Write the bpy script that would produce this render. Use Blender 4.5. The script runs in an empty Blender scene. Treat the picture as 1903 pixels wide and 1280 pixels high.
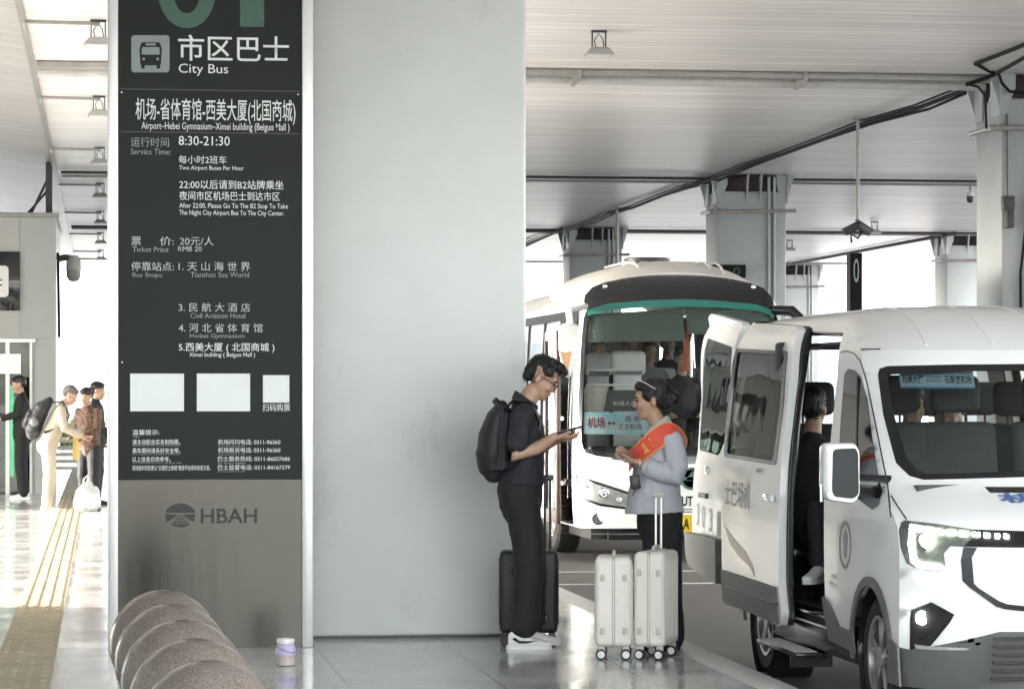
import bpy, bmesh, math, random
from mathutils import Vector, Matrix
R = math.radians
PI = math.pi
S = bpy.context.scene
COL = S.collection
random.seed(7)

# ------------------------------------------------------------------ camera
F, CX, HY, HC = 5500.0, 951.5, 730.0, 1.53     # focal length in photo pixels, axis, horizon, eye height
YAW = math.atan(761.0 / F)
SN, CS = math.sin(YAW), math.cos(YAW)
cam_d = bpy.data.cameras.new('camera')
cam = bpy.data.objects.new('camera', cam_d)
COL.objects.link(cam)
cam.location = (0, 0, HC)
cam.rotation_euler = (R(90), 0, -YAW)
cam_d.sensor_width = 36.0
cam_d.lens = F / 1903.0 * 36.0
cam_d.shift_y = (HY - 640.0) / 1903.0
cam_d.clip_start = 0.1
cam_d.clip_end = 3000
S.camera = cam

# ------------------------------------------------------------------ sky, sun, exposure
SUN_EL, SUN_AZ = R(14), R(-82)      # sun stands to the left of the view (azimuth from +Y towards +X)
wd = bpy.data.worlds.new('World')
S.world = wd
wd.use_nodes = True
nt = wd.node_tree
bg = nt.nodes['Background']
sky = nt.nodes.new('ShaderNodeTexSky')
sky.sky_type = 'NISHITA'
sky.sun_disc = False
sky.sun_elevation = SUN_EL
sky.sun_rotation = SUN_AZ
sky.air_density = 1.0
sky.dust_density = 1.5
sky.ozone_density = 0.6
hsv = nt.nodes.new('ShaderNodeHueSaturation')
hsv.inputs['Saturation'].default_value = 0.35
nt.links.new(sky.outputs[0], hsv.inputs['Color'])
nt.links.new(hsv.outputs[0], bg.inputs[0])
bg.inputs[1].default_value = 0.15
sl = bpy.data.lights.new('sun', 'SUN')
sl.energy = 2.0
sl.angle = R(0.6)
sl.color = (1.0, 0.94, 0.86)
so = bpy.data.objects.new('sun', sl)
COL.objects.link(so)
sd = Vector((math.sin(SUN_AZ) * math.cos(SUN_EL), math.cos(SUN_AZ) * math.cos(SUN_EL), math.sin(SUN_EL)))
so.rotation_euler = sd.to_track_quat('Z', 'Y').to_euler()
so.location = sd * 60
S.view_settings.view_transform = 'Standard'
S.view_settings.look = 'None'
S.view_settings.gamma = 1.0
S.view_settings.use_curve_mapping = False
S.view_settings.exposure = 4.02
S.cycles.max_bounces = 12
S.cycles.diffuse_bounces = 6
S.cycles.glossy_bounces = 5
S.cycles.transmission_bounces = 10
S.cycles.transparent_max_bounces = 16
S.cycles.sample_clamp_indirect = 6.0
S.cycles.caustics_reflective = False
S.cycles.caustics_refractive = False
S.cycles.use_denoising = True
try:
    S.cycles.denoiser = 'OPENIMAGEDENOISE'
except Exception:
    pass

# ------------------------------------------------------------------ photo pixel <-> place
def ray(px, py):
    a = (px - CX) / F
    return Vector((SN + a * CS, CS - a * SN, (HY - py) / F))
def W(px, py, Z):
    d = ray(px, py) * Z
    return Vector((d.x, d.y, HC + d.z))
def onX(px, py, X):
    return W(px, py, X / ray(px, py).x)
def onY(px, py, Y):
    return W(px, py, Y / ray(px, py).y)
def onZ(px, py, z):
    return W(px, py, (z - HC) / ray(px, py).z)

# ------------------------------------------------------------------ materials
MATS = {}
def mat(name, col, rough=0.5, metal=0.0, var=0.08, scale=8.0, bump=0.0, bscale=60.0, coat=0.0, spec=0.5,
        emit=None, estr=0.0, trans=0.0, ior=1.45, alpha=1.0, stretch=None, rvar=0.06, sheen=0.0):
    if name in MATS:
        return MATS[name]
    m = bpy.data.materials.new(name)
    m.use_nodes = True
    n, l = m.node_tree.nodes, m.node_tree.links
    b = n['Principled BSDF']
    b.inputs['Roughness'].default_value = rough
    b.inputs['Metallic'].default_value = metal
    b.inputs['Coat Weight'].default_value = coat
    b.inputs['Coat Roughness'].default_value = 0.04
    b.inputs['Specular IOR Level'].default_value = spec
    b.inputs['Transmission Weight'].default_value = trans
    b.inputs['IOR'].default_value = ior
    b.inputs['Alpha'].default_value = alpha
    b.inputs['Sheen Weight'].default_value = sheen
    tc = n.new('ShaderNodeTexCoord')
    mp = n.new('ShaderNodeMapping')
    l.new(tc.outputs['Object'], mp.inputs[0])
    if stretch:
        mp.inputs['Scale'].default_value = stretch
    nz = n.new('ShaderNodeTexNoise')
    nz.inputs['Scale'].default_value = scale
    nz.inputs['Detail'].default_value = 6
    nz.inputs['Roughness'].default_value = 0.65
    l.new(mp.outputs[0], nz.inputs['Vector'])
    rp = n.new('ShaderNodeValToRGB')
    rp.color_ramp.elements[0].position = 0.3
    rp.color_ramp.elements[1].position = 0.7
    c = col
    rp.color_ramp.elements[0].color = (c[0] * (1 - var), c[1] * (1 - var), c[2] * (1 - var), 1)
    rp.color_ramp.elements[1].color = (min(1, c[0] * (1 + var)), min(1, c[1] * (1 + var)), min(1, c[2] * (1 + var)), 1)
    l.new(nz.outputs['Fac'], rp.inputs[0])
    l.new(rp.outputs[0], b.inputs['Base Color'])
    if rvar:
        mr = n.new('ShaderNodeMapRange')
        mr.inputs['To Min'].default_value = max(0.0, rough - rvar)
        mr.inputs['To Max'].default_value = min(1.0, rough + rvar)
        l.new(nz.outputs['Fac'], mr.inputs[0])
        l.new(mr.outputs[0], b.inputs['Roughness'])
    if bump:
        nb = n.new('ShaderNodeTexNoise')
        nb.inputs['Scale'].default_value = bscale
        nb.inputs['Detail'].default_value = 4
        l.new(mp.outputs[0], nb.inputs['Vector'])
        bp = n.new('ShaderNodeBump')
        bp.inputs['Strength'].default_value = bump
        bp.inputs['Distance'].default_value = 0.02
        l.new(nb.outputs['Fac'], bp.inputs['Height'])
        l.new(bp.outputs[0], b.inputs['Normal'])
    if emit:
        b.inputs['Emission Color'].default_value = (*emit, 1)
        b.inputs['Emission Strength'].default_value = estr
    MATS[name] = m
    return m

def glass(name, tint=(0.9, 0.95, 0.93), dark=0.25, rough=0.0, ior=1.5):
    """thin pane: part see-through, part mirror, no refraction"""
    if name in MATS:
        return MATS[name]
    m = bpy.data.materials.new(name)
    m.use_nodes = True
    n, l = m.node_tree.nodes, m.node_tree.links
    n.remove(n['Principled BSDF'])
    out = n['Material Output']
    tr = n.new('ShaderNodeBsdfTransparent')
    tr.inputs[0].default_value = (tint[0] * (1 - dark), tint[1] * (1 - dark), tint[2] * (1 - dark), 1)
    gl = n.new('ShaderNodeBsdfGlossy')
    gl.inputs['Roughness'].default_value = rough
    gl.inputs['Color'].default_value = (0.95, 1, 0.98, 1)
    fr = n.new('ShaderNodeFresnel')
    fr.inputs[0].default_value = ior
    # very slight waviness of the pane
    tc = n.new('ShaderNodeTexCoord'); nz = n.new('ShaderNodeTexNoise'); bp = n.new('ShaderNodeBump')
    nz.inputs['Scale'].default_value = 2.5; nz.inputs['Detail'].default_value = 1
    bp.inputs['Strength'].default_value = 0.12; bp.inputs['Distance'].default_value = 0.02
    l.new(tc.outputs['Object'], nz.inputs['Vector']); l.new(nz.outputs['Fac'], bp.inputs['Height'])
    l.new(bp.outputs[0], gl.inputs['Normal'])
    mx = n.new('ShaderNodeMixShader')
    l.new(fr.outputs[0], mx.inputs[0]); l.new(tr.outputs[0], mx.inputs[1]); l.new(gl.outputs[0], mx.inputs[2])
    l.new(mx.outputs[0], out.inputs[0])
    MATS[name] = m
    return m

# ------------------------------------------------------------------ things, parts
BASE = {}            # object -> world matrix of the thing it belongs to
def thing(name, label, cat, loc=(0, 0, 0), rotz=0.0, group=None, kind=None):
    o = bpy.data.objects.new(name, None)
    COL.objects.link(o)
    o.empty_display_size = 0.2
    o.location = loc
    o.rotation_euler = (0, 0, rotz)
    o['label'] = label
    o['category'] = cat
    if group: o['group'] = group
    if kind: o['kind'] = kind
    BASE[o] = Matrix.Translation(Vector(loc)) @ Matrix.Rotation(rotz, 4, 'Z')
    return o
def tag(o, label, cat, group=None, kind=None):
    o['label'] = label
    o['category'] = cat
    if group: o['group'] = group
    if kind: o['kind'] = kind
    return o
def dup(root, label=None, loc=None, rotz=None, group=None):
    def cp(o, par):
        c = o.copy(); COL.objects.link(c)
        if par: c.parent = par
        for ch in o.children: cp(ch, c)
        return c
    r = cp(root, None)
    if loc is not None: r.location = loc
    if rotz is not None: r.rotation_euler = (0, 0, rotz)
    if label: r['label'] = label
    if group: r['group'] = group
    BASE[r] = Matrix.Translation(r.location) @ Matrix.Rotation(r.rotation_euler.z, 4, 'Z')
    return r

class MB:
    """collects shapes into one mesh"""
    def __init__(s):
        s.bm = bmesh.new()
    def _new(s, n0):
        s.bm.verts.ensure_lookup_table()
        return s.bm.verts[n0:]
    def box(s, x0, x1, y0, y1, z0, z1, bev=0.0, seg=2, M=None):
        n0 = len(s.bm.verts)
        t = Matrix.Translation(((x0 + x1) / 2, (y0 + y1) / 2, (z0 + z1) / 2)) @ Matrix.Diagonal((abs(x1 - x0), abs(y1 - y0), abs(z1 - z0), 1))
        r = bmesh.ops.create_cube(s.bm, size=1.0, matrix=t)
        vs = r['verts']
        if bev > 0:
            es = list({e for v in vs for e in v.link_edges})
            rr = bmesh.ops.bevel(s.bm, geom=es, offset=bev, segments=seg, profile=0.5, affect='EDGES')
            vs = list({v for f in rr['faces'] for v in f.verts} | {v for v in vs if v.is_valid})
        if M is not None:
            bmesh.ops.transform(s.bm, matrix=M, verts=vs)
        return vs
    def rings(s, rings, cap=True, closed=True):
        """loft through rings (lists of Vectors, same length)"""
        vr = [[s.bm.verts.new(p) for p in r] for r in rings]
        n = len(rings[0])
        for a, b in zip(vr[:-1], vr[1:]):
            for i in range(n if closed else n - 1):
                j = (i + 1) % n
                try: s.bm.faces.new((a[i], a[j], b[j], b[i]))
                except ValueError: pass
        if cap:
            for r, rev in ((vr[0], True), (vr[-1], False)):
                try: s.bm.faces.new(list(reversed(r)) if rev else r)
                except ValueError: pass
        return vr
    def tube(s, pts, rad, n=10, cap=True, flat=None):
        """round bar along pts; rad number or list; flat = (sx, sy) squash"""
        pts = [Vector(p) for p in pts]
        if not hasattr(rad, '__len__'): rad = [rad] * len(pts)
        rings = []
        up = None
        for i, p in enumerate(pts):
            if i == 0: t = pts[1] - pts[0]
            elif i == len(pts) - 1: t = pts[-1] - pts[-2]
            else: t = (pts[i + 1] - p).normalized() + (p - pts[i - 1]).normalized()
            t.normalize()
            if up is None:
                up = Vector((0, 0, 1)) if abs(t.z) < 0.9 else Vector((0, 1, 0))
            sx = t.cross(up)
            if sx.length < 1e-5: sx = t.orthogonal()
            sx.normalize()
            sy = sx.cross(t).normalized()
            up = sy
            r = rad[i]
            ra, rb = (r if not hasattr(r, '__len__') else r[0]), (r if not hasattr(r, '__len__') else r[1])
            if flat: ra, rb = ra * flat[0], rb * flat[1]
            rings.append([p + sx * (ra * math.cos(2 * PI * k / n)) + sy * (rb * math.sin(2 * PI * k / n)) for k in range(n)])
        s.rings(rings, cap)
    def lathe(s, prof, c=(0, 0, 0), n=24, axis='Z', cap=True):
        c = Vector(c)
        rings = []
        for r, h in prof:
            ring = []
            for k in range(n):
                a = 2 * PI * k / n
                if axis == 'Z': v = Vector((r * math.cos(a), r * math.sin(a), h))
                elif axis == 'X': v = Vector((h, r * math.cos(a), r * math.sin(a)))
                else: v = Vector((r * math.sin(a), h, r * math.cos(a)))
                ring.append(c + v)
            rings.append(ring)
        s.rings(rings, cap)
    def ball(s, c, rx, ry=None, rz=None, n=16, M=None):
        ry = ry or rx; rz = rz or rx
        t = Matrix.Translation(c) @ (M if M is not None else Matrix()) @ Matrix.Diagonal((rx, ry, rz, 1))
        return bmesh.ops.create_uvsphere(s.bm, u_segments=n, v_segments=max(6, n * 2 // 3), radius=1.0, matrix=t)['verts']
    def poly(s, pts):
        return s.bm.faces.new([s.bm.verts.new(p) for p in pts])
    def prism(s, pts, d):
        """polygon of 3D points pushed along vector d"""
        d = Vector(d)
        pts = [Vector(p) for p in pts]
        s.rings([pts, [p + d for p in pts]], cap=True)
    def mesh(s, me, M=None):
        n0 = len(s.bm.verts)
        s.bm.from_mesh(me)
        if M is not None:
            s.bm.verts.ensure_lookup_table()
            bmesh.ops.transform(s.bm, matrix=M, verts=s.bm.verts[n0:])
    def build(s, name, m, parent=None, world=False, smooth=True, ang=38, label=None, fixn=True, mods=None):
        if fixn:
            bmesh.ops.recalc_face_normals(s.bm, faces=s.bm.faces)
        if smooth:
            a = R(ang)
            for f in s.bm.faces: f.smooth = True
            for e in s.bm.edges:
                if len(e.link_faces) == 2:
                    if e.calc_face_angle(0) > a: e.smooth = False
        me = bpy.data.meshes.new(name)
        s.bm.to_mesh(me)
        s.bm.free()
        o = bpy.data.objects.new(name, me)
        COL.objects.link(o)
        if m is not None: me.materials.append(m)
        if parent is not None:
            o.parent = parent
            if parent in BASE:
                BASE[o] = BASE[parent]
                if world: me.transform(BASE[parent].inverted())
        if label: o['label'] = label
        return o
def struct(name, mb, m, **k):
    o = mb.build(name, m, **k)
    o['kind'] = 'structure'
    return o

def rrect(w, h, r, n=5, cx=0.0, cy=0.0):
    """rounded rectangle outline, 2D, counter-clockwise"""
    out = []
    for sx, sy, a0 in ((1, 1, 0), (-1, 1, 90), (-1, -1, 180), (1, -1, 270)):
        for k in range(n + 1):
            a = R(a0 + 90 * k / n)
            out.append((cx + sx * (w / 2 - r) + r * math.cos(a), cy + sy * (h / 2 - r) + r * math.sin(a)))
    return out
def roundpoly(pts, r, n=4):
    """round the corners of a 2D polygon"""
    out = []
    N = len(pts)
    for i in range(N):
        a, b, c = Vector(pts[i - 1]), Vector(pts[i]), Vector(pts[(i + 1) % N])
        rr = r[i] if hasattr(r, '__len__') else r
        d1, d2 = (a - b), (c - b)
        t = min(rr, d1.length * 0.45, d2.length * 0.45)
        p1, p2 = b + d1.normalized() * t, b + d2.normalized() * t
        for k in range(n + 1):
            q = k / n
            out.append(tuple((1 - q) ** 2 * p1 + 2 * q * (1 - q) * b + q * q * p2))
    return out

def text_mesh(s, off=0.0, spacing=1.0, res=3):
    cu = bpy.data.curves.new('lettering', 'FONT')
    cu.body = s
    cu.offset = off
    cu.space_character = spacing
    cu.resolution_u = res
    o = bpy.data.objects.new('lettering', cu)
    COL.objects.link(o)
    dg = bpy.context.evaluated_depsgraph_get()
    me = bpy.data.meshes.new_from_object(o.evaluated_get(dg), depsgraph=dg)
    bpy.data.objects.remove(o)
    bpy.data.curves.remove(cu)
    return me
def text_in(mb, s, P0, U, V, off=0.0, spacing=1.0, res=3):
    """put text s in the parallelogram with lower-left corner P0, width vector U, height vector V (ink box filled)"""
    me = text_mesh(s, off, spacing, res)
    if not me.vertices: return
    xs = [v.co.x for v in me.vertices]; ys = [v.co.y for v in me.vertices]
    x0, x1, y0, y1 = min(xs), max(xs), min(ys), max(ys)
    for v in me.vertices:
        a = (v.co.x - x0) / max(1e-6, x1 - x0); b = (v.co.y - y0) / max(1e-6, y1 - y0)
        v.co = Vector(P0) + Vector(U) * a + Vector(V) * b
    mb.mesh(me)
    bpy.data.meshes.remove(me)
# ------------------------------------------------------------------ setting
ZC = 5.03           # ceiling height
KX = 3.58           # kerb line
ROAD = -0.17

def floor_mat():
    m = bpy.data.materials.new('polished_granite'); m.use_nodes = True
    n, l = m.node_tree.nodes, m.node_tree.links
    b = n['Principled BSDF']
    tc = n.new('ShaderNodeTexCoord')
    sp = n.new('ShaderNodeTexNoise'); sp.inputs['Scale'].default_value = 90; sp.inputs['Detail'].default_value = 5
    l.new(tc.outputs['Object'], sp.inputs['Vector'])
    r1 = n.new('ShaderNodeValToRGB')
    r1.color_ramp.elements[0].position = 0.36; r1.color_ramp.elements[0].color = (0.38, 0.385, 0.372, 1)
    r1.color_ramp.elements[1].position = 0.64; r1.color_ramp.elements[1].color = (0.66, 0.665, 0.645, 1)
    l.new(sp.outputs['Fac'], r1.inputs[0])
    br = n.new('ShaderNodeTexBrick')
    br.offset = 0.0
    br.inputs['Scale'].default_value = 1.0
    br.inputs['Mortar Size'].default_value = 0.004
    br.inputs['Mortar Smooth'].default_value = 0.0
    br.inputs['Brick Width'].default_value = 0.8
    br.inputs['Row Height'].default_value = 1.15
    br.inputs['Color1'].default_value = (0.86, 0.86, 0.86, 1); br.inputs['Color2'].default_value = (1, 1, 1, 1)
    br.inputs['Mortar'].default_value = (0.25, 0.25, 0.25, 1)
    mp = n.new('ShaderNodeMapping'); mp.inputs['Location'].default_value = (0.33, 0.2, 0)
    l.new(tc.outputs['Object'], mp.inputs[0]); l.new(mp.outputs[0], br.inputs['Vector'])
    mx = n.new('ShaderNodeMixRGB'); mx.blend_type = 'MULTIPLY'; mx.inputs[0].default_value = 1
    l.new(r1.outputs[0], mx.inputs[1]); l.new(br.outputs['Color'], mx.inputs[2])
    st = n.new('ShaderNodeTexNoise'); st.inputs['Scale'].default_value = 1.3; st.inputs['Detail'].default_value = 8
    l.new(tc.outputs['Object'], st.inputs['Vector'])
    mr = n.new('ShaderNodeMapRange'); mr.inputs['From Min'].default_value = 0.3; mr.inputs['From Max'].default_value = 0.75
    mr.inputs['To Min'].default_value = 0.06; mr.inputs['To Max'].default_value = 0.24
    l.new(st.outputs['Fac'], mr.inputs[0]); l.new(mr.outputs[0], b.inputs['Roughness'])
    r2 = n.new('ShaderNodeMapRange'); r2.inputs['To Min'].default_value = 0.85; r2.inputs['To Max'].default_value = 1.1
    l.new(st.outputs['Fac'], r2.inputs[0])
    m2 = n.new('ShaderNodeMixRGB'); m2.blend_type = 'MULTIPLY'; m2.inputs[0].default_value = 1
    l.new(mx.outputs[0], m2.inputs[1]); l.new(r2.outputs[0], m2.inputs[2])
    l.new(m2.outputs[0], b.inputs['Base Color'])
    b.inputs['Specular IOR Level'].default_value = 0.75
    bp = n.new('ShaderNodeBump'); bp.inputs['Strength'].default_value = 0.06; bp.inputs['Distance'].default_value = 0.004
    s2 = n.new('ShaderNodeTexNoise'); s2.inputs['Scale'].default_value = 5; s2.inputs['Detail'].default_value = 2
    l.new(tc.outputs['Object'], s2.inputs['Vector']); l.new(s2.outputs['Fac'], bp.inputs['Height']); l.new(bp.outputs[0], b.inputs['Normal'])
    return m

def ceil_mat(name='ceiling_strips', tone=0.92):
    m = bpy.data.materials.new(name); m.use_nodes = True
    n, l = m.node_tree.nodes, m.node_tree.links
    b = n['Principled BSDF']; b.inputs['Roughness'].default_value = 0.42
    tc = n.new('ShaderNodeTexCoord')
    sx = n.new('ShaderNodeSeparateXYZ'); l.new(tc.outputs['Object'], sx.inputs[0])
    # narrow joints between the metal strips, every 0.30 m along the hall
    md = n.new('ShaderNodeMath'); md.operation = 'PINGPONG'; md.inputs[1].default_value = 0.15
    l.new(sx.outputs['Y'], md.inputs[0])
    rj = n.new('ShaderNodeValToRGB')
    rj.color_ramp.elements[0].position = 0.012; rj.color_ramp.elements[0].color = (0.86, 0.84, 0.83, 1)
    rj.color_ramp.elements[1].position = 0.05; rj.color_ramp.elements[1].color = (1, 1, 1, 1)
    l.new(md.outputs[0], rj.inputs[0])
    # each strip a slightly different tone, streaked dirt along the strips
    fl = n.new('ShaderNodeMath'); fl.operation = 'DIVIDE'; fl.inputs[1].default_value = 0.30; l.new(sx.outputs['Y'], fl.inputs[0])
    f2 = n.new('ShaderNodeMath'); f2.operation = 'FLOOR'; l.new(fl.outputs[0], f2.inputs[0])
    wn = n.new('ShaderNodeTexWhiteNoise'); wn.noise_dimensions = '1D'; l.new(f2.outputs[0], wn.inputs['W'])
    mp = n.new('ShaderNodeMapping'); mp.inputs['Scale'].default_value = (0.35, 6, 1); l.new(tc.outputs['Object'], mp.inputs[0])
    nz = n.new('ShaderNodeTexNoise'); nz.inputs['Scale'].default_value = 1.4; nz.inputs['Detail'].default_value = 9; nz.inputs['Roughness'].default_value = 0.7
    l.new(mp.outputs[0], nz.inputs['Vector'])
    rd = n.new('ShaderNodeValToRGB')
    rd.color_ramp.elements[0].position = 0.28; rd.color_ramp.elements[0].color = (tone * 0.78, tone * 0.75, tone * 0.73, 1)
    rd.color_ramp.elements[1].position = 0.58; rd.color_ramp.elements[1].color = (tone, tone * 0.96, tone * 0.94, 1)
    l.new(nz.outputs['Fac'], rd.inputs[0])
    m1 = n.new('ShaderNodeMixRGB'); m1.blend_type = 'MULTIPLY'; m1.inputs[0].default_value = 0.85
    l.new(rd.outputs[0], m1.inputs[1]); l.new(rj.outputs[0], m1.inputs[2])
    mr = n.new('ShaderNodeMapRange'); mr.inputs['To Min'].default_value = 0.88; mr.inputs['To Max'].default_value = 1.04; l.new(wn.outputs[0], mr.inputs[0])
    m2 = n.new('ShaderNodeMixRGB'); m2.blend_type = 'MULTIPLY'; m2.inputs[0].default_value = 1
    l.new(m1.outputs[0], m2.inputs[1]); l.new(mr.outputs[0], m2.inputs[2])
    l.new(m2.outputs[0], b.inputs['Base Color'])
    bp = n.new('ShaderNodeBump'); bp.inputs['Strength'].default_value = 0.08; bp.inputs['Distance'].default_value = 0.01
    l.new(rj.outputs[0], bp.inputs['Height']); l.new(bp.outputs[0], b.inputs['Normal'])
    return m

M_floor = floor_mat()
M_ceil = ceil_mat()
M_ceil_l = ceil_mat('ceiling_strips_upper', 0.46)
M_asph = mat('asphalt', (0.105, 0.099, 0.098), 0.55, var=0.25, scale=1.2, bump=0.4, bscale=160, rvar=0.12)
M_conc = mat('outside_concrete', (0.56, 0.545, 0.515), 0.85, var=0.12, scale=0.3)
M_kerb = mat('kerb_granite', (0.42, 0.42, 0.41), 0.35, var=0.22, scale=120)
M_line = mat('road_paint', (0.75, 0.75, 0.73), 0.6, var=0.12, scale=14)
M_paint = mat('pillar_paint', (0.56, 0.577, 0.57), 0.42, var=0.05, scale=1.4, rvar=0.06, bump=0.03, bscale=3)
def add_smudge_shade(m, scale=2.2, lo=0.58, hi=0.76, dark=0.82):  # noise stains that also stand in for the man's soft shadow on the pillar
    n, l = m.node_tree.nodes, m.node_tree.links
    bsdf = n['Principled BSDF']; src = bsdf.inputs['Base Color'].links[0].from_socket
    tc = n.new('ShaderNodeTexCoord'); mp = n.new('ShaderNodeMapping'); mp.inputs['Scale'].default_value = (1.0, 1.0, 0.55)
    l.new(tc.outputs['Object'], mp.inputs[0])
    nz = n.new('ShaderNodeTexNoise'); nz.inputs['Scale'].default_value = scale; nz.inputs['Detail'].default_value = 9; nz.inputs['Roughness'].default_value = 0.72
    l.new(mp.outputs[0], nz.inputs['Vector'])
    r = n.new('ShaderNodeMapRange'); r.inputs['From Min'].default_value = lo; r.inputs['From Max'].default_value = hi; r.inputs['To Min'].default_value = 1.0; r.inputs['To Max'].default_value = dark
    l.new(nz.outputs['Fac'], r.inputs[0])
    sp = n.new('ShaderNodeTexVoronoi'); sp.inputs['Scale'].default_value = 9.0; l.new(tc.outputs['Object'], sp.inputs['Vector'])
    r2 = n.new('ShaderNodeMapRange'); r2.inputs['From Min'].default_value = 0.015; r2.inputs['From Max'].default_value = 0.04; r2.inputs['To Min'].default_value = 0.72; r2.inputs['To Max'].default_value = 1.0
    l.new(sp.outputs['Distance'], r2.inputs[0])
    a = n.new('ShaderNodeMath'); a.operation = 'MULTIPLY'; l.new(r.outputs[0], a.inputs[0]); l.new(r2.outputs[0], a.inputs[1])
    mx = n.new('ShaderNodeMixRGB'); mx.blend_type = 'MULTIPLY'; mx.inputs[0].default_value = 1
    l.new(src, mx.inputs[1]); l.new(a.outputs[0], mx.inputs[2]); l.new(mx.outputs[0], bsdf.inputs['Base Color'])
add_smudge_shade(M_paint)
M_paint2 = mat('column_paint', (0.33, 0.365, 0.375), 0.42, var=0.06, scale=1.6)
M_dark = mat('dark_steel', (0.035, 0.034, 0.035), 0.45, var=0.2)
M_rust = mat('bearing_steel', (0.045, 0.035, 0.032), 0.7, var=0.4, scale=12)
M_pipe = mat('pipe_grey', (0.30, 0.29, 0.275), 0.4, metal=0.2, var=0.15)
M_cable = mat('cable_black', (0.012, 0.012, 0.012), 0.7, var=0.2, spec=0.15)
M_alu = mat('brushed_aluminium', (0.66, 0.65, 0.64), 0.34, metal=0.65, var=0.06, scale=3, stretch=(20, 20, 0.6))
M_black = mat('black_plastic', (0.018, 0.018, 0.02), 0.38, var=0.2)
M_white = mat('white_plastic', (0.72, 0.72, 0.71), 0.4, var=0.04)

b = MB(); b.box(-30, KX - 0.22, -14, 84, -0.6, 0.0)
struct('platform', b, M_floor, smooth=False)
b = MB(); b.box(KX - 0.218, KX, -14, 84, -0.6, 0.001, 0.012)
struct('kerb', b, M_kerb)
b = MB(); b.box(KX + 0.001, 24, -14, 84.0, -0.7, ROAD)
struct('road', b, M_asph, smooth=False)
b = MB(); b.box(-400, 500, -300, 900, -1.2, ROAD - 0.12)
struct('ground', b, M_conc, smooth=False)
for py in (1062, 1085):                     # stop lines painted across the bus lane
    p = onZ(1150, py, ROAD)
    b = MB(); b.box(KX + 0.25, KX + 6, p.y - 0.045, p.y + 0.045, ROAD + 0.002, ROAD + 0.004)
    struct('road_line', b, M_line, smooth=False)

# roof: flat metal-strip ceiling over the lanes, rising soffit on the terminal side
XE = -0.74
RY0 = 5.0            # unseen near edge of the roof, cut back to let skylight in
b = MB(); b.box(XE, 21, RY0, 84, ZC, ZC + 0.6)
struct('ceiling', b, M_ceil, smooth=False)
b = MB()
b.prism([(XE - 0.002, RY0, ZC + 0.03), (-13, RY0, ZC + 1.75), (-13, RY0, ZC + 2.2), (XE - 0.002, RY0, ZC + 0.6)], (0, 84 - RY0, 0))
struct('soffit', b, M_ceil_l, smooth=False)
b = MB(); b.box(XE - 0.03, XE + 0.03, RY0, 84, ZC - 0.03, ZC - 0.002)
struct('ceiling_edge_trim', b, M_pipe, smooth=False)
b = MB(); b.box(-9, -4.6, -14, 22.0, 0, ZC + 1.0)  # added wall out of view, blocks the sun to shape the floor patch
struct('sun_block_wall', b, M_paint, smooth=False)
b = MB(); b.box(-13.3, -13.02, RY0, 84, 4.1, ZC + 2.1)  # added board out of view, stops low sun reaching the lanes
struct('sun_cut_fascia', b, M_pipe, smooth=False)
b = MB(); b.box(-13.0, -12.2, 41.0, 84, 0, ZC + 1.5)  # second added wall out of view, cuts light from the far left
struct('sun_block_wall', b, M_paint, smooth=False)

# tactile paving strip
M_tact = mat('tactile_yellow', (0.44, 0.375, 0.26), 0.6, var=0.22, scale=3)
b = MB()
x0, x1 = -0.60, -0.27
y = 14.0
while y < 60:
    b.box(x0, x1, y + 0.004, y + 0.596, 0.001, 0.008)
    for k in range(4):
        xc = x0 + 0.041 + k * 0.083
        for q in range(2):
            b.box(xc - 0.016, xc + 0.016, y + 0.03 + q * 0.3, y + 0.27 + q * 0.3, 0.008, 0.0135, 0.004, 1)
    y += 0.6
struct('tactile_paving', b, M_tact, smooth=False)

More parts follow.
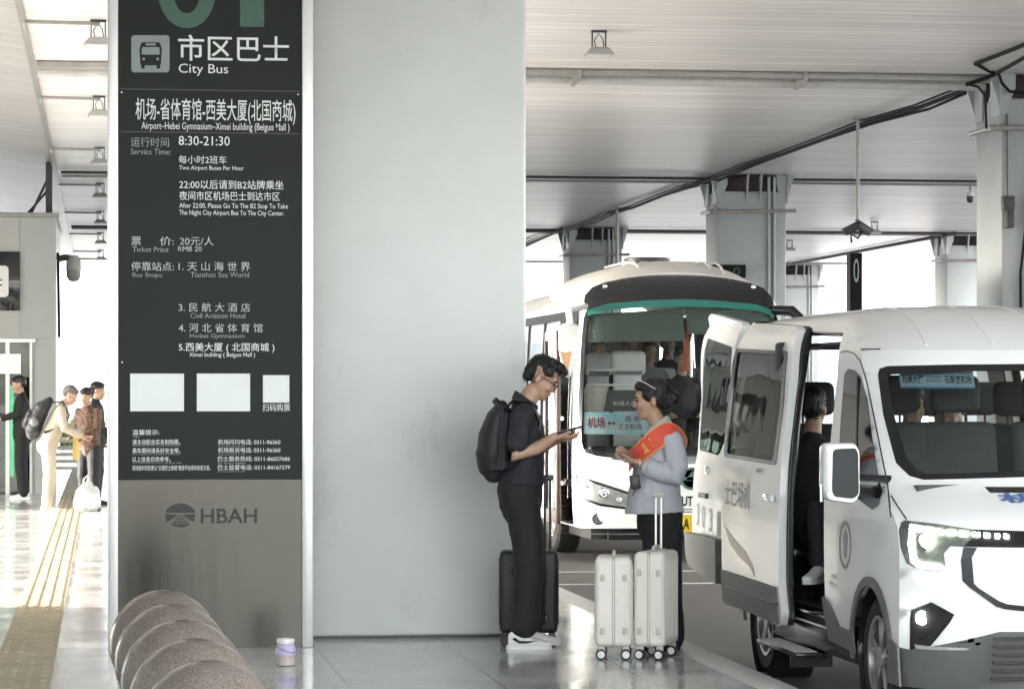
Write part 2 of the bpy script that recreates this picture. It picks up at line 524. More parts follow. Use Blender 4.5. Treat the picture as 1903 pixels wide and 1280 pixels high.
# ------------------------------------------------------------------ columns
def column(label, x, y, w=1.12, dpt=0.95, top=ZC, bracket=True, m=None, group='painted steel columns under the roof', base=ROAD):
    m = m or M_paint2
    t = thing('column', label, 'column', (x + w / 2, y + dpt / 2, base), 0, group)
    h = top - base
    cap = 0.27 if bracket else 0.0
    b = MB(); b.box(-w / 2, w / 2, -dpt / 2, dpt / 2, 0, h - cap - (0.0 if bracket else 0.01), 0.03, 2)
    b.build('shaft', m, t)
    if bracket:
        b = MB(); b.box(-w * 0.36, w * 0.36, -dpt * 0.36, dpt * 0.36, h - cap, h - 0.02, 0.02)
        b.build('bearing', M_rust, t)
        zt = h - 0.004
        for sx in (-1, 1):                       # tapered corner stiffeners and front ribs
            for sy in (-1, 1):
                b = MB()
                xo, yo = sx * w / 2, sy * dpt / 2
                b.prism([(xo + sx * 0.14, yo - sy * 0.02, zt), (xo - sx * 0.16, yo - sy * 0.02, zt), (xo - sx * 0.16, yo - sy * 0.02, zt - 0.16), (xo - sx * 0.03, yo - sy * 0.02, zt - 0.46), (xo + sx * 0.0, yo - sy * 0.02, zt - 0.46)], (0, sy * 0.024, 0))
                b.prism([(xo + sx * 0.004, yo + sy * 0.12, zt), (xo + sx * 0.004, yo - sy * 0.34, zt), (xo + sx * 0.004, yo - sy * 0.3, zt - 0.46), (xo + sx * 0.004, yo, zt - 0.46)], (sx * 0.02, 0, 0))
                b.build('bracket', m, t)
        for sy in (-1, 1):
            for xx in (-0.1, 0.12):
                b = MB(); b.prism([(xx, sy * (dpt / 2 + 0.001), zt), (xx, sy * (dpt / 2 + 0.15), zt), (xx, sy * (dpt / 2 + 0.001), zt - 0.44)], (0.025, 0, 0))
                b.build('rib', m, t)
        b = MB()
        zr = h - 0.58
        o = 0.05
        b.tube([(-w / 2 - o - 0.1, -dpt / 2 - o, zr - 0.03), (w / 2 + o + 0.1, -dpt / 2 - o, zr)], 0.03, 8)
        b.tube([(-w / 2 - o, -dpt / 2 - o, zr), (-w / 2 - o, dpt / 2 + o, zr)], 0.03, 8)
        b.build('cable_rail', M_pipe, t)
        b = MB()
        for xx in (0.27, 0.36):
            b.tube([(xx, -dpt / 2 - 0.03, h - 0.05), (xx, -dpt / 2 - 0.03, 0.4)], 0.024, 8)
        b.build('downpipe', m, t)
    return t

p = onY(978, 1182, 18.4)
t = thing('column', 'broad pale green grey pillar behind the bus information totem, a man in black beside it', 'column', (p.x - 0.75, 19.15, 0), 0, 'painted steel columns under the roof')
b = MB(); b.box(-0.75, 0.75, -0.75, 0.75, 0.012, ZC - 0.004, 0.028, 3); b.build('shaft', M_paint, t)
b = MB(); b.box(-0.742, 0.742, -0.742, 0.742, 0.0, 0.014); b.build('base_joint', M_dark, t, smooth=False)

row1 = [onZ(px, py, ZC) for px, py in ((1808, 150), (1300, 330), (1028, 425))]
X1 = 9.75
lab1 = ['tall grey steel column at the right edge of the roof bay, black cables down its face',
        'grey steel column rising directly behind the white minibus coach',
        'distant steel column above the left end of the coach roof']
for p, lb in zip(row1, lab1):
    column(lb, X1, p.y - 0.8)
row2 = [onZ(px, py, ZC) for px, py in ((1785, 433), (1468, 492))]
for p, lb in zip(row2, ['far pale column half hidden behind the tall grey column with cables', 'farthest pale column left of the black totem beyond the van']):
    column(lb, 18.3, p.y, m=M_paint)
# cables taped down the big right column
p = row1[0] - Vector((0, 0.8, 0))
b = MB()
for k in range(4):
    xx = X1 + 0.22 + k * 0.085
    b.tube([(xx + 0.12, p.y - 0.04, ZC - 0.7), (xx + 0.05, p.y - 0.05, ZC - 1.6), (xx - 0.02, p.y - 0.05, ZC - 2.2), (xx, p.y - 0.05, 1.0)], 0.016, 6)
tag(b.build('cable_bundle', M_cable), 'four black cables running down the face of the right hand grey column', 'cable')
b = MB()
xx = X1 + 0.05
b.tube([(xx, p.y - 0.03, ZC - 0.45), (xx + 0.005, p.y - 0.03, ZC - 1.35)], 0.012, 6)
b.box(xx - 0.06, xx + 0.07, p.y - 0.12, p.y - 0.001, ZC - 1.5, ZC - 1.35, 0.01)
b.box(xx - 0.03, xx + 0.05, p.y - 0.16, p.y - 0.001, ZC - 1.7, ZC - 1.5, 0.01)
tag(b.build('junction_box', M_dark), 'small dark switch box with a cable on the right hand grey column', 'electrical box')

# ------------------------------------------------------------------ pipes and cables under the ceiling
def pipe(label, pts, r, m=M_pipe, n=8, group=None, name='ceiling_pipe'):
    b = MB(); b.tube(pts, r, n)
    return tag(b.build(name, m), label, 'pipe', group)
yA, yB, yC = row1[0].y, row1[1].y, row1[2].y
GP = 'pipes and trunking under the roof'
t = thing('cable_tray', 'thick pale trunking crossing the ceiling towards the nearest column', 'cable tray', (4, yA - 0.2, ZC), 0, GP)
b = MB(); b.box(XE + 0.05, X1 + 0.15, yA - 0.62, yA - 0.42, ZC - 0.075, ZC - 0.006, 0.01); b.build('tray', M_pipe, t, world=True)
b = MB(); b.tube([(XE + 0.05, yA - 0.2, ZC - 0.09), (X1, yA - 0.2, ZC - 0.09)], 0.045, 10); b.build('conduit', mat('pale_pipe', (0.55, 0.54, 0.53), 0.35, var=0.1), t, world=True)
for xx in (1.2, 5.1, 7.6):
    b = MB(); b.box(xx - 0.02, xx + 0.02, yA - 0.64, yA - 0.13, ZC - 0.145, ZC - 0.004); b.build('hanger', M_pipe, t, world=True)
for (yy, rr, q) in ((yB, 0.022, 'second'), (yC, 0.022, 'third')):
    pipe('dark pipe crossing the ceiling on the near side of the %s column row' % q, [(XE + 0.1, yy - 0.55, ZC - 0.06), (20, yy - 0.55, ZC - 0.06)], rr, M_dark, group=GP)
    pipe('grey pipe crossing the ceiling just beyond its dark twin at the %s column row' % q, [(XE + 0.1, yy + 0.35, ZC - 0.05), (20, yy + 0.35, ZC - 0.05)], rr, M_pipe, group=GP)
pipe('thin pipe crossing the ceiling near its far end', [(XE + 0.1, yC + 14.6, ZC - 0.05), (20, yC + 14.6, ZC - 0.05)], 0.025, M_pipe, group=GP)
# long cable run over the column row
ys = [yA - 3.4, yA - 1.2, yA + 0.2]
b = MB()
xr = X1 - 0.1
pts = []
y = yA - 0.2
k = 0
while y < 83:
    pts.append((xr + 0.03 * math.sin(k * 1.7), y, ZC - 0.075 - 0.02 * math.sin(k * 2.3))); y += 2.4; k += 1
b.tube(pts, 0.028, 8)
b.tube([(x + 0.11, y, z + 0.01 - 0.03 * math.sin(i * 1.3)) for i, (x, y, z) in enumerate(pts)], 0.018, 8)
b.tube([(x - 0.08, y, z + 0.02) for (x, y, z) in pts], 0.014, 8)
tag(b.build('cable_bundle', M_cable), 'long bundle of black cables running along the ceiling above the column row', 'cable')
b = MB()
def cz(px, py, dz=0.03): return tuple(onZ(px, py, ZC - dz))
yh = yA - 0.95
def cy(px, py): return tuple(onY(px, py, yh))
b.tube([cz(1813, 119), cz(1860, 101), cz(1910, 81)], 0.024, 8)
b.tube([cz(1813, 119), cy(1838, 133), cy(1856, 137), cy(1862, 155), cy(1876, 170), cy(1910, 174)], 0.018, 8)
b.tube([cy(1795, 158), cy(1830, 146), cy(1850, 138), cz(1885, 118, 0.08), cz(1910, 104, 0.08)], 0.022, 8)
b.tube([cy(1800, 157), cy(1818, 162), cy(1831, 178), cy(1833, 240)], 0.014, 8)
tag(b.build('cable_bundle', M_cable), 'loose black cables looping over the head of the right hand column', 'cable')
b = MB()
b.tube([(18.2, row2[0].y - 1, ZC - 0.06), (18.2, 83, ZC - 0.06)], 0.04, 8)
tag(b.build('cable_bundle', M_cable), 'thin black cable running between the far pale columns', 'cable')
# ------------------------------------------------------------------ bus information totem
TY = 17.8
M_sign = mat('sign_charcoal', (0.0125, 0.016, 0.0145), 0.42, var=0.12, scale=3, rvar=0.08, spec=0.15)
M_steel = mat('brushed_steel_base', (0.046, 0.0435, 0.040), 0.2, metal=0.9, var=0.05, scale=1.2, stretch=(3, 3, 0.5), rvar=0.08, bump=0.10, bscale=2.0)
M_ink = mat('lettering_white', (0.68, 0.70, 0.69), 0.5, var=0.05)
M_inkd = mat('lettering_worn', (0.26, 0.285, 0.28), 0.5, var=0.4, scale=30)
M_inkm = mat('lettering_grey', (0.46, 0.48, 0.48), 0.5, var=0.25, scale=30)
M_inkg = mat('lettering_green', (0.018, 0.075, 0.046), 0.4, var=0.1)
M_logo = mat('logo_dark', (0.016, 0.015, 0.014), 0.5, var=0.1)
xl, xr_ = onY(200, 900, TY).x, onY(582, 900, TY).x
xa, xb = onY(220, 900, TY).x, onY(561, 900, TY).x
zb = onY(390, 890, TY).z
t = thing('totem_sign', 'tall charcoal bus information totem with white lettering and steel base', 'sign', ((xl + xr_) / 2, TY + 0.24, 0))
TOTEM = t
top = ZC - 0.25
b = MB(); b.box(xa, xb, TY + 0.02, TY + 0.46, zb, top); b.build('sign_panel', M_sign, t, world=True, smooth=False)
b = MB(); b.box(xa, xb, TY + 0.018, TY + 0.46, 0.0, zb - 0.004); b.build('base_panel', M_steel, t, world=True, smooth=False)
for x0, x1 in ((xl, xa - 0.001), (xb + 0.001, xr_)):
    b = MB(); b.box(x0, x1, TY, TY + 0.48, 0.0, top + 0.02, 0.006); b.build('frame_post', M_alu, t, world=True)
b = MB(); b.box(xl, xr_, TY, TY + 0.48, top + 0.021, top + 0.08, 0.006); b.build('top_cap', M_alu, t, world=True)
def seam(py):
    z = onY(390, py, TY + 0.02).z
    b.box(xa + 0.004, xb - 0.004, TY + 0.017, TY + 0.0199, z - 0.003, z + 0.003)
b = MB(); seam(168); seam(247); b.build('panel_seam', M_black, t, world=True, smooth=False)
b = MB()
for px, py in ((226, 172), (554, 176), (227, 673)):
    q = onY(px, py, TY + 0.02); b.lathe([(0.005, TY + 0.0195), (0.005, TY + 0.014), (0.002, TY + 0.013)], (q.x, 0, q.z), 10, 'Y')
b.build('screw', M_alu, t, world=True)

def sign_text(mb, s, x0, y0, x1, y1, off=0.0, plane=None, spacing=1.0):
    Yp = plane if plane is not None else TY + 0.0165
    a, c = onY(x0, y1, Yp), onY(x1, y0, Yp)
    text_in(mb, s, a, (c.x - a.x, 0, 0), (0, 0, c.z - a.z), off, spacing, 12 if y1 - y0 > 40 else 3)
G = MB()
sign_text(G, '0', 291, -118, 403, 52, 0.012); sign_text(G, '1', 446, -118, 491, 50, 0.012)
G.build('stop_number', M_inkg, t, world=True, smooth=False)
B = MB()
sign_text(B, '市区巴士', 331, 68, 537, 113, 0.008)
sign_text(B, 'City Bus', 332, 120, 424, 141)
B.build('heading_lettering', M_ink, t, world=True, smooth=False)
B = MB()
sign_text(B, '机场-省体育馆-西美大厦(北国商城)', 252, 186, 549, 229, 0.004)
sign_text(B, 'Airport–Hebei Gymnasium–Ximei building (Beiguo Mall )', 263, 230, 538, 244, 0.002)
B.build('route_lettering', M_ink, t, world=True, smooth=False)
B = MB()
for s, x0, y0, x1, y1, o in (
    ('8:30-21:30', 332, 254, 427, 270, .003), ('每小时2班车', 332, 290, 421, 304, .0), ('Two Airport Buses Per Hour', 333, 309, 453, 318, .003),
    ('22:00以后请到B2站牌乘坐', 333, 336, 527, 351, .003), ('夜间市区机场巴士到达市区', 333, 357, 520, 372, .003),
    ('After 22:00, Please Go To The B2 Stop To Take', 333, 379, 535, 389, .003), ('The Night City Airport Bus To The City Center.', 333, 392, 528, 402, .003),
    ('5.西美大厦 ( 北国商城 )', 332, 637, 510, 655, .004), ('Ximei building ( Beiguo Mall )', 352, 655, 474, 665, .004),
    ('扫码购票', 488, 750, 539, 764, .003),
    ('温馨提示:', 246, 798, 296, 808, .0), ('请主动配合实名制购票。', 246, 816, 335, 826, .003), ('乘车期间请系好安全带。', 246, 832, 335, 842, .003),
    ('以上信息仅供参考。', 246, 848, 317, 858, .003), ('班线临时则变更以“交通巴士快线”微信平台发布信息为准。', 246, 864, 391, 874, .004),
    ('机场问询电话: 0311-96360', 405, 816, 521, 826, .003), ('机场投诉电话: 0311-96360', 405, 831, 521, 841, .003),
    ('巴士服务热线: 0311-86027686', 405, 847, 539, 857, .003), ('巴士监督电话: 0311-84167379', 405, 863, 539, 873, .003)):
    B = MB(); sign_text(B, s, x0, y0, x1, y1, o); B.build('notice_lettering', M_ink, t, world=True, smooth=False)
for s, x0, y0, x1, y1 in (('20元/人', 334, 440, 397, 456), ('1. 天 山 海 世 界', 332, 487, 465, 503), ('3. 民 航 大 酒 店', 332, 563, 465, 579),
                          ('4. 河 北 省 体 育 馆', 332, 601, 488, 617), ('停靠站点:', 244, 487, 323, 503), ('票', 244, 440, 262, 456), ('价:', 297, 440, 323, 456), ('RMB 20', 331, 458, 375, 467)):
    B = MB(); sign_text(B, s, x0, y0, x1, y1, 0.0); B.build('stop_list_lettering', M_inkm, t, world=True, smooth=False)
for s, x0, y0, x1, y1 in (('运行时间', 243, 256, 314, 273), ('Service Time:', 243, 277, 317, 287), ('Ticket Price', 246, 459, 313, 468), ('Bus Stops:', 246, 507, 303, 517),
                          ('Tianshan Sea World', 354, 506, 463, 515), ('Civil Aviation Hotel', 354, 582, 456, 591), ('Heibei Gymnasium', 353, 620, 455, 630),
                          ('Tips', 246, 809, 259, 814), ('Please cooperate with real name ticket purchase', 246, 826, 335, 830), ('Please fasten your seat belt during the ride', 246, 842, 334, 846),
                          ('This information is for reference only', 246, 858, 337, 862), ('Airport Information Hotline', 405, 827, 456, 831), ('Airport Complaint Hotline', 405, 842, 456, 846),
                          ('Bus Service Hotline', 405, 858, 456, 862), ('Bus Supervision Hotline', 405, 874, 456, 878)):
    B = MB(); sign_text(B, s, x0, y0, x1, y1); B.build('worn_lettering', M_inkd, t, world=True, smooth=False)
# bus pictogram
Yp = TY + 0.0165
def P2(px, py, Y): q = onY(px, py, Y); return Vector((q.x, q.y, q.z))
b = MB(); b.poly([P2(x, y, Yp) for x, y in rrect(71, 69, 6, 4, 279.5, 100.5)])
ic = b.build('pictogram_plate', mat('pictogram_grey', (0.20, 0.235, 0.24), 0.4), t, world=True, smooth=False)
b = MB()
for pts in (roundpoly([(261, 122), (259, 92), (263, 79), (297, 79), (301, 92), (299, 122)], 4),
            roundpoly([(262, 121), (269, 121), (269, 128), (263, 128)], 1), roundpoly([(291, 121), (298, 121), (297, 128), (291, 128)], 1)):
    b.poly([P2(x, y, Yp - 0.002) for x, y in pts])
b.build('bus_pictogram', M_sign, ic, world=True, smooth=False)
b = MB()
for pts in (roundpoly([(263, 102), (264, 88), (296, 88), (297, 102)], 2), roundpoly([(270, 81), (290, 81), (289, 85), (271, 85)], 1),
            rrect(5, 5, 2.4, 3, 267, 110), rrect(5, 5, 2.4, 3, 293, 110)):
    b.poly([P2(x, y, Yp - 0.004) for x, y in pts])
b.build('bus_pictogram_detail', MATS['pictogram_grey'], ic, world=True, smooth=False)
# blank white inserts
for x0, y0, x1, y1 in ((242, 694, 342, 764), (366, 694, 465, 764), (489, 697, 538, 748)):
    a, c = onY(x0, y1, TY), onY(x1, y0, TY)
    b = MB(); b.box(a.x, c.x, TY + 0.0155, TY + 0.0199, a.z, c.z)
    b.build('blank_insert', mat('insert_white', (0.66, 0.69, 0.68), 0.4, var=0.03), t, world=True, smooth=False)
# operator mark on the steel base: oval emblem and letters
Yl = TY + 0.0155
b = MB()
def ell(cx, cy, rx, ry, a0, a1, n=20):
    return [(cx + rx * math.cos(R(a0 + (a1 - a0) * k / n)), cy + ry * math.sin(R(a0 + (a1 - a0) * k / n))) for k in range(n + 1)]
ex, ey, rx, ry = 335, 957, 29, 22
up = ell(ex, ey, rx, ry, 192, 348)            # top cap of the oval (image y grows downwards)
b.poly([P2(x, y, Yl) for x, y in up])
b.poly([P2(x, y, Yl) for x, y in [(306.6, 955), (328, 955), (330, 957.5), (310, 970)]])
b.poly([P2(x, y, Yl) for x, y in [(363.4, 955), (342, 955), (340, 957.5), (360, 970)]])
for (hw, y0, y1) in ((4, 955.5, 957.5), (8, 959.5, 962), (12.5, 964, 966.5), (17, 968.5, 971.5)):
    b.poly([P2(x, y, Yl) for x, y in [(ex - hw, y1), (ex - hw + 2.5, y0), (ex + hw - 2.5, y0), (ex + hw, y1)]])
b.poly([P2(x, y, Yl) for x, y in ell(ex, ey, rx, ry, 48, 132)])
b.build('emblem', M_logo, t, world=True, smooth=False)
b = MB(); sign_text(b, 'HBAH', 373, 944, 478, 972, 0.018, Yl); b.build('operator_lettering', M_logo, t, world=True, smooth=False)
# ------------------------------------------------------------------ panels that follow a curved body
def inside(p, poly):
    x, y = p
    c = False
    j = len(poly) - 1
    for i in range(len(poly)):
        xi, yi = poly[i][0], poly[i][1]; xj, yj = poly[j][0], poly[j][1]
        if (yi > y) != (yj > y) and x < (xj - xi) * (y - yi) / (yj - yi) + xi: c = not c
        j = i
    return c
def skin(mb, poly, surf, out, off=0.0, thick=0.0, res=0.08, holes=(), tri=True):
    """2D polygon (a, b) laid on surf(a, b) -> Vector; out = outward direction (Vector or function); holes cut exactly"""
    bm = bmesh.new()
    bm.faces.new([bm.verts.new((p[0], p[1], 0)) for p in poly])
    bmesh.ops.triangulate(bm, faces=bm.faces[:])
    def cut(co, no):
        bmesh.ops.bisect_plane(bm, geom=bm.verts[:] + bm.edges[:] + bm.faces[:], dist=1e-6, plane_co=co, plane_no=no)
    xs = [p[0] for p in poly]; ys = [p[1] for p in poly]
    rx, ry = (res if hasattr(res, '__len__') else (res, res))
    k = math.floor(min(xs) / rx) + 1
    while k * rx < max(xs): cut((k * rx, 0, 0), (1, 0, 0)); k += 1
    k = math.floor(min(ys) / ry) + 1
    while k * ry < max(ys): cut((0, k * ry, 0), (0, 1, 0)); k += 1
    for h in holes:
        for i in range(len(h)):
            a, b2 = Vector((*h[i - 1][:2], 0)), Vector((*h[i][:2], 0))
            d = b2 - a
            if d.length > 1e-6: cut(a, (-d.y, d.x, 0))
    if holes:
        kill = [f for f in bm.faces if any(inside(f.calc_center_median()[:2], h) for h in holes)]
        bmesh.ops.delete(bm, geom=kill, context='FACES')
    bmesh.ops.remove_doubles(bm, verts=bm.verts[:], dist=1e-5)
    od = out if callable(out) else (lambda a, b: out)
    if thick:
        r = bmesh.ops.extrude_face_region(bm, geom=bm.faces[:])
        top = {v for v in r['geom'] if isinstance(v, bmesh.types.BMVert)}
    else:
        top = set()
    for v in bm.verts:
        a, b2 = v.co.x, v.co.y
        v.co = surf(a, b2) + Vector(od(a, b2)) * (off + (thick if v in top else 0.0))
    me = bpy.data.meshes.new('skin'); bm.to_mesh(me); bm.free()
    mb.mesh(me); bpy.data.meshes.remove(me)
def lerp_tab(tab, t):
    if t <= tab[0][0]: return tab[0][1]
    for (a, u), (b2, v) in zip(tab[:-1], tab[1:]):
        if t <= b2:
            q = (t - a) / (b2 - a)
            return u + (v - u) * q
    return tab[-1][1]
def smooth_tab(tab, t):
    """Catmull-Rom through a table"""
    if t <= tab[0][0]: return tab[0][1]
    if t >= tab[-1][0]: return tab[-1][1]
    for i in range(len(tab) - 1):
        if t <= tab[i + 1][0]:
            x0, y0 = tab[i]; x1, y1 = tab[i + 1]
            m0 = (y1 - tab[i - 1][1]) / (x1 - tab[i - 1][0]) if i > 0 else (y1 - y0) / (x1 - x0)
            m1 = (tab[i + 2][1] - y0) / (tab[i + 2][0] - x0) if i + 2 < len(tab) else (y1 - y0) / (x1 - x0)
            h = x1 - x0; q = (t - x0) / h
            return (2 * q**3 - 3 * q**2 + 1) * y0 + (q**3 - 2 * q**2 + q) * h * m0 + (-2 * q**3 + 3 * q**2) * y1 + (q**3 - q**2) * h * m1
# ------------------------------------------------------------------ van
M_vw = mat('van_white', (0.86, 0.865, 0.865), 0.2, var=0.015, scale=2, coat=0.6, rvar=0.03)
M_vg = mat('van_grey_cladding', (0.115, 0.115, 0.117), 0.5, var=0.1, scale=4)
M_vd = mat('van_dark_trim', (0.012, 0.012, 0.014), 0.25, var=0.2)
M_vi = mat('van_interior', (0.05, 0.05, 0.052), 0.7, var=0.2)
M_seat = mat('seat_fabric', (0.060, 0.062, 0.066), 0.8, var=0.15, scale=30)
M_glass = glass('windscreen_glass', dark=0.12, ior=1.4)
M_tint = glass('tinted_glass', (0.75, 0.85, 0.8), dark=0.82, ior=1.16)
M_dglass = mat('dark_window_glass', (0.012, 0.014, 0.014), 0.04, var=0.1, spec=0.9, rvar=0.02)
M_tyre = mat('tyre_rubber', (0.022, 0.021, 0.021), 0.75, var=0.2, scale=20)
M_rim = mat('alloy_rim', (0.42, 0.41, 0.40), 0.3, metal=0.8, var=0.08)
M_chrome = mat('chrome', (0.7, 0.71, 0.72), 0.12, metal=1.0, var=0.03)
M_led = mat('led_light', (0.9, 0.95, 0.85), 0.3, emit=(0.92, 1.0, 0.80), estr=9.0, var=0)
M_lens = glass('lamp_lens', (0.9, 0.95, 0.9), dark=0.1)
M_lampin = mat('lamp_housing', (0.16, 0.17, 0.16), 0.25, metal=0.5, var=0.3, scale=40)
M_step = mat('step_metal', (0.42, 0.41, 0.40), 0.35, metal=0.7, var=0.15)
M_orange = mat('orange_graphic', (0.62, 0.33, 0.17), 0.35, var=0.06)
M_gold = mat('pale_orange_graphic', (0.72, 0.55, 0.42), 0.35, var=0.05)
M_vtext = mat('grey_lettering', (0.22, 0.23, 0.24), 0.4)
M_bluetext = mat('blue_lettering', (0.07, 0.13, 0.38), 0.4)

VX, VY = 3.93, 13.95
VW, VL = 1.94, 4.67
hw = VW / 2
van = thing('van', 'white high roof passenger van with sliding door open and headlights on, at the kerb', 'van', (VX, VY, ROAD))
def tum(z):
    return smooth_tab([(0, 0.03), (0.45, 0.0), (1.0, 0.0), (1.3, 0.02), (1.7, 0.085), (1.95, 0.14), (2.08, 0.20), (2.16, 0.27)], z)
def prof(z):
    return smooth_tab([(0.18, 0.10), (0.35, 0.045), (0.55, 0.01), (0.8, 0.0), (0.97, 0.03), (1.06, 0.11), (1.14, 0.30), (1.21, 0.50), (1.265, 0.62), (1.5, 0.88), (1.75, 1.15), (1.86, 1.27), (1.93, 1.37)], z)
ZF = 1.93
def bow(z, u):
    u = abs(u)
    k = lerp_tab([(0.2, 1.0), (1.0, 1.0), (1.25, 0.8), (1.93, 0.8)], z)
    return k * (0.17 * u * u + 0.20 * u ** 7)
def vfront(u, z):
    return Vector((hw + u * (hw - tum(z)), prof(z) + bow(z, u), z))
def zroof(y, u):                                # roof height over y (distance behind the windscreen head)
    s = max(0.0, min(1.0, y / 1.25))
    zc = ZF + 0.27 * (1 - (1 - s) ** 2.3)
    au = abs(u)
    return zc - (zc - ZF) * (0.12 * au ** 2 + 0.18 * au ** 8) - 0.0 * s
def vroof(u, q):                                # q 0..1 along the roof
    y0 = vfront(u, ZF).y
    y = y0 + (VL - y0) * q
    z = zroof(y - y0, u)
    zr = zroof(y - y0, 1)
    e = max(0.0, q - 0.965) / 0.035
    z -= 0.05 * e * e
    return Vector((hw + u * (hw - tum(min(zr, 2.16))), y, z))
def vside(y, z, side=0):
    x = tum(min(z, 2.16)) + 0.35 * max(0.0, (y - VL + 0.18) / 0.18) ** 2 * 0.12
    return Vector((x if side == 0 else VW - x, y, z))
def hitF(px, py):
    """photo pixel -> (u, z) on the front of the van"""
    d = ray(px, py)
    lo, hi = 12.0, 18.0
    for i in range(60):
        t = (lo + hi) / 2
        p = Vector((d.x * t - VX, d.y * t - VY, HC + d.z * t - ROAD))
        z = min(max(p.z, 0.0), ZF)
        u = max(-1.15, min(1.15, (p.x - hw) / (hw - tum(z))))
        if p.y > prof(z) + bow(z, u): hi = t
        else: lo = t
    return (u, p.z)
def hitS(px, py, xo=0.0):
    """photo pixel -> (y, z) on the near side of the van, xo = how far the panel stands in"""
    z = 1.0
    for i in range(20):
        w = onX(px, py, VX + xo + tum(min(max(z, 0), 2.16)))
        z = w.z - ROAD
    return (w.y - VY, z)
OUTF, OUTS = Vector((0, -1, 0)), Vector((-1, 0, 0))
def FP(pts): return [hitF(x, y) for x, y in pts]
def SP(pts, xo=0.0): return [hitS(x, y, xo) for x, y in pts]
def mirror(poly): return poly + [(-u, z) for u, z in reversed(poly)]

# -- outlines read from the photo
wsl = FP([(1903, 886), (1800, 889), (1715, 891), (1690, 884), (1665, 860), (1641, 770), (1631, 696), (1634, 685), (1648, 680), (1780, 677), (1903, 676)])
gll = FP([(1903, 874), (1800, 878), (1722, 880), (1702, 872), (1684, 850), (1661, 770), (1650, 702), (1655, 696), (1780, 690), (1903, 689)])
def sym(p):                                    # close a left-half outline on the centre line and mirror it
    q = [(min(u, -0.02), z) for u, z in p]
    q = [(0.0, q[0][1])] + q + [(0.0, q[-1][1])]
    return q + [(-u, z) for u, z in reversed(q[1:-1])]
WS, GL = sym(wsl), sym(gll)
b = MB()
skin(b, [(-1, 0.40), (1, 0.40), (1, ZF), (-1, ZF)], vfront, OUTF, res=(0.05, 0.04), holes=[GL])
n = 26
roof = [[vroof(-1 + 2 * i / n, (j / 30.0) ** 1.35) for i in range(n + 1)] for j in range(31)]
b.rings(roof, cap=False, closed=False)
# near side: outline with door opening and wheel arches
WF, WR, RW = 0.92, 3.56, 0.335                  # wheel centres and tyre radius
def arc(c, r, zc=RW): return [(c + r * math.cos(R(a)), zc + r * math.sin(R(a))) for a in range(0, 361, 12)][:-1]
def side_poly():
    fe = [(vfront(-1, z).y, z) for z in (0.40, 0.55, 0.7, 0.85, 0.97, 1.06, 1.1, 1.14, 1.18, 1.21, 1.265, 1.35, 1.45, 1.6, 1.75, 1.86, ZF)]
    re = []
    for j in range(1, 31):
        q = (j / 30.0) ** 1.35
        v = vroof(-1, q); re.append((v.y, v.z))
    return fe + re + [(VL, 1.2), (VL, 0.42)]
op_f = SP([(1545, 1178), (1533, 1110), (1531, 960), (1532, 900), (1543, 820), (1556, 710), (1566, 622)])
y_b = 3.18
OPEN = op_f + [(op_f[-1][0] + 0.08, 2.03), (y_b - 0.1, 2.06), (y_b, 1.98), (y_b + 0.03, 1.2), (y_b, 0.42), (op_f[0][0], 0.42)]
skin(b, side_poly(), lambda y, z: vside(y, z), OUTS, res=(0.12, 0.05), holes=[OPEN, arc(WF, 0.40), arc(WR, 0.42)])
OW1 = roundpoly([(2.0, 1.24), (3.1, 1.24), (3.1, 1.88), (2.0, 1.88)], 0.07)
OW2 = roundpoly([(3.25, 1.24), (4.35, 1.24), (4.35, 1.88), (3.25, 1.88)], 0.07)
OW0 = roundpoly([(0.85, 1.22), (1.8, 1.22), (1.8, 1.85), (1.3, 1.85)], 0.07)
skin(b, side_poly(), lambda y, z: vside(y, z, 1), -OUTS, res=(0.12, 0.05), holes=[OW0, OW1, OW2, arc(WF, 0.40), arc(WR, 0.42)])
bmesh.ops.remove_doubles(b.bm, verts=b.bm.verts[:], dist=0.004)
body = b.build('body', M_vw, van, fixn=True, ang=32)
# inner lining: roof, far side, rear corner posts
b = MB()
skin(b, [(0.9, 0.3), (VL - 0.05, 0.3), (VL - 0.05, 1.98), (1.42, 1.98), (0.9, 1.5)], lambda y, z: vside(y, z, 1) + Vector((-0.05, 0, 0)), OUTS, thick=0.01, res=(0.3, 0.3), holes=[OW0, OW1, OW2])
b.box(0.2, VW - 0.2, 2.0, VL - 0.05, 1.975, 1.99)
b.box(0.22, VW - 0.22, 1.95, 2.1, 1.84, 1.974, 0.02)
skin(b, [(y_b - 0.05, 0.35), (VL - 0.03, 0.35), (VL - 0.03, 2.0), (y_b - 0.05, 2.0)], lambda y, z: vside(y, z) + Vector((0.05, 0, 0)), -OUTS, thick=0.01, res=(0.3, 0.3))
b.box(0.03, 0.11, y_b - 0.02, y_b + 0.1, 0.42, 2.0, 0.02)
b.build('interior_lining', M_vi, van)
b = MB(); b.box(0.06, VW - 0.06, 0.75, VL - 0.05, 0.40, 0.46); b.box(0.06, 0.4, op_f[0][0] + 0.05, y_b, 0.46, 0.475)
b.build('floor', M_vi, van)
b = MB(); b.prism([(0.16, 0.62, 1.235), (0.16, 1.15, 1.20), (0.16, 1.2, 0.9), (0.16, 0.7, 0.8)], (VW - 0.32, 0, 0))
b.box(1.3, 1.6, 1.0, 1.28, 1.1, 1.27, 0.04)
b.build('dashboard', M_vi, van)
b = MB(); b.lathe([(0.19, -0.015), (0.20, 0), (0.19, 0.015), (0.175, 0)], (0, 0, 0), 24, cap=False)
bmesh.ops.transform(b.bm, matrix=Matrix.Translation((1.42, 1.36, 1.14)) @ Matrix.Rotation(R(60), 4, 'X'), verts=b.bm.verts)
b.build('steering_wheel', M_vd, van)
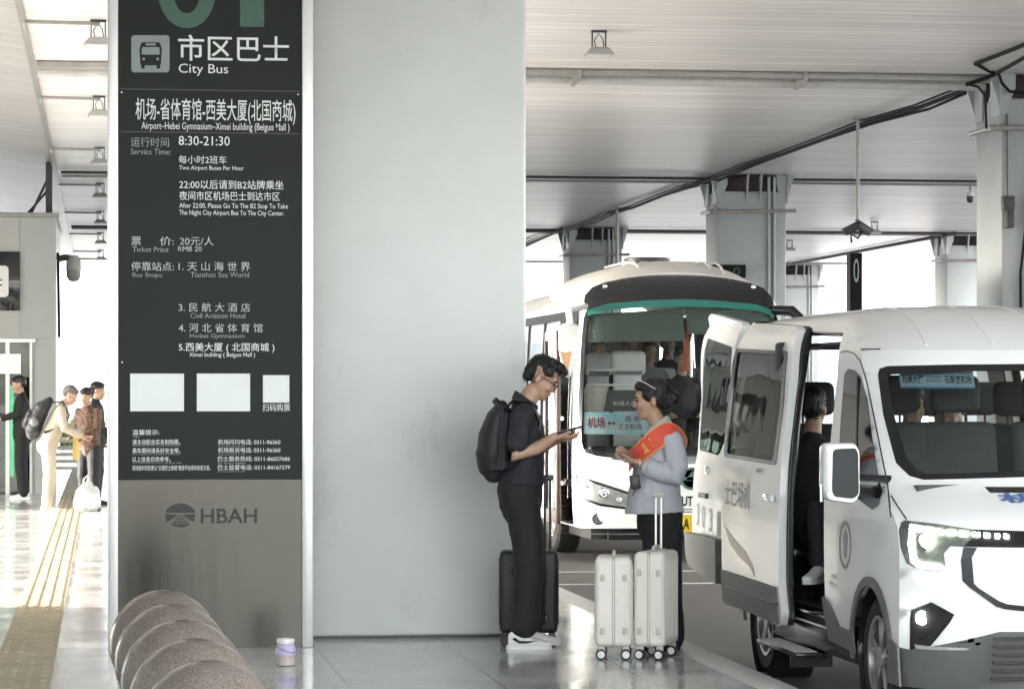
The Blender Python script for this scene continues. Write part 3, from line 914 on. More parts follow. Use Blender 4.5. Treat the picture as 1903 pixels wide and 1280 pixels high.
def seat(parent, x, y, z, w=0.46, name='seat', m=None, m2=None, hr=True, face=-1, h=0.68):
    m = m or M_seat
    b = MB()
    b.box(x - w / 2, x + w / 2, y - 0.25 if face < 0 else y - 0.2, y + 0.22, z + 0.28, z + 0.42, 0.05, 3)
    Mx = Matrix.Translation((x, y + 0.24 * -face * 1.0, z + 0.38)) @ Matrix.Rotation(R(10) * face, 4, 'X')
    b.box(-w / 2, w / 2, -0.06, 0.06, 0.0, h, 0.055, 3, M=Mx)
    b.box(x - 0.16, x + 0.16, y - 0.15, y + 0.15, z, z + 0.28, 0.02)
    o = b.build(name, m, parent)
    if hr:
        b = MB()
        Mx = Matrix.Translation((x, y + (0.36 + 0.0) * -face, z + 0.38 + h + 0.04)) @ Matrix.Rotation(R(6) * face, 4, 'X')
        b.box(-0.145, 0.145, -0.05, 0.05, 0.0, 0.21, 0.048, 3, M=Mx)
        for sx in (-0.06, 0.06): b.box(sx - 0.006, sx + 0.006, -0.006, 0.006, -0.09, 0.02, M=Mx)
        b.build('headrest', m2 or m, o)
    return o
def vpx(px, py, y):
    w = onY(px, py, VY + y); return w.x - VX
seat(van, vpx(1787, 800, 1.95), 1.72, 0.47, 0.46, h=0.70)
seat(van, vpx(1676, 800, 1.95) - 0.0, 1.72, 0.47, 0.40, h=0.70)
seat(van, vpx(1960, 800, 1.95) - 0.0, 1.72, 0.47, 0.46, h=0.70)
for yy in (2.85, 3.7):
    for xx in (0.45, 0.95, 1.5):
        if not (yy < 3 and xx < 0.5): seat(van, xx, yy, 0.46, 0.44)
# glass
b = MB(); skin(b, GL, vfront, OUTF, off=-0.006, res=(0.06, 0.05)); g = b.build('windscreen', M_glass, van)
b = MB(); skin(b, WS, vfront, OUTF, off=0.003, thick=0.003, res=(0.05, 0.05), holes=[GL]); b.build('windscreen_surround', M_vd, g)
for ow in (OW0, OW1, OW2):
    b = MB(); skin(b, ow, lambda y, z: vside(y, z, 1), -OUTS, off=-0.004, res=0.3); b.build('side_window', M_glass, van)
b = MB(); skin(b, roundpoly([(y_b + 0.12, 1.16), (VL - 0.3, 1.16), (VL - 0.3, 1.9), (y_b + 0.12, 1.9)], 0.08), vside, OUTS, off=0.003, thick=0.003, res=(0.2, 0.1)); b.build('rear_side_window', M_dglass, van)
b = MB()
cw = SP([(1561, 895), (1563, 800), (1571, 694), (1578, 685), (1590, 688), (1600, 700), (1613, 742), (1634, 885), (1641, 912), (1633, 938), (1622, 946), (1603, 932)])
skin(b, cw, vside, OUTS, off=0.003, thick=0.003, res=(0.08, 0.08)); w = b.build('cab_window', M_dglass, van)
b = MB()
e = SP([(1598, 700), (1596, 890)]); b.tube([vside(*q) + OUTS * 0.008 for q in e], 0.010, 6)
b.build('window_divider', M_vd, w)
# door shut lines on the cab side and bonnet
b = MB()
def line_s(pts, r=0.004): b.tube([vside(*hitS(x, y)) + OUTS * 0.0015 for x, y in pts], r, 5)
def line_f(pts, r=0.004): b.tube([vfront(*hitF(x, y)) + OUTF * 0.0015 for x, y in pts], r, 5)
line_s([(1564, 654), (1574, 652), (1588, 657), (1600, 672), (1612, 712), (1630, 800), (1650, 900), (1656, 960)])
b.build('door_gap', M_vd, van)
b = MB(); line_f([(1656, 921), (1668, 940), (1684, 964)]); b.build('bonnet_gap', M_vd, van)
b = MB()
b.tube([vroof(u, 0.003) + Vector((0, 0, 0.002)) for u in (-0.995, -0.9)], 0.004, 5)
b.build('roof_gap', M_vd, van)
b = MB()
for u in (-0.62, -0.2, 0.2, 0.62):             # pressed ribs along the roof
    b.tube([vroof(u, (j / 20.0) * 0.94 + 0.02) + Vector((0, 0, -0.004)) for j in range(21)], 0.009, 8)
b.build('roof_rib', M_vw, van)
# lower cladding and bumper
b = MB()
lowl = FP([(1652, 1200), (1690, 1206), (1809, 1205), (1832, 1190), (1858, 1173), (1903, 1173)])
low = [(0.0, lowl[-1][1])] + lowl[::-1]
bump_top = [(max(-1.0, u), z) for u, z in low] + [(-1.0, low[-1][1])]
bp = bump_top + [(-1.0, 0.24), (0.0, 0.20)]
bp = bp + []
full = bump_top[1:] + [(-1.0, 0.24), (0, 0.20), (1.0, 0.24)] + [(-u, z) for u, z in reversed(bump_top[1:])]
skin(b, full, vfront, OUTF, off=0.004, thick=0.012, res=(0.06, 0.06))
skin(b, [(vfront(-1, 0.5).y - 0.01, 0.24), (WF - 0.3, 0.24), (WF - 0.385, 0.47), (vfront(-1, 0.5).y - 0.01, low[-1][1])], vside, OUTS, off=0.002, thick=0.012, res=0.08)
skin(b, [(vfront(-1, 0.5).y - 0.01, 0.24), (WF - 0.3, 0.24), (WF - 0.385, 0.47), (vfront(-1, 0.5).y - 0.01, low[-1][1])], lambda y, z: vside(y, z, 1), -OUTS, off=0.002, thick=0.012, res=0.08)
bmp = b.build('bumper', M_vg, van)
b = MB()
for k in range(6):
    z = 0.30 + k * 0.04
    b.box(hw - 0.6, hw + 0.6, prof(z) - 0.026, prof(z) - 0.0, z, z + 0.012)
b.build('lower_grille', M_vd, bmp)
b = MB()
skin(b, SP([(1532, 1108), (1542, 1118), (1552, 1140), (1562, 1163), (1588, 1175), (1592, 1212), (1545, 1188)]), vside, OUTS, off=0.003, thick=0.014, res=0.1)
b.build('side_cladding', M_vg, van); b = MB()
skin(b, [(y_b + 0.02, 0.36), (WR - 0.42, 0.36), (WR - 0.40, 0.52), (y_b + 0.02, 0.55)], vside, OUTS, off=0.003, thick=0.014, res=0.1)
b.build('side_cladding', M_vg, van); b = MB()
skin(b, [(WR + 0.42, 0.36), (VL, 0.36), (VL, 0.62), (WR + 0.38, 0.6)], vside, OUTS, off=0.003, thick=0.014, res=0.1)
b.build('side_cladding', M_vg, van)
b = MB(); b.box(0.02, 0.25, 1.3, y_b + 0.1, 0.26, 0.40, 0.02); b.box(0.1, VW - 0.1, 0.5, VL - 0.1, 0.28, 0.39); b.build('underbody', M_vd, van)
for c in (WF, WR):
    for sd in (0, 1):
        b = MB()
        skin(b, arc(c, 0.42), lambda y, z: vside(y, max(z, 0.0), sd), OUTS if sd == 0 else -OUTS, off=0.002, thick=0.012, res=0.1, holes=[arc(c, 0.37), [(c - 1, -0.5), (c + 1, -0.5), (c + 1, 0.30), (c - 1, 0.30)]])
        b.build('arch_trim', M_vg, van)
        b = MB()
        xo = 0.27 if sd == 0 else VW - 0.27
        b.lathe([(0.385, 0.0), (0.385, 0.24)], (0.03 if sd == 0 else VW - 0.27, c, RW), 28, 'X', cap=False)
        b.lathe([(0.385, 0.0), (0.05, 0.001)], (xo, c, RW), 28, 'X', cap=False)
        b.build('wheel_well', M_black, van, fixn=False)
def wheel(parent, x, y, z, r, w=0.22, sgn=-1, rim_r=0.215, n=5):
    """sgn -1: outer face towards -x"""
    b = MB()
    prof_ = [(rim_r, -w / 2 + 0.01), (rim_r + 0.02, -w / 2), (r - 0.045, -w / 2 - 0.005), (r - 0.012, -w / 2 + 0.02), (r, -w / 2 + 0.05), (r, w / 2 - 0.05), (r - 0.012, w / 2 - 0.02), (r - 0.045, w / 2), (rim_r, w / 2 - 0.01)]
    b.lathe(prof_, (x, y, z), 40, 'X', cap=False)
    for k in range(44):
        a = 2 * PI * k / 44
        Mx = Matrix.Translation((x, y, z)) @ Matrix.Rotation(a, 4, 'X')
        b.box(-w / 2 + 0.03, w / 2 - 0.03, -0.012, 0.012, r - 0.008, r + 0.004, M=Mx)
    o = b.build('tyre', M_tyre, parent)
    b = MB()
    s = sgn
    b.lathe([(rim_r + 0.004, s * (w / 2 + 0.004)), (rim_r - 0.018, s * (w / 2 + 0.002)), (rim_r - 0.025, s * (w / 2 - 0.05)), (rim_r - 0.03, -s * (w / 2 - 0.02))], (x, y, z), 40, 'X', cap=False)
    for k in range(n * 2):
        a = 2 * PI * (k // 2) / n + (0.16 if k % 2 else -0.16)
        Mx = Matrix.Translation((x, y, z)) @ Matrix.Rotation(a, 4, 'X')
        xs = s * (w / 2 - 0.02)
        b.box(xs - 0.014, xs + 0.014, -0.013, 0.013, 0.04, rim_r - 0.01, 0.006, 1, M=Mx)
    b.lathe([(0.062, s * (w / 2 - 0.03)), (0.058, s * (w / 2 + 0.0)), (0.03, s * (w / 2 + 0.006)), (0.001, s * (w / 2 + 0.006))], (x, y, z), 20, 'X', cap=False)
    b.build('rim', M_rim, o)
    b = MB(); b.lathe([(0.16, s * (w / 2 - 0.10)), (0.05, s * (w / 2 - 0.09)), (0.001, s * (w / 2 - 0.09))], (x, y, z), 24, 'X'); b.build('brake_disc', mat('brake_steel', (0.12, 0.11, 0.11), 0.4, metal=0.8), o)
for c in (WF, WR):
    wheel(van, 0.15, c, RW, RW, sgn=-1); wheel(van, VW - 0.15, c, RW, RW, sgn=1)

# -- lamps, grille, badges on the nose
def fskin(name, pts, m, off, parent=None, thick=0.004, half=False, label=None, res=(0.05, 0.05)):
    """outline in photo pixels on the nose; made on both sides unless it is a centre piece"""
    p = FP(pts)
    outs = []
    for s in (1, -1):
        b = MB(); skin(b, [(u * s, z) for u, z in p], vfront, OUTF, off=off, thick=thick, res=res)
        outs.append(b.build(name, m, parent or van, label=label))
    return outs
hl = [(1681, 966), (1735, 972), (1809, 983), (1806, 1000), (1790, 1015), (1765, 1014), (1753, 1028), (1756, 1050), (1749, 1061), (1702, 1056), (1684, 1046), (1673, 1017), (1670, 985), (1674, 970)]
bar = FP([(1809, 983), (1903, 986), (1903, 1017), (1790, 1015), (1803, 1002)])
b = MB()
p = [(0.0, bar[1][1])] + [bar[1], bar[0], bar[4], bar[3], bar[2]] + [(0.0, bar[2][1])]
skin(b, p[1:-1] + [(-u, z) for u, z in reversed(p[1:-1])], vfront, OUTF, off=0.003, thick=0.004, res=0.05)
b.build('light_bar', M_vd, van)
heads = fskin('headlight', hl, M_lampin, 0.003)
inner = [(1690, 979), (1740, 985), (1752, 1000), (1744, 1018), (1748, 1048), (1705, 1044), (1692, 1034), (1686, 1000)]
for h, s in zip(heads, (1, -1)):
    def sub(name, pts, m, off, thick=0.004):
        b = MB(); skin(b, [(u * s, z) for u, z in FP(pts)], vfront, OUTF, off=off, thick=thick, res=0.05); return b.build(name, m, h)
    sub('daytime_strip', [(1690, 974), (1752, 984), (1752, 990), (1697, 984), (1696, 1015), (1700, 1042), (1750, 1051), (1750, 1057), (1704, 1053), (1692, 1042), (1687, 1010)], M_led, 0.010)
    uz = hitF(1722, 1003)
    c = vfront(uz[0] * s, uz[1])
    b = MB(); b.lathe([(0.044, c.y - 0.008), (0.046, c.y - 0.016), (0.040, c.y - 0.02)], (c.x, 0, c.z), 20, 'Y'); b.build('lamp_ring', M_chrome, h)
    b = MB(); b.lathe([(0.038, c.y - 0.02), (0.03, c.y - 0.032), (0.001, c.y - 0.036)], (c.x, 0, c.z), 20, 'Y'); b.build('low_beam', M_led, h)
    for k, (x, y, w_) in enumerate(((1766, 988, 8), (1789, 990, 8), (1813, 992, 6), (1833, 993.5, 5), (1852, 995, 4), (1869, 995.5, 4))):
        sub('led_segment', [(x - w_, y - 4), (x + w_, y - 3), (x + w_, y + 4), (x - w_, y + 3)], M_led, 0.010)
b = MB()
go = FP([(1903, 1135), (1866, 1131), (1850, 1126), (1800, 1090), (1788, 1078), (1785, 1040), (1790, 1016)])
gi = FP([(1903, 1125), (1872, 1122), (1856, 1116), (1818, 1092), (1809, 1083), (1805, 1035), (1815, 1017)])
def ring_skin(o, i, name, m, off):
    b = MB()
    # left half ring as quads, then mirrored
    for s in (1, -1):
        poly = [(u * s, z) for u, z in o] + [(u * s, z) for u, z in reversed(i)]
        skin(b, poly, vfront, OUTF, off=off, thick=0.006, res=0.05)
    k0, k1 = o[0], i[0]
    skin(b, [(k0[0], k0[1]), (-k0[0], k0[1]), (-k1[0], k1[1]), (k1[0], k1[1])], vfront, OUTF, off=off, thick=0.006, res=0.05)
    return b.build(name, m, van)
ring_skin(go, gi, 'grille_surround', M_vd, 0.004)
pods = fskin('fog_pod', [(1693, 1133), (1730, 1118), (1773, 1141), (1765, 1155), (1729, 1199), (1690, 1206), (1691, 1150)], M_vd, 0.003)
for h, s in zip(pods, (1, -1)):
    uz = hitF(1713, 1147); c = vfront(uz[0] * s, uz[1])
    b = MB(); b.lathe([(0.034, c.y - 0.008), (0.03, c.y - 0.02), (0.001, c.y - 0.022)], (c.x, 0, c.z), 20, 'Y'); b.build('fog_light', M_led, h)
    b = MB(); skin(b, [(u * s, z) for u, z in FP([(1697, 1196), (1722, 1199), (1800, 1203), (1798, 1207), (1725, 1206), (1700, 1204)])], vfront, OUTF, off=0.01, thick=0.008, res=0.05); b.build('chrome_strip', M_chrome, h)
b = MB()
v = FP([(1829, 904), (1903, 904), (1903, 915), (1840, 915)])
v = [(0.0, v[1][1])] + [v[1], v[0], v[3], v[2]] + [(0.0, v[2][1])]
skin(b, v[1:-1] + [(-u, z) for u, z in reversed(v[1:-1])], vfront, OUTF, off=0.003, thick=0.003, res=0.05); b.build('bonnet_vent', M_vd, van)
b = MB()
me = text_mesh('机场巴士', 0.02)
xs = [v.co.x for v in me.vertices]; ys = [v.co.y for v in me.vertices]
q0, q1 = hitF(1862, 935), hitF(1903, 917)
for v in me.vertices:
    a_ = (v.co.x - min(xs)) / (max(xs) - min(xs)); b_ = (v.co.y - min(ys)) / (max(ys) - min(ys))
    u = q0[0] + (-2 * q0[0]) * a_; z = q0[1] + (q1[1] - q0[1]) * b_
    v.co = vfront(u, z) + Vector((0, -0.004, 0.004))
b.mesh(me); b.build('lettering', M_bluetext, van, smooth=False)

# -- mirror
c = onX(1561, 879, VX - 0.20)
mc = Vector((c.x - VX, c.y - VY, c.z - ROAD))
k = c.y / CS / F * 1.0
k = (c - Vector((0, 0, HC))).length / F
b = MB()
prf = roundpoly([(-34, -56), (26, -56), (33, -40), (33, 20), (34, 40), (22, 57), (-28, 50), (-35, 30)], 13)
prf = [(x * k, -y * k) for x, y in prf]
b.rings([[mc + Vector((x * q, dy, z * q)) for x, z in prf] for q, dy in ((0.80, -0.075), (0.95, -0.06), (1.0, -0.03), (1.0, 0.05), (0.93, 0.075))])
o = b.build('mirror_housing', M_vw, van)
b = MB()
inn = [(x * k, -y * k) for x, y in roundpoly([(-20, -45), (22, -47), (27, -38), (28, 38), (18, 46), (-18, 42), (-22, 30)], 8)]
b.rings([[mc + Vector((x, dy, z)) for x, z in inn] for dy in (-0.0755, -0.082)])
b.build('mirror_face', mat('mirror_dark', (0.03, 0.034, 0.036), 0.5, spec=0.2), o)
b = MB(); b.tube([mc + Vector((28 * k, 0.0, -20 * k)), mc + Vector((62 * k, 0.02, -22 * k)), mc + Vector((95 * k, 0.05, -30 * k))], [(0.03, 0.055), (0.03, 0.055), (0.03, 0.075)], 10)
b.build('mirror_arm', M_vd, o)
b = MB(); b.tube([mc + Vector((-37 * k, -0.02, -20 * k)), mc + Vector((-37 * k, -0.02, -52 * k))], 0.008, 8); b.build('mirror_indicator', M_chrome, o)
# door handle
hh = hitS(1537, 940)
# -- sliding door, slid back and standing off the side
DX = -0.09
def dside(y, z): return vside(min(y, VL - 0.2), z) + Vector((DX, 0, 0))
def DP(pts): return SP(pts, DX)
dpoly = roundpoly(DP([(1345, 1118), (1400, 1141), (1449, 1163), (1452, 1140), (1447, 1085), (1449, 920), (1458, 800), (1470, 700), (1484, 612), (1478, 606), (1385, 599), (1378, 604), (1360, 735), (1345, 870), (1341, 1000), (1342, 1085)]), 0.02, 2)
dwin = roundpoly(DP([(1369, 650), (1462, 655), (1453, 760), (1440, 861), (1348, 846), (1358, 735)]), 0.05)
b = MB(); skin(b, dpoly, dside, OUTS, off=-0.045, thick=0.045, res=(0.15, 0.06), holes=[dwin]); dr = b.build('sliding_door', M_vw, van, ang=30)
b = MB(); skin(b, dwin, dside, OUTS, off=-0.010, res=0.2); g = b.build('door_window', M_tint, dr)
b = MB()
big = [((y - sum(q[0] for q in dwin) / len(dwin)) * 1.06 + sum(q[0] for q in dwin) / len(dwin), (z - sum(q[1] for q in dwin) / len(dwin)) * 1.03 + sum(q[1] for q in dwin) / len(dwin)) for y, z in dwin]
skin(b, big, dside, OUTS, off=0.0015, thick=0.002, res=0.2, holes=[[((y - sum(q[0] for q in dwin) / len(dwin)) * 0.95 + sum(q[0] for q in dwin) / len(dwin), (z - sum(q[1] for q in dwin) / len(dwin)) * 0.96 + sum(q[1] for q in dwin) / len(dwin)) for y, z in dwin]])
b.build('window_seal', M_vd, dr)
b = MB(); skin(b, DP([(1343, 1058), (1443, 1091), (1449, 1160), (1400, 1139), (1347, 1117)]), dside, OUTS, off=0.002, thick=0.012, res=0.1); cl = b.build('door_cladding', M_vg, dr)
b = MB(); b.tube([dside(*q) + OUTS * 0.014 for q in DP([(1345, 1085), (1448, 1122)])], 0.006, 6); b.build('cladding_groove', M_vd, cl)
# inner trim of the door: dark, facing the opening
b = MB(); skin(b, [((y - 3.6) * 0.97 + 3.6 - 0.015, z) for y, z in dpoly], dside, OUTS, off=-0.085, thick=0.04, res=0.2, holes=[dwin]); b.build('door_trim', M_vi, dr)
b = MB()
e = DP([(1486, 612), (1473, 700), (1461, 800), (1452, 920), (1450, 1085), (1454, 1150)])
b.tube([dside(*q) + Vector((0.06, -0.005, 0)) for q in e], 0.018, 8); b.build('door_seal', M_vd, dr)
hq = DP([(1432, 925)])[0]
b = MB()
p0 = dside(*hq)
b.box(p0.x - 0.03, p0.x - 0.004, p0.y - 0.13, p0.y + 0.09, p0.z - 0.022, p0.z + 0.022, 0.008); b.build('handle', M_vw, dr)
b = MB()
def stext(s, px0, px1, pt, pb, xo, off, surf, back=True, o=0.012):
    me = text_mesh(s, o)
    xs = [v.co.x for v in me.vertices]; ys = [v.co.y for v in me.vertices]
    y0, zb_ = hitS(px0, pb, xo); y1, _ = hitS(px1, pb, xo); _, zt_ = hitS(px0, pt, xo)
    for v in me.vertices:
        a_ = (v.co.x - min(xs)) / (max(xs) - min(xs)); b_ = (v.co.y - min(ys)) / (max(ys) - min(ys))
        v.co = surf(y0 + (y1 - y0) * a_, zb_ + (zt_ - zb_) * b_) + OUTS * off
    return me
b.mesh(stext('士巴场机', 1347, 1394, 890, 938, DX, 0.003, dside)); b.build('lettering', M_vtext, dr, smooth=False)
b = MB()
for k in range(5):
    b.mesh(stext('乘车热线'[:4], 1405, 1420, 868 + k * 13, 878 + k * 13, DX, 0.003, dside)) if k == 0 else None
b.build('hotline_lettering', M_vtext, dr, smooth=False)
b = MB(); skin(b, DP([(1346, 975), (1364, 1000), (1384, 1022), (1398, 1048), (1404, 1072), (1392, 1050), (1376, 1035), (1358, 1012)]), dside, OUTS, off=0.002, thick=0.001, res=0.2); b.build('leaf_graphic', M_gold, dr)
# -- rear barn door folded back in line with the side
RX = 0.0
def rside(y, z): return Vector((0.02 + tum(min(z, 2.16)) * 0.8 - 0.02, y, z))
def RP(pts): return [((lambda w: (w.y - VY, w.z - ROAD))(onX(x, y, VX + 0.0 + 0.8 * tum(min(2.16, max(0.0, 1.7 - (y - 730) * 0.0034)))))) for x, y in pts]
rp = roundpoly(RP([(1286, 1000), (1292, 1050), (1344, 1086), (1343, 1000), (1346, 860), (1362, 735), (1378, 604), (1374, 599), (1322, 583), (1316, 590), (1304, 735), (1298, 835), (1290, 880)]), 0.03, 3)
rw = roundpoly(RP([(1312, 628), (1361, 645), (1357, 735), (1352, 810), (1336, 846), (1300, 836), (1305, 735)]), 0.05)
b = MB(); skin(b, rp, rside, OUTS, off=-0.05, thick=0.05, res=(0.15, 0.08), holes=[rw]); rd = b.build('rear_door', M_vw, van, ang=30, label='rear barn door swung back, seen edge on')
b = MB(); skin(b, rw, rside, OUTS, off=-0.006, res=0.2); b.build('door_window', M_tint, rd)
b = MB(); skin(b, RP([(1286, 988), (1310, 993), (1344, 1002), (1345, 1084), (1318, 1069), (1293, 1049), (1288, 1030)]), rside, OUTS, off=0.004, thick=0.05, res=0.1); b.build('door_bumper', M_vg, rd)
b = MB()
q = RP([(1315, 873)])[0]; c0 = rside(*q)
b.lathe([(0.055, c0.x - 0.003), (0.055, c0.x - 0.012), (0.04, c0.x - 0.014)], (0, c0.y, c0.z), 20, 'X'); 
bmesh.ops.scale(b.bm, vec=(1, 1, 0.55), space=Matrix.Translation(-c0), verts=b.bm.verts)
b.build('badge', M_chrome, rd)
b = MB()
q0 = RP([(1303, 918), (1316, 924)])
b.box(-0.02, 0.006, q0[1][0], q0[0][0], q0[0][1] - 0.02, q0[0][1] + 0.012); b.build('handle', M_vd, rd)
b = MB()
for s, x in (('3', 1297), ('0', 1308), ('3', 1321), ('1', 1336)):
    me = text_mesh(s, 0.0)
    xs = [v.co.x for v in me.vertices]; ys = [v.co.y for v in me.vertices]
    (y0, z0), (y1, z1) = RP([(x - 3, 975 + (x - 1297) * 0.5)])[0], RP([(x + 3, 935 + (x - 1297) * 0.4)])[0]
    for v in me.vertices:
        a_ = (v.co.x - min(xs)) / (max(xs) - min(xs)); b_ = (v.co.y - min(ys)) / (max(ys) - min(ys))
        v.co = rside(y0 + (y1 - y0) * a_, z0 + (z1 - z0) * b_) + OUTS * 0.004
    b = MB(); b.mesh(me); b.build('fleet_number', M_vtext, rd, smooth=False)
# -- pull-out step and sill plate
y0, y1 = 2.05, 3.05
b = MB(); b.box(-0.13, 0.05, y0, y1, 0.235, 0.262, 0.006); st = b.build('step', M_vd, van)
b = MB()
for k in range(12):
    yy = y0 + 0.06 + k * (y1 - y0 - 0.12) / 11
    b.box(-0.125, 0.0, yy - 0.012, yy + 0.012, 0.262, 0.268)
b.build('step_tread', M_step, st)
b = MB(); b.box(-0.004, 0.10, op_f[0][0] + 0.1, y_b - 0.05, 0.462, 0.478, 0.004); b.build('sill_plate', M_chrome, van)
b = MB(); b.box(0.05, 0.30, WR - 0.62, WR - 0.60, 0.10, 0.42); b.build('mud_flap', M_vd, van)
# seal around the opening
b = MB()
b.tube([vside(y, z) + Vector((0.012, 0, 0)) for y, z in op_f[1:] + [(op_f[-1][0] + 0.08, 2.03), (y_b - 0.1, 2.05)]], 0.014, 6)
b.build('door_seal', M_vd, van)
# -- lettering and emblem on the cab door
b = MB()
b.mesh(stext('机场', 1545, 1556, 1064, 1074, 0, 0.003, vside)); b.mesh(stext('巴士', 1543, 1559, 1078, 1088, 0, 0.003, vside))
b.build('door_lettering', M_vtext, van, smooth=False)
b = MB()
q = hitS(1571, 1012); n_ = 24
ell_o = [(q[0] + 0.13 * math.cos(2 * PI * k / n_), q[1] + 0.13 * math.sin(2 * PI * k / n_)) for k in range(n_)]
ell_i = [(q[0] + 0.105 * math.cos(2 * PI * k / n_), q[1] + 0.105 * math.sin(2 * PI * k / n_)) for k in range(n_)]
skin(b, ell_o, vside, OUTS, off=0.002, thick=0.001, res=0.2, holes=[ell_i])
skin(b, [(q[0] - 0.02, q[1] - 0.07), (q[0] + 0.02, q[1] - 0.07), (q[0] + 0.05, q[1] + 0.05), (q[0], q[1] + 0.08), (q[0] - 0.05, q[1] + 0.05)], vside, OUTS, off=0.002, thick=0.001, res=0.2)
b.build('door_emblem', M_vtext, van)
# -- route card behind the windscreen
def vws(px, py, inn=0.05):
    u, z = hitF(px, py); return vfront(u, z) + Vector((0, inn, 0.0))
c00, c10, c01 = vws(1679, 721), vws(1818, 722), vws(1675, 689)
t = thing('route_card', 'pale blue route card hung inside the top of the van windscreen', 'sign', tuple(c00 + Vector((VX, VY, ROAD))))
o0 = Vector((0, 0, 0)); U = c10 - c00; V = (c01 - c00)
b = MB(); b.prism([o0, U, U + V, V], (0, 0.003, 0)); b.build('card', mat('card_blue', (0.42, 0.56, 0.66), 0.5, var=0.06), t, smooth=False)
b = MB()
nrm = Vector((0, -0.002, 0))
text_in(b, '西美大厦', o0 + U * 0.03 + V * 0.28 + nrm, U * 0.29, V * 0.5, 0.02)
text_in(b, '石家庄机场', o0 + U * 0.60 + V * 0.28 + nrm, U * 0.36, V * 0.5, 0.02)
text_in(b, '省体育馆', o0 + U * 0.36 + V * 0.60 + nrm, U * 0.2, V * 0.14)
for vv in (0.38, 0.47):
    b.poly([o0 + U * 0.35 + V * vv + nrm, o0 + U * 0.56 + V * vv + nrm, o0 + U * 0.56 + V * (vv + 0.03) + nrm, o0 + U * 0.35 + V * (vv + 0.03) + nrm])
b.build('lettering', M_logo, t, smooth=False)
b = MB(); b.prism([o0 + nrm, U + nrm, U + V * 0.1 + nrm, V * 0.1 + nrm], (0, 0.001, 0)); b.build('card_edge', mat('card_edge_blue', (0.12, 0.25, 0.40), 0.5), t, smooth=False)
# ------------------------------------------------------------------ coach
M_bw = mat('bus_white', (0.78, 0.79, 0.79), 0.2, var=0.02, scale=2, coat=0.5, rvar=0.03)
M_bsil = mat('bus_roof_silver', (0.55, 0.54, 0.53), 0.35, var=0.05, scale=2)
M_bmask = mat('bus_black_mask', (0.010, 0.011, 0.014), 0.15, var=0.1, coat=0.5)
M_teal = mat('teal_sun_band', (0.03, 0.17, 0.15), 0.25)
M_bint = mat('bus_interior', (0.2, 0.2, 0.2), 0.7, var=0.2)
M_cover = mat('headrest_cover', (0.72, 0.73, 0.75), 0.7, var=0.06, bump=0.2)
M_bseat = mat('bus_seat', (0.20, 0.20, 0.225), 0.8, var=0.2)
M_bdark = mat('bus_dark_glass', (0.02, 0.028, 0.028), 0.05, spec=0.12, rvar=0.02)
M_yel = mat('plate_yellow', (0.70, 0.48, 0.03), 0.4)
BX, BY = 4.745, 29.2
BWd, BL = 2.23, 7.2
bh = BWd / 2
bus = thing('bus', 'white passenger coach with black brow mask waiting behind the van, route card in its windscreen', 'bus', (BX, BY, ROAD))
def bprof(z): return smooth_tab([(0.2, 0.10), (0.45, 0.03), (0.75, 0.0), (1.1, 0.02), (1.5, 0.09), (2.0, 0.2), (2.4, 0.33), (2.62, 0.45), (2.8, 0.60), (2.97, 0.84)], z)
def bbow(u):
    u = abs(u); return 0.13 * u * u + 0.13 * u ** 12
def btum(z): return smooth_tab([(0.2, 0.03), (0.6, 0.0), (1.2, 0.0), (2.0, 0.025), (2.5, 0.055), (2.7, 0.09), (3.0, 0.12)], z)
def ztop(u): return 2.95 - 0.33 * abs(u) ** 2.3
def bfront(u, z): return Vector((bh + u * (bh - btum(min(z, 2.62))), bprof(z) + bbow(u), z))
def bhit(px, py):
    d = ray(px, py); lo, hi = 26.0, 34.0
    for i in range(60):
        t = (lo + hi) / 2
        p = Vector((d.x * t - BX, d.y * t - BY, HC + d.z * t - ROAD))
        z = min(max(p.z, 0.0), 2.97)
        u = max(-1.1, min(1.1, (p.x - bh) / (bh - btum(min(z, 2.62)))))
        if p.y > bprof(z) + bbow(u): hi = t
        else: lo = t
    return (u, p.z)
def BP(pts): return [bhit(x, y) for x, y in pts]
def symb(pts):
    q = [(min(u, -0.02), z) for u, z in BP(pts)]
    q = [(0.0, q[0][1])] + q + [(0.0, q[-1][1])]
    return q + [(-u, z) for u, z in reversed(q[1:-1])]
zt = lambda: None
top_pts = [(-1 + 2 * i / 24, ztop(-1 + 2 * i / 24)) for i in range(25)]
BWS = symb([(1283, 862), (1180, 856), (1110, 847), (1075, 838), (1071, 826), (1075, 740), (1080, 640), (1085, 590), (1091, 574), (1130, 566), (1200, 560), (1283, 557)])
b = MB()
skin(b, [(-1, 0.34), (1, 0.34)] + top_pts[::-1], bfront, OUTF, res=(0.06, 0.06), holes=[BWS])
rings = []
for j in range(17):
    y = None
    q = j / 16.0
    ring = []
    for i in range(25):
        u = -1 + 2 * i / 24
        f = bfront(u, ztop(u))
        ring.append(Vector((f.x, f.y + (BL - f.y) * q, f.z)))
    rings.append(ring)
b.rings(rings, cap=False, closed=False)
def bside(y, z, sd=0):
    x = btum(min(z, 2.62)); return Vector((x if sd == 0 else BWd - x, y, z))
bsp = [(bfront(-1, z).y, z) for z in (0.34, 0.6, 0.9, 1.2, 1.5, 1.8, 2.1, 2.4, 2.62)] + [(BL, 2.62), (BL, 0.34)]
WIN = [roundpoly([(y0, 1.35), (y0 + 1.12, 1.35), (y0 + 1.12, 2.46), (y0, 2.46)], 0.06) for y0 in (1.68, 2.86, 4.04, 5.22)]
DOOR = [(0.62, 0.36), (1.52, 0.36), (1.52, 2.36), (0.72, 2.36)]
def barc(c): return [(c + 0.44 * math.cos(R(a)), 0.42 + 0.44 * math.sin(R(a))) for a in range(0, 360, 15)]
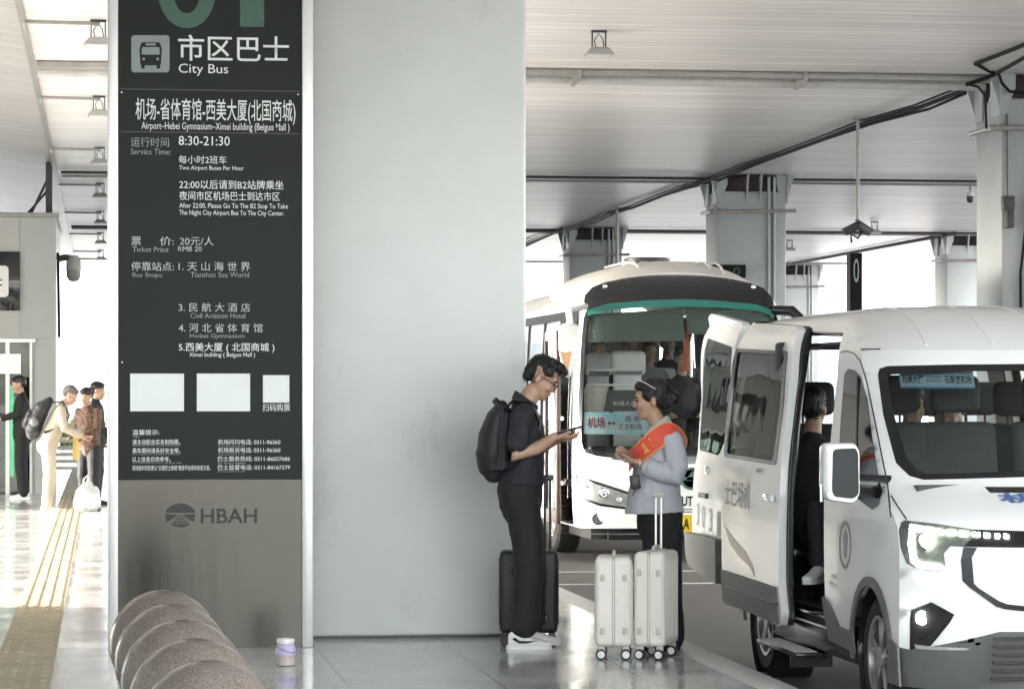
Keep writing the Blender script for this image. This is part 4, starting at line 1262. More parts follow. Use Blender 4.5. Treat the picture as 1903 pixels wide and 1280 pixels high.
for sd in (0, 1):
    skin(b, bsp, lambda y, z: bside(y, z, sd), OUTS if sd == 0 else -OUTS, res=(0.25, 0.12), holes=WIN + [barc(2.15), barc(5.6)] + ([DOOR] if sd == 0 else [roundpoly([(0.6, 1.3), (1.55, 1.3), (1.55, 2.3), (0.75, 2.3)], 0.06)]))
b.box(0.05, BWd - 0.05, BL - 0.01, BL, 0.34, 1.3)
bmesh.ops.remove_doubles(b.bm, verts=b.bm.verts[:], dist=0.004)
b.build('body', M_bw, bus, ang=32)
b = MB()
for sd in (0, 1):
    for w_ in WIN: skin(b, w_, lambda y, z: bside(y, z, sd), OUTS if sd == 0 else -OUTS, off=-0.006, res=0.4)
    break
b.build('side_glazing', M_bdark, bus)
b = MB()
for w_ in WIN: skin(b, w_, lambda y, z: bside(y, z, 1), -OUTS, off=-0.006, res=0.4)
b.build('side_glazing', M_tint, bus)
b = MB()
skin(b, [(1.6, 1.2), (6.6, 1.2), (6.6, 2.55), (1.6, 2.55)], bside, OUTS, off=0.002, thick=0.003, res=0.3, holes=WIN); b.build('window_band', mat('band_black', (0.015, 0.016, 0.018), 0.5, spec=0.1), bus)
b = MB(); skin(b, [(0.55, 2.37), (1.6, 2.37), (1.6, 2.55), (0.62, 2.55)], bside, OUTS, off=0.002, thick=0.003, res=0.3); b.build('door_header', MATS['band_black'], bus)
b = MB(); skin(b, BWS, bfront, OUTF, off=-0.006, res=(0.08, 0.08)); g = b.build('windscreen', M_glass, bus)
b = MB()
ins = [(u * 0.965, 1.85 + (z - 1.85) * 0.95) for u, z in BWS]
skin(b, BWS, bfront, OUTF, off=0.002, thick=0.003, res=(0.08, 0.08), holes=[ins]); b.build('windscreen_surround', M_bmask, g)
mk = symb([(1283, 561), (1200, 562), (1130, 567), (1090, 577), (1085, 560), (1087, 549), (1100, 534), (1125, 524), (1160, 517), (1210, 511), (1283, 508)])
b = MB(); skin(b, mk, bfront, OUTF, off=0.004, thick=0.004, res=(0.06, 0.06)); mo = b.build('brow_mask', M_bmask, bus)
b = MB(); skin(b, symb([(1283, 570), (1200, 571), (1130, 576), (1092, 587), (1090, 575), (1130, 564), (1200, 558), (1283, 556)]), bfront, OUTF, off=0.009, thick=0.002, res=(0.06, 0.06)); b.build('sun_band', M_teal, mo)
b = MB()
for px, py in ((1123, 532),):
    u, z = bhit(px, py)
    for s in (1, -1):
        c = bfront(u * s, z); b.lathe([(0.025, c.y - 0.006), (0.025, c.y - 0.03), (0.015, c.y - 0.034)], (c.x, 0, c.z), 12, 'Y')
b.build('marker_light', M_chrome, mo)
# air conditioning pod
b = MB()
rr = []
for y, w_, h in ((0.75, 0.70, 0.02), (0.9, 0.78, 0.10), (1.2, 0.82, 0.155), (1.8, 0.84, 0.17), (3.2, 0.84, 0.17), (3.6, 0.8, 0.12), (3.8, 0.74, 0.0)):
    ring = []
    for i in range(21):
        a = PI * i / 20
        x = -math.cos(a)
        zz = ztop(x * w_ / 1.0 * 0.95) - 0.03 + h * (math.sin(a) ** 0.45)
        ring.append(Vector((bh + x * w_ * bh / 1.0, y, max(zz, 2.6))))
    rr.append(ring)
b.rings(rr, cap=True, closed=True)
ac = b.build('roof_pod', M_bsil, bus, ang=50)
b = MB()
for xx in (0.75, 0.9, 1.5, 1.62):
    b.tube([Vector((xx, y, z)) for y, z in ((0.82, 2.93), (0.95, 3.0), (1.2, 3.055), (1.8, 3.085), (3.0, 3.085))], 0.014, 6)
b.build('pod_rib', M_bw, ac)
b = MB(); b.lathe([(0.25, 3.08), (0.25, 3.13), (0.22, 3.14)], (bh - 0.1, 1.9, 0), 20); b.build('fan_cover', M_dark, ac)
# nose: headlights, fog lights, badge, name, plate, bumper edge
def bpart(name, pts, m, off, parent=None, both=True, thick=0.005, rnd=0):
    p = BP(pts); outs = []
    for s in ((1, -1) if both else (1,)):
        b = MB(); q = [(u * s, z) for u, z in p]
        if rnd: q = roundpoly(q, rnd)
        skin(b, q, bfront, OUTF, off=off, thick=thick, res=(0.06, 0.06)); outs.append(b.build(name, m, parent or bus))
    return outs
hd = bpart('headlight', [(1073, 884), (1110, 897), (1166, 916), (1167, 930), (1160, 942), (1115, 936), (1083, 926), (1077, 910)], mat('lamp_reflector', (0.45, 0.46, 0.46), 0.18, metal=0.6, var=0.35, scale=60), 0.003)
bpart('headlight_surround', [(1070, 880), (1074, 883), (1110, 895), (1168, 914), (1168, 918), (1110, 900), (1076, 888), (1080, 910), (1086, 925), (1115, 935), (1163, 942), (1162, 946), (1115, 940), (1082, 929), (1074, 910)], M_bmask, 0.006)
for h, s in zip(hd, (1, -1)):
    for (px, py, r_) in ((1122, 916, 0.055), (1150, 928, 0.03), (1092, 903, 0.03)):
        u, z = bhit(px, py); c = bfront(u * s, z)
        b = MB(); b.lathe([(r_, c.y - 0.008), (r_, c.y - 0.02), (r_ * 0.8, c.y - 0.022), (r_ * 0.7, c.y - 0.014), (r_ * 0.45, c.y - 0.014), (r_ * 0.3, c.y - 0.03), (0.001, c.y - 0.034)], (c.x, 0, c.z), 20, 'Y')
        b.build('projector', M_chrome, h)
u, z = bhit(1111, 964)
for s in (1, -1):
    c = bfront(u * s, z)
    b = MB(); b.lathe([(0.06, c.y + 0.02), (0.06, c.y - 0.008), (0.05, c.y - 0.012), (0.045, c.y - 0.004), (0.001, c.y - 0.004)], (c.x, 0, c.z), 20, 'Y'); b.build('fog_light', mat('fog_lamp', (0.10, 0.11, 0.11), 0.2, metal=0.4, var=0.3, scale=50), bus)
b = MB()
c = bfront(*bhit(1285, 889))
b.lathe([(0.115, c.y - 0.003), (0.115, c.y - 0.014), (0.092, c.y - 0.014), (0.09, c.y - 0.003)], (c.x, 0, c.z), 28, 'Y')
b.box(c.x - 0.09, c.x + 0.09, c.y - 0.012, c.y - 0.004, c.z - 0.016, c.z + 0.016); b.prism([(c.x - 0.07, c.y - 0.004, c.z - 0.02), (c.x + 0.07, c.y - 0.004, c.z - 0.02), (c.x + 0.01, c.y - 0.004, c.z + 0.08)], (0, -0.008, 0))
b.build('emblem', mat('emblem_green', (0.03, 0.10, 0.08), 0.3), bus)
b = MB()
u0, z0 = bhit(1255, 940); u1, z1 = bhit(1325, 921)
me = text_mesh('YUTONG', 0.03)
xs = [v.co.x for v in me.vertices]; ys = [v.co.y for v in me.vertices]
for v in me.vertices:
    a_ = (v.co.x - min(xs)) / (max(xs) - min(xs)); b_ = (v.co.y - min(ys)) / (max(ys) - min(ys))
    v.co = bfront(u0 + (u1 - u0) * a_, z0 + (z1 - z0) * b_) + Vector((0, -0.006, 0))
b.mesh(me); b.build('lettering', M_logo, bus, smooth=False)
pl = BP([(1262, 988), (1330, 988), (1330, 956), (1262, 956)])
b = MB(); skin(b, pl, bfront, OUTF, off=0.006, thick=0.008, res=0.2); plo = b.build('number_plate', M_yel, bus)
b = MB()
for s, x0, x1 in (('A', 1269, 1281), ('1', 1290, 1295)):
    me = text_mesh(s, 0.02)
    xs = [v.co.x for v in me.vertices]; ys = [v.co.y for v in me.vertices]
    (u0, z0), (u1, z1) = bhit(x0, 983), bhit(x1, 962)
    for v in me.vertices:
        a_ = (v.co.x - min(xs)) / (max(xs) - min(xs)); b_ = (v.co.y - min(ys)) / (max(ys) - min(ys))
        v.co = bfront(u0 + (u1 - u0) * a_, z0 + (z1 - z0) * b_) + Vector((0, -0.017, 0))
    b.mesh(me)
b.build('plate_lettering', M_logo, plo, smooth=False)
b = MB()
for py in (946, 951, 992):
    b.tube([bfront(u_, bhit(1200, py)[1]) + OUTF * 0.001 for u_ in [(-0.35 if py < 980 else -0.98) + k * ((0.7 if py < 980 else 1.96) / 20) for k in range(21)]], 0.006, 5)
b.build('bumper_groove', M_vg, bus)
b = MB(); b.box(0.15, BWd - 0.15, 0.35, BL - 0.1, 0.22, 0.36); b.tube([(0.3, 0.2, 0.27), (BWd - 0.3, 0.2, 0.27)], 0.05, 8); b.build('underbody', M_black, bus)
for c in (2.15, 5.6):
    for x, s in ((0.16, -1), (BWd - 0.16, 1)):
        wheel(bus, x, c, 0.42, 0.42, 0.26, s, 0.25, 8)
# door opening: dark well, steps, hand rails, folded leaf
b = MB()
for k in range(3): b.box(0.06 + k * 0.26, 0.7, 0.66, 1.5, 0.34 + k * 0.2, 0.36 + k * 0.2)
b.box(0.85, 0.87, 0.6, 1.55, 0.4, 1.2)
b.build('door_steps', M_bint, bus)
b = MB()
for z in (0.78, 1.44):
    b.tube([(-0.10, 0.66, z), (-0.10, 1.45, z)], 0.022, 8)
b.tube([(0.10, 0.75, 0.6), (0.10, 0.8, 1.3), (0.13, 0.8, 2.2)], 0.02, 8)
b.tube([(0.10, 1.45, 0.6), (0.10, 1.45, 1.4), (0.13, 1.45, 2.2)], 0.02, 8)
b.build('handrail', M_chrome, bus)
b = MB()
b.box(-0.155, -0.115, 0.62, 0.70, 0.36, 2.34, 0.01); b.box(-0.155, -0.115, 1.42, 1.5, 0.36, 2.34, 0.01); b.box(-0.155, -0.115, 0.7, 1.42, 0.36, 0.5); b.box(-0.155, -0.115, 0.7, 1.42, 2.24, 2.34)
dl = b.build('door_leaf', mat('bronze_frame', (0.085, 0.06, 0.05), 0.3, metal=0.5), bus)
b = MB(); b.box(-0.14, -0.132, 0.70, 1.42, 0.5, 2.24); b.build('door_glass', M_tint, dl)
# mirrors
mY = BY - 0.35
def MQ(pts, dy=0.0):
    return [Vector((w.x - BX, w.y - BY, w.z - ROAD)) for w in (onY(x, y, mY + dy) for x, y in pts)]
ear = roundpoly([(1038, 606), (1052, 599), (1078, 604), (1078, 640), (1071, 676), (1060, 700), (1053, 702), (1047, 690), (1038, 650)], 7)
ear = [(x, y) for x, y in ear]
cx_ = sum(p[0] for p in ear) / len(ear); cy_ = sum(p[1] for p in ear) / len(ear)
b = MB(); b.rings([MQ([(cx_ + (x - cx_) * q, cy_ + (y - cy_) * q) for x, y in ear], dy) for q, dy in ((0.75, -0.09), (0.93, -0.07), (1, -0.02), (1, 0.06), (0.9, 0.09))])
mi = b.build('mirror', M_bw, bus)
b = MB(); b.rings([MQ([(1039, 651), (1050, 656), (1063, 652), (1055, 690), (1052, 692)], dy) for dy in (-0.088, -0.096)]); b.build('mirror_flash', M_orange, mi)
b = MB()
a0 = MQ([(1060, 606)])[0]; b.tube([a0, a0 + Vector((0.0, 0.1, 0.16)), bfront(-0.93, 2.5) + Vector((0, 0.03, 0.08))], 0.035, 8); b.build('mirror_arm', M_bw, mi)
b = MB(); b.tube([bfront(0.9, 2.55), bfront(1.0, 2.55) + Vector((0.10, -0.15, -0.01)), bfront(1.0, 2.5) + Vector((0.2, -0.2, -0.06))], [0.05, 0.06, 0.04], 10); b.build('mirror_arm', M_bmask, bus)
# interior
b = MB(); b.box(0.06, BWd - 0.06, 0.9, BL - 0.1, 0.74, 0.8); b.build('floor', M_bint, bus)
b = MB(); b.box(0.12, BWd - 0.12, 0.75, BL - 0.1, 2.46, 2.48); b.box(0.1, BWd - 0.1, BL - 0.14, BL - 0.12, 0.8, 2.46); b.build('interior_lining', mat('bus_lining', (0.62, 0.63, 0.62), 0.6), bus)
b = MB(); b.box(0.16, BWd - 0.16, 0.36, 0.62, 0.8, 1.16, 0.03); b.box(1.25, BWd - 0.2, 0.6, 0.95, 0.8, 1.32, 0.05); b.build('dashboard', M_bmask, bus)
b = MB(); skin(b, [(-0.92, 2.21), (0.0, 2.23), (0.0, 2.56), (-0.88, 2.5)], lambda u, z: bfront(u, z) + Vector((0, 0.07, 0)), OUTF, thick=0.004, res=0.2); skin(b, [(0.03, 2.30), (0.92, 2.28), (0.88, 2.5), (0.03, 2.56)], lambda u, z: bfront(u, z) + Vector((0, 0.07, 0)), OUTF, thick=0.004, res=0.2)
b.build('sun_blind', mat('blind_green', (0.16, 0.21, 0.20), 0.5, alpha=1.0), bus)
def bq(px, py, y):      # pixel at a depth y inside the coach
    w = onY(px, py, BY + y); return Vector((w.x - BX, w.y - BY, w.z - ROAD))
b = MB(); b.tube([bq(1283, 572, 0.9), bq(1284, 700, 0.9)], 0.02, 8); b.build('grab_pole', M_chrome, bus)
b = MB(); b.tube([bq(1276, 590, 0.92), bq(1276, 690, 0.92)], [0.03, 0.035], 8); b.build('life_hammer_strap', mat('strap_orange', (0.55, 0.12, 0.05), 0.5), bus)
b = MB()
for py, y in ((687, 0.82), (715, 0.78)):
    p, q = bq(1090, py, y), bq(1192, py, y); b.box(p.x, q.x, y - 0.03, y + 0.03, p.z - 0.012, p.z + 0.012, 0.004)
b.build('luggage_rail', M_white, bus)
b = MB(); p, q = bq(1090, 768, 0.72), bq(1130, 716, 0.72); b.box(p.x, q.x, 0.7, 0.9, p.z, q.z, 0.04); b.build('entry_panel', mat('cream_panel', (0.55, 0.52, 0.46), 0.5), bus)
for (px, py, y, wpx, hpx) in ((1167, 652, 1.6, 68, 46), (1112, 656, 2.1, 52, 44)):
    k_ = (BY + y) / F
    p = bq(px, py, y)
    b = MB(); b.box(p.x - wpx / 2 * k_, p.x + wpx / 2 * k_, y - 0.05, y + 0.05, p.z - hpx * k_, p.z, 0.05, 3)
    b.box(p.x - wpx / 2 * k_ * 0.8, p.x + wpx / 2 * k_ * 0.8, y + 0.01, y + 0.06, 0.8, p.z - hpx * k_ * 0.8, 0.03)
    so_ = b.build('seat', M_cover, bus)
    b = MB(); b.box(p.x - wpx / 2 * k_ * 0.75, p.x + wpx / 2 * k_ * 0.75, y - 0.056, y - 0.051, p.z - hpx * k_ * 0.95, p.z - hpx * k_ * 0.75); b.build('cover_edge', mat('cover_edge_grey', (0.18, 0.19, 0.21), 0.7), so_)  # darker grey strip low on the seat cover
for row in range(3):
    for xx in (0.4, 0.85, 1.45, 1.9):
        if not (row == 0 and xx < 1.2): seat(bus, xx, 2.9 + row * 0.95, 0.8, 0.42, m=M_bseat, m2=M_cover, h=0.55)
seat(bus, 1.75, 1.35, 0.82, 0.5, m=M_bseat, m2=M_bseat, h=0.75)
# card and bag behind the windscreen
def bws(px, py, inn=0.03): return bfront(*bhit(px, py)) + Vector((0, inn, 0))
c00, c10, c01 = bws(1086, 806), bws(1207, 808), bws(1086, 765)
t = thing('route_card', 'sky blue route card with red lettering at the foot of the coach windscreen', 'sign', tuple(c00 + Vector((BX, BY, ROAD))))
U = c10 - c00; V = c01 - c00; o0 = Vector((0, 0, 0)); nrm = Vector((0, -0.004, 0))
def sky_card():
    m = mat('card_sky', (0.30, 0.62, 0.78), 0.45, var=0.0)
    n, l = m.node_tree.nodes, m.node_tree.links
    rp = [x for x in n if x.type == 'VALTORGB'][0]
    rp.color_ramp.elements[0].color = (0.20, 0.56, 0.76, 1); rp.color_ramp.elements[1].color = (0.72, 0.80, 0.82, 1)
    return m
b = MB(); b.prism([o0, U, U + V, V], (0, 0.003, 0)); b.build('card', sky_card(), t, smooth=False)
M_red = mat('lettering_red', (0.33, 0.045, 0.06), 0.5)
b = MB()
text_in(b, '机场', o0 + U * 0.05 + V * 0.26 + nrm, U * 0.28, V * 0.5, 0.02)
text_in(b, '高 铁', o0 + U * 0.63 + V * 0.58 + nrm, U * 0.25, V * 0.28, 0.01)
text_in(b, '正定机场', o0 + U * 0.53 + V * 0.22 + nrm, U * 0.36, V * 0.28, 0.01)
b.poly([o0 + U * x + V * y + nrm for x, y in ((0.36, 0.5), (0.40, 0.62), (0.40, 0.53), (0.45, 0.53), (0.45, 0.62), (0.49, 0.5), (0.45, 0.38), (0.45, 0.47), (0.40, 0.47), (0.40, 0.38))])
b.build('lettering', M_red, t, smooth=False)
p = bq(1160, 764, 0.66)
k_ = (BY + 0.66) / F
t = thing('crew_case', 'flat dark case with white lettering standing on the coach dashboard', 'bag', (p.x + BX, BY + 0.66, p.z + ROAD))
b = MB(); b.prism([(-37 * k_, 0, 0), (40 * k_, 0, 0), (38 * k_, 0, 40 * k_), (-28 * k_, 0, 40 * k_)], (0, 0.09, 0)); b.build('shell', mat('case_grey', (0.05, 0.052, 0.05), 0.5), t)
b = MB(); text_in(b, '机组人员', Vector((-22 * k_, -0.003, 11 * k_)), (45 * k_, 0, 0), (0, 0, 8 * k_), 0.0); b.build('lettering', M_ink, t, smooth=False)
# ------------------------------------------------------------------ people
M_skin = mat('skin', (0.46, 0.285, 0.205), 0.5, var=0.06, scale=25, rvar=0.05)
M_skin2 = mat('skin_tanned', (0.45, 0.275, 0.19), 0.5, var=0.06, scale=25)
M_hair = mat('black_hair', (0.013, 0.011, 0.011), 0.42, var=0.4, scale=40, bump=0.9, bscale=70, stretch=(1, 1, 0.25))
M_hairg = mat('grey_hair', (0.17, 0.15, 0.13), 0.5, var=0.4, scale=60, bump=0.8, bscale=90)
M_navy = mat('navy_cloth', (0.019, 0.019, 0.027), 0.8, var=0.25, scale=14, bump=0.25, bscale=25)
M_blkcl = mat('black_cloth', (0.013, 0.013, 0.015), 0.8, var=0.25, scale=10, bump=0.25, bscale=20)
M_blue = mat('uniform_blue', (0.47, 0.478, 0.53), 0.75, var=0.05, scale=12, bump=0.2, bscale=30)
M_sash = mat('red_sash', (0.70, 0.075, 0.04), 0.45, var=0.10, scale=20, sheen=0.3)
M_gold2 = mat('gold_trim', (0.72, 0.45, 0.10), 0.45, var=0.1)
M_shoe = mat('white_shoe', (0.70, 0.70, 0.69), 0.5, var=0.04)
M_phone = mat('phone_black', (0.012, 0.012, 0.014), 0.15, var=0.1)
M_eye = mat('eye_dark', (0.02, 0.015, 0.013), 0.2)
M_lip = mat('lip', (0.36, 0.14, 0.12), 0.45)

class Fig(MB):
    """overlapping closed shapes fused into one continuous surface"""
    def limb(s, pts, rad, n=14, flat=None, ends=True):
        s.tube(pts, rad, n, True, flat)
        if ends:
            for p, r in ((pts[0], rad[0] if hasattr(rad, '__len__') else rad), (pts[-1], rad[-1] if hasattr(rad, '__len__') else rad)):
                ra = r if not hasattr(r, '__len__') else min(r)
                s.ball(Vector(p), ra * 0.97, n=12)
    def fuse(s, name, m, parent, vox=0.008, smooth=4, wrinkle=0.0, wscale=0.12, label=None, cut=None):
        me = bpy.data.meshes.new('tmp'); bmesh.ops.recalc_face_normals(s.bm, faces=s.bm.faces); s.bm.to_mesh(me); s.bm.free()
        o = bpy.data.objects.new('tmp', me); COL.objects.link(o)
        r = o.modifiers.new('r', 'REMESH'); r.mode = 'VOXEL'; r.voxel_size = vox; r.adaptivity = 0
        if wrinkle:
            tx = bpy.data.textures.new('folds', 'CLOUDS'); tx.noise_scale = wscale; tx.noise_depth = 2
            d = o.modifiers.new('d', 'DISPLACE'); d.texture = tx; d.strength = wrinkle; d.mid_level = 0.5; d.texture_coords = 'LOCAL'
        if smooth:
            q = o.modifiers.new('s', 'SMOOTH'); q.iterations = smooth; q.factor = 0.5
        dg = bpy.context.evaluated_depsgraph_get()
        m2 = bpy.data.meshes.new_from_object(o.evaluated_get(dg), depsgraph=dg)
        bpy.data.objects.remove(o); bpy.data.meshes.remove(me)
        m2.name = name
        m2.materials.clear(); m2.materials.append(m)
        for p in m2.polygons: p.use_smooth = True
        ob = bpy.data.objects.new(name, m2); COL.objects.link(ob)
        ob.parent = parent; BASE[ob] = BASE.get(parent, Matrix())
        if label: ob['label'] = label
        return ob

def V3(*a): return Vector(a)
def head_shape(f, c, s=1.0, pitch=0.0, sx=1, nose=0.0):
    """head looking towards +x (sx=-1: -x), c = centre of the skull; pitch>0 looks down. returns a function local->figure"""
    M = Matrix.Translation(c) @ Matrix.Diagonal((sx, 1, 1, 1)) @ Matrix.Rotation(pitch, 4, 'Y') @ Matrix.Scale(s, 4)
    def P(x, y, z): return M @ Vector((x, y, z))
    def ball(x, y, z, rx, ry, rz, rot=0.0):
        vs = f.ball(Vector((0, 0, 0)), rx, ry, rz, 18)
        bmesh.ops.transform(f.bm, matrix=M @ Matrix.Translation((x, y, z)) @ Matrix.Rotation(rot, 4, 'Y'), verts=vs)
    ball(-0.012, 0, 0.035, 0.096, 0.074, 0.086)          # cranium
    ball(0.030, 0, -0.020, 0.060, 0.062, 0.088)          # face mass
    ball(0.040, 0, -0.072, 0.046, 0.048, 0.040)          # jaw
    ball(0.066, 0, -0.094, 0.022, 0.024, 0.018)          # chin
    ball(0.075, 0, 0.030, 0.018, 0.050, 0.016)           # brow
    ball(0.090, 0, -0.004, 0.012, 0.011, 0.026, -0.35)   # nose ridge
    ball(0.100, 0, -0.024, 0.014, 0.014, 0.011)          # nose tip
    for sy in (-1, 1):
        ball(0.088, sy * 0.012, -0.028, 0.010, 0.009, 0.008)
        ball(0.062, sy * 0.040, -0.025, 0.026, 0.022, 0.024)   # cheek
        ball(-0.012, sy * 0.074, -0.012, 0.017, 0.010, 0.031, 0.15)  # ear
    ball(0.086, 0, -0.052, 0.013, 0.022, 0.007)          # upper lip
    ball(0.083, 0, -0.064, 0.013, 0.020, 0.008)          # lower lip
    return P, M
def eyes(P, M, parent, m=None):
    for sy in (-1, 1):
        b = MB(); b.ball(P(0.083, sy * 0.032, 0.004), 0.008, 0.010, 0.006, 10); b.build('eye', M_eye, parent)
        b = MB(); b.tube([P(0.088, sy * 0.016, 0.026), P(0.090, sy * 0.034, 0.031), P(0.080, sy * 0.050, 0.025)], 0.005, 6); b.build('eyebrow', M_hair, parent)
    b = MB(); b.tube([P(0.090, -0.02, -0.058), P(0.0975, 0, -0.0575), P(0.090, 0.02, -0.058)], 0.0035, 6); b.build('mouth', M_lip, parent)
def finger(f, p, d, n, ln, r, curl):
    """one finger from knuckle p along d, curling towards n"""
    pts = [Vector(p)]
    d = Vector(d).normalized(); n = Vector(n).normalized()
    a = 0.0
    for k, q in enumerate((0.45, 0.30, 0.25)):
        a += curl[k]
        pts.append(pts[-1] + (d * math.cos(a) + n * math.sin(a)) * ln * q)
    f.limb(pts, [r, r * 0.93, r * 0.86, r * 0.72], 8)
def hand(f, wrist, d, palm, side, curl=(0.5, 0.7, 0.5), s=1.0, thumb=(0.5, 0.5)):
    """wrist point, d along the hand, palm = direction the palm faces, side = thumb side"""
    w = Vector(wrist); d = Vector(d).normalized(); n = Vector(palm).normalized(); t = Vector(side).normalized()
    for k in (-1.5, -0.5, 0.5, 1.5):
        f.limb([w + t * k * 0.012 * s, w + d * 0.085 * s + t * k * 0.020 * s], [0.015 * s, 0.013 * s], 8)
    f.limb([w, w + d * 0.05 * s + t * 0.015 * s], [0.02 * s, 0.017 * s], 8)
    for k, ln, r in ((1.5, 0.072, 0.0088), (0.5, 0.080, 0.009), (-0.5, 0.074, 0.0086), (-1.5, 0.058, 0.0075)):
        finger(f, w + d * 0.088 * s + t * k * 0.0205 * s, d + t * k * 0.04, n, ln * s, r * s, [c * (1 + 0.08 * (1.5 - k)) for c in curl])
    f.limb([w + d * 0.02 * s + t * 0.026 * s, w + d * 0.055 * s + t * 0.046 * s + n * 0.015 * s, w + d * 0.085 * s + t * (0.046 - 0.02 * thumb[0]) * s + n * 0.03 * s, w + d * 0.108 * s + t * (0.04 - 0.04 * thumb[1]) * s + n * 0.036 * s], [0.015 * s, 0.013 * s, 0.0105 * s, 0.0085 * s], 8)
def hair_cap(P, M, parent, m, pts, base=True, name='hair', vox=0.006, wr=0.012, flow=(0.5, 0, -0.5), msy=0.5, lift=1.0):
    h = Fig()
    for (x, y, z, rx, ry, rz) in pts:
        vs = h.ball(Vector((0, 0, 0)), rx, ry, rz, 16)
        bmesh.ops.transform(h.bm, matrix=M @ Matrix.Translation((x, y, z)), verts=vs)
    ob = h.fuse(name, m, parent, vox, 2, wr, 0.035)
    # loose locks lying along the head so that the outline is not a clean shell
    rnd = random.Random(len(pts) * 7 + int(abs(M.translation.x) * 1000))
    me = ob.data; bm = bmesh.new(); bm.from_mesh(me); bm.faces.ensure_lookup_table()
    cen = M @ Vector((0.01, 0, 0.03)); flow = (M.to_3x3() @ Vector(flow))
    fs = bm.faces[:]
    for k in range(900 if vox < 0.007 else 250):
        fc = rnd.choice(fs); p = fc.calc_center_median(); nn = (p - cen).normalized()
        tg = flow + Vector((rnd.gauss(0, msy), rnd.gauss(0, msy), rnd.gauss(0, msy)))
        tg = (tg - nn * tg.dot(nn)).normalized(); sd_ = nn.cross(tg) * rnd.uniform(0.0015, 0.003)
        L_ = rnd.uniform(0.015, 0.04)
        a_, b_, c_ = p - nn * 0.004, p + tg * L_ * 0.5 + nn * rnd.uniform(0.001, 0.005) * lift, p + tg * L_ + nn * rnd.uniform(-0.003, 0.006) * lift
        v_ = [bm.verts.new(q) for q in (a_ - sd_, a_ + sd_, b_ + sd_ * 0.8, b_ - sd_ * 0.8)]
        bm.faces.new(v_); tip = bm.verts.new(c_); bm.faces.new((v_[3], v_[2], tip))
    bm.to_mesh(me); bm.free()
    return ob
def shoe(parent, p, yaw=0.0, L=0.28, m=None, m2=None, pitch=0.0, name='shoe'):
    """p = ankle on the ground line, toe towards +x turned by yaw"""
    Mx = Matrix.Translation(p) @ Matrix.Rotation(yaw, 4, 'Z') @ Matrix.Rotation(pitch, 4, 'Y')
    f = Fig()
    k = L / 0.28
    secs = [(-0.075, 0.030, 0.030, 0.075), (-0.06, 0.036, 0.03, 0.095), (-0.02, 0.038, 0.03, 0.10), (0.03, 0.040, 0.028, 0.085), (0.08, 0.044, 0.025, 0.062), (0.13, 0.047, 0.022, 0.048), (0.17, 0.044, 0.022, 0.042), (0.198, 0.030, 0.024, 0.036)]
    rr = []
    for x, w, z0, z1 in secs:
        rr.append([Mx @ Vector((x * k, math.copysign(abs(math.cos(a)) ** 0.7, math.cos(a)) * w * k, z0 * k * 0.5 + (z1 * k) * (0.5 + 0.5 * math.sin(a)) * 1.0)) for a in [2 * PI * q / 18 for q in range(18)]])
    f.rings(rr)
    o = f.fuse(name, m or M_shoe, parent, 0.006, 2)
    b = MB()
    out = [(-0.085, 0.028), (-0.088, 0), (-0.085, -0.028), (-0.05, -0.042), (0.03, -0.043), (0.1, -0.05), (0.16, -0.046), (0.198, -0.026), (0.206, 0), (0.198, 0.026), (0.16, 0.046), (0.1, 0.05), (0.03, 0.043), (-0.05, 0.042)]
    out = roundpoly(out, 0.02, 2)
    b.rings([[Mx @ Vector((x * k, y * k, z)) for x, y in out] for z in (0.0, 0.026 * k)])
    b.build('sole', m2 or m or M_shoe, o)
    return o, Mx, k

# ---- man in black, reading his phone
s_ = 17.9 / F
mb_ = onZ(978, 1203, 0.0)
man = thing('person', 'man in a black polo shirt and trousers with white sneakers looking down at his phone', 'person', (mb_.x, mb_.y, 0), -YAW)
def mp(px, py, y=0.0): return Vector(((px - 978) * s_, y, (1203 - py) * s_))
f = Fig()
hc = mp(1006, 705)
P, M = head_shape(f, hc, 1.05, R(33), 1)
f.limb([mp(973, 758), mp(990, 730)], [(0.062, 0.062), (0.056, 0.056)])
# trunk and legs under the clothes
f.limb([mp(968, 930), mp(976, 880), mp(978, 815), mp(972, 765)], [(0.10, 0.14), (0.09, 0.13), (0.095, 0.15), (0.07, 0.11)])
for sy in (-1, 1):
    f.limb([mp(968, 925, sy * 0.085), mp(984, 1050, sy * 0.085), mp(970 + (10 if sy > 0 else 0), 1180, sy * 0.09)], [0.075, 0.05, 0.036])
# near arm (his right) and far arm, meeting at the phone
f.limb([mp(968, 772, -0.165), mp(958, 848, -0.235), mp(996, 834, -0.20), mp(1030, 813, -0.115)], [0.048, 0.042, 0.039, 0.027])
f.limb([mp(976, 772, 0.165), mp(972, 846, 0.225), mp(1008, 834, 0.15), mp(1036, 818, 0.02)], [0.048, 0.042, 0.036, 0.026])
ph0 = mp(1056, 801, -0.075)
hand(f, mp(1029, 815, -0.117), V3(0.96, 0.28, 0.06), V3(-0.06, 0.05, 1.0), V3(0.3, -0.95, 0.05), (0.15, 0.75, 0.9), 0.92, (0.6, 1.0))
hand(f, mp(1035, 819, 0.022), V3(0.90, -0.42, 0.02), V3(0.0, 0.1, 1.0), V3(0.4, 0.9, 0.1), (0.3, 0.5, 0.4), 0.93)
body_ = f.fuse('body', M_skin, man, 0.0055, 3)
eyes(P, M, man)
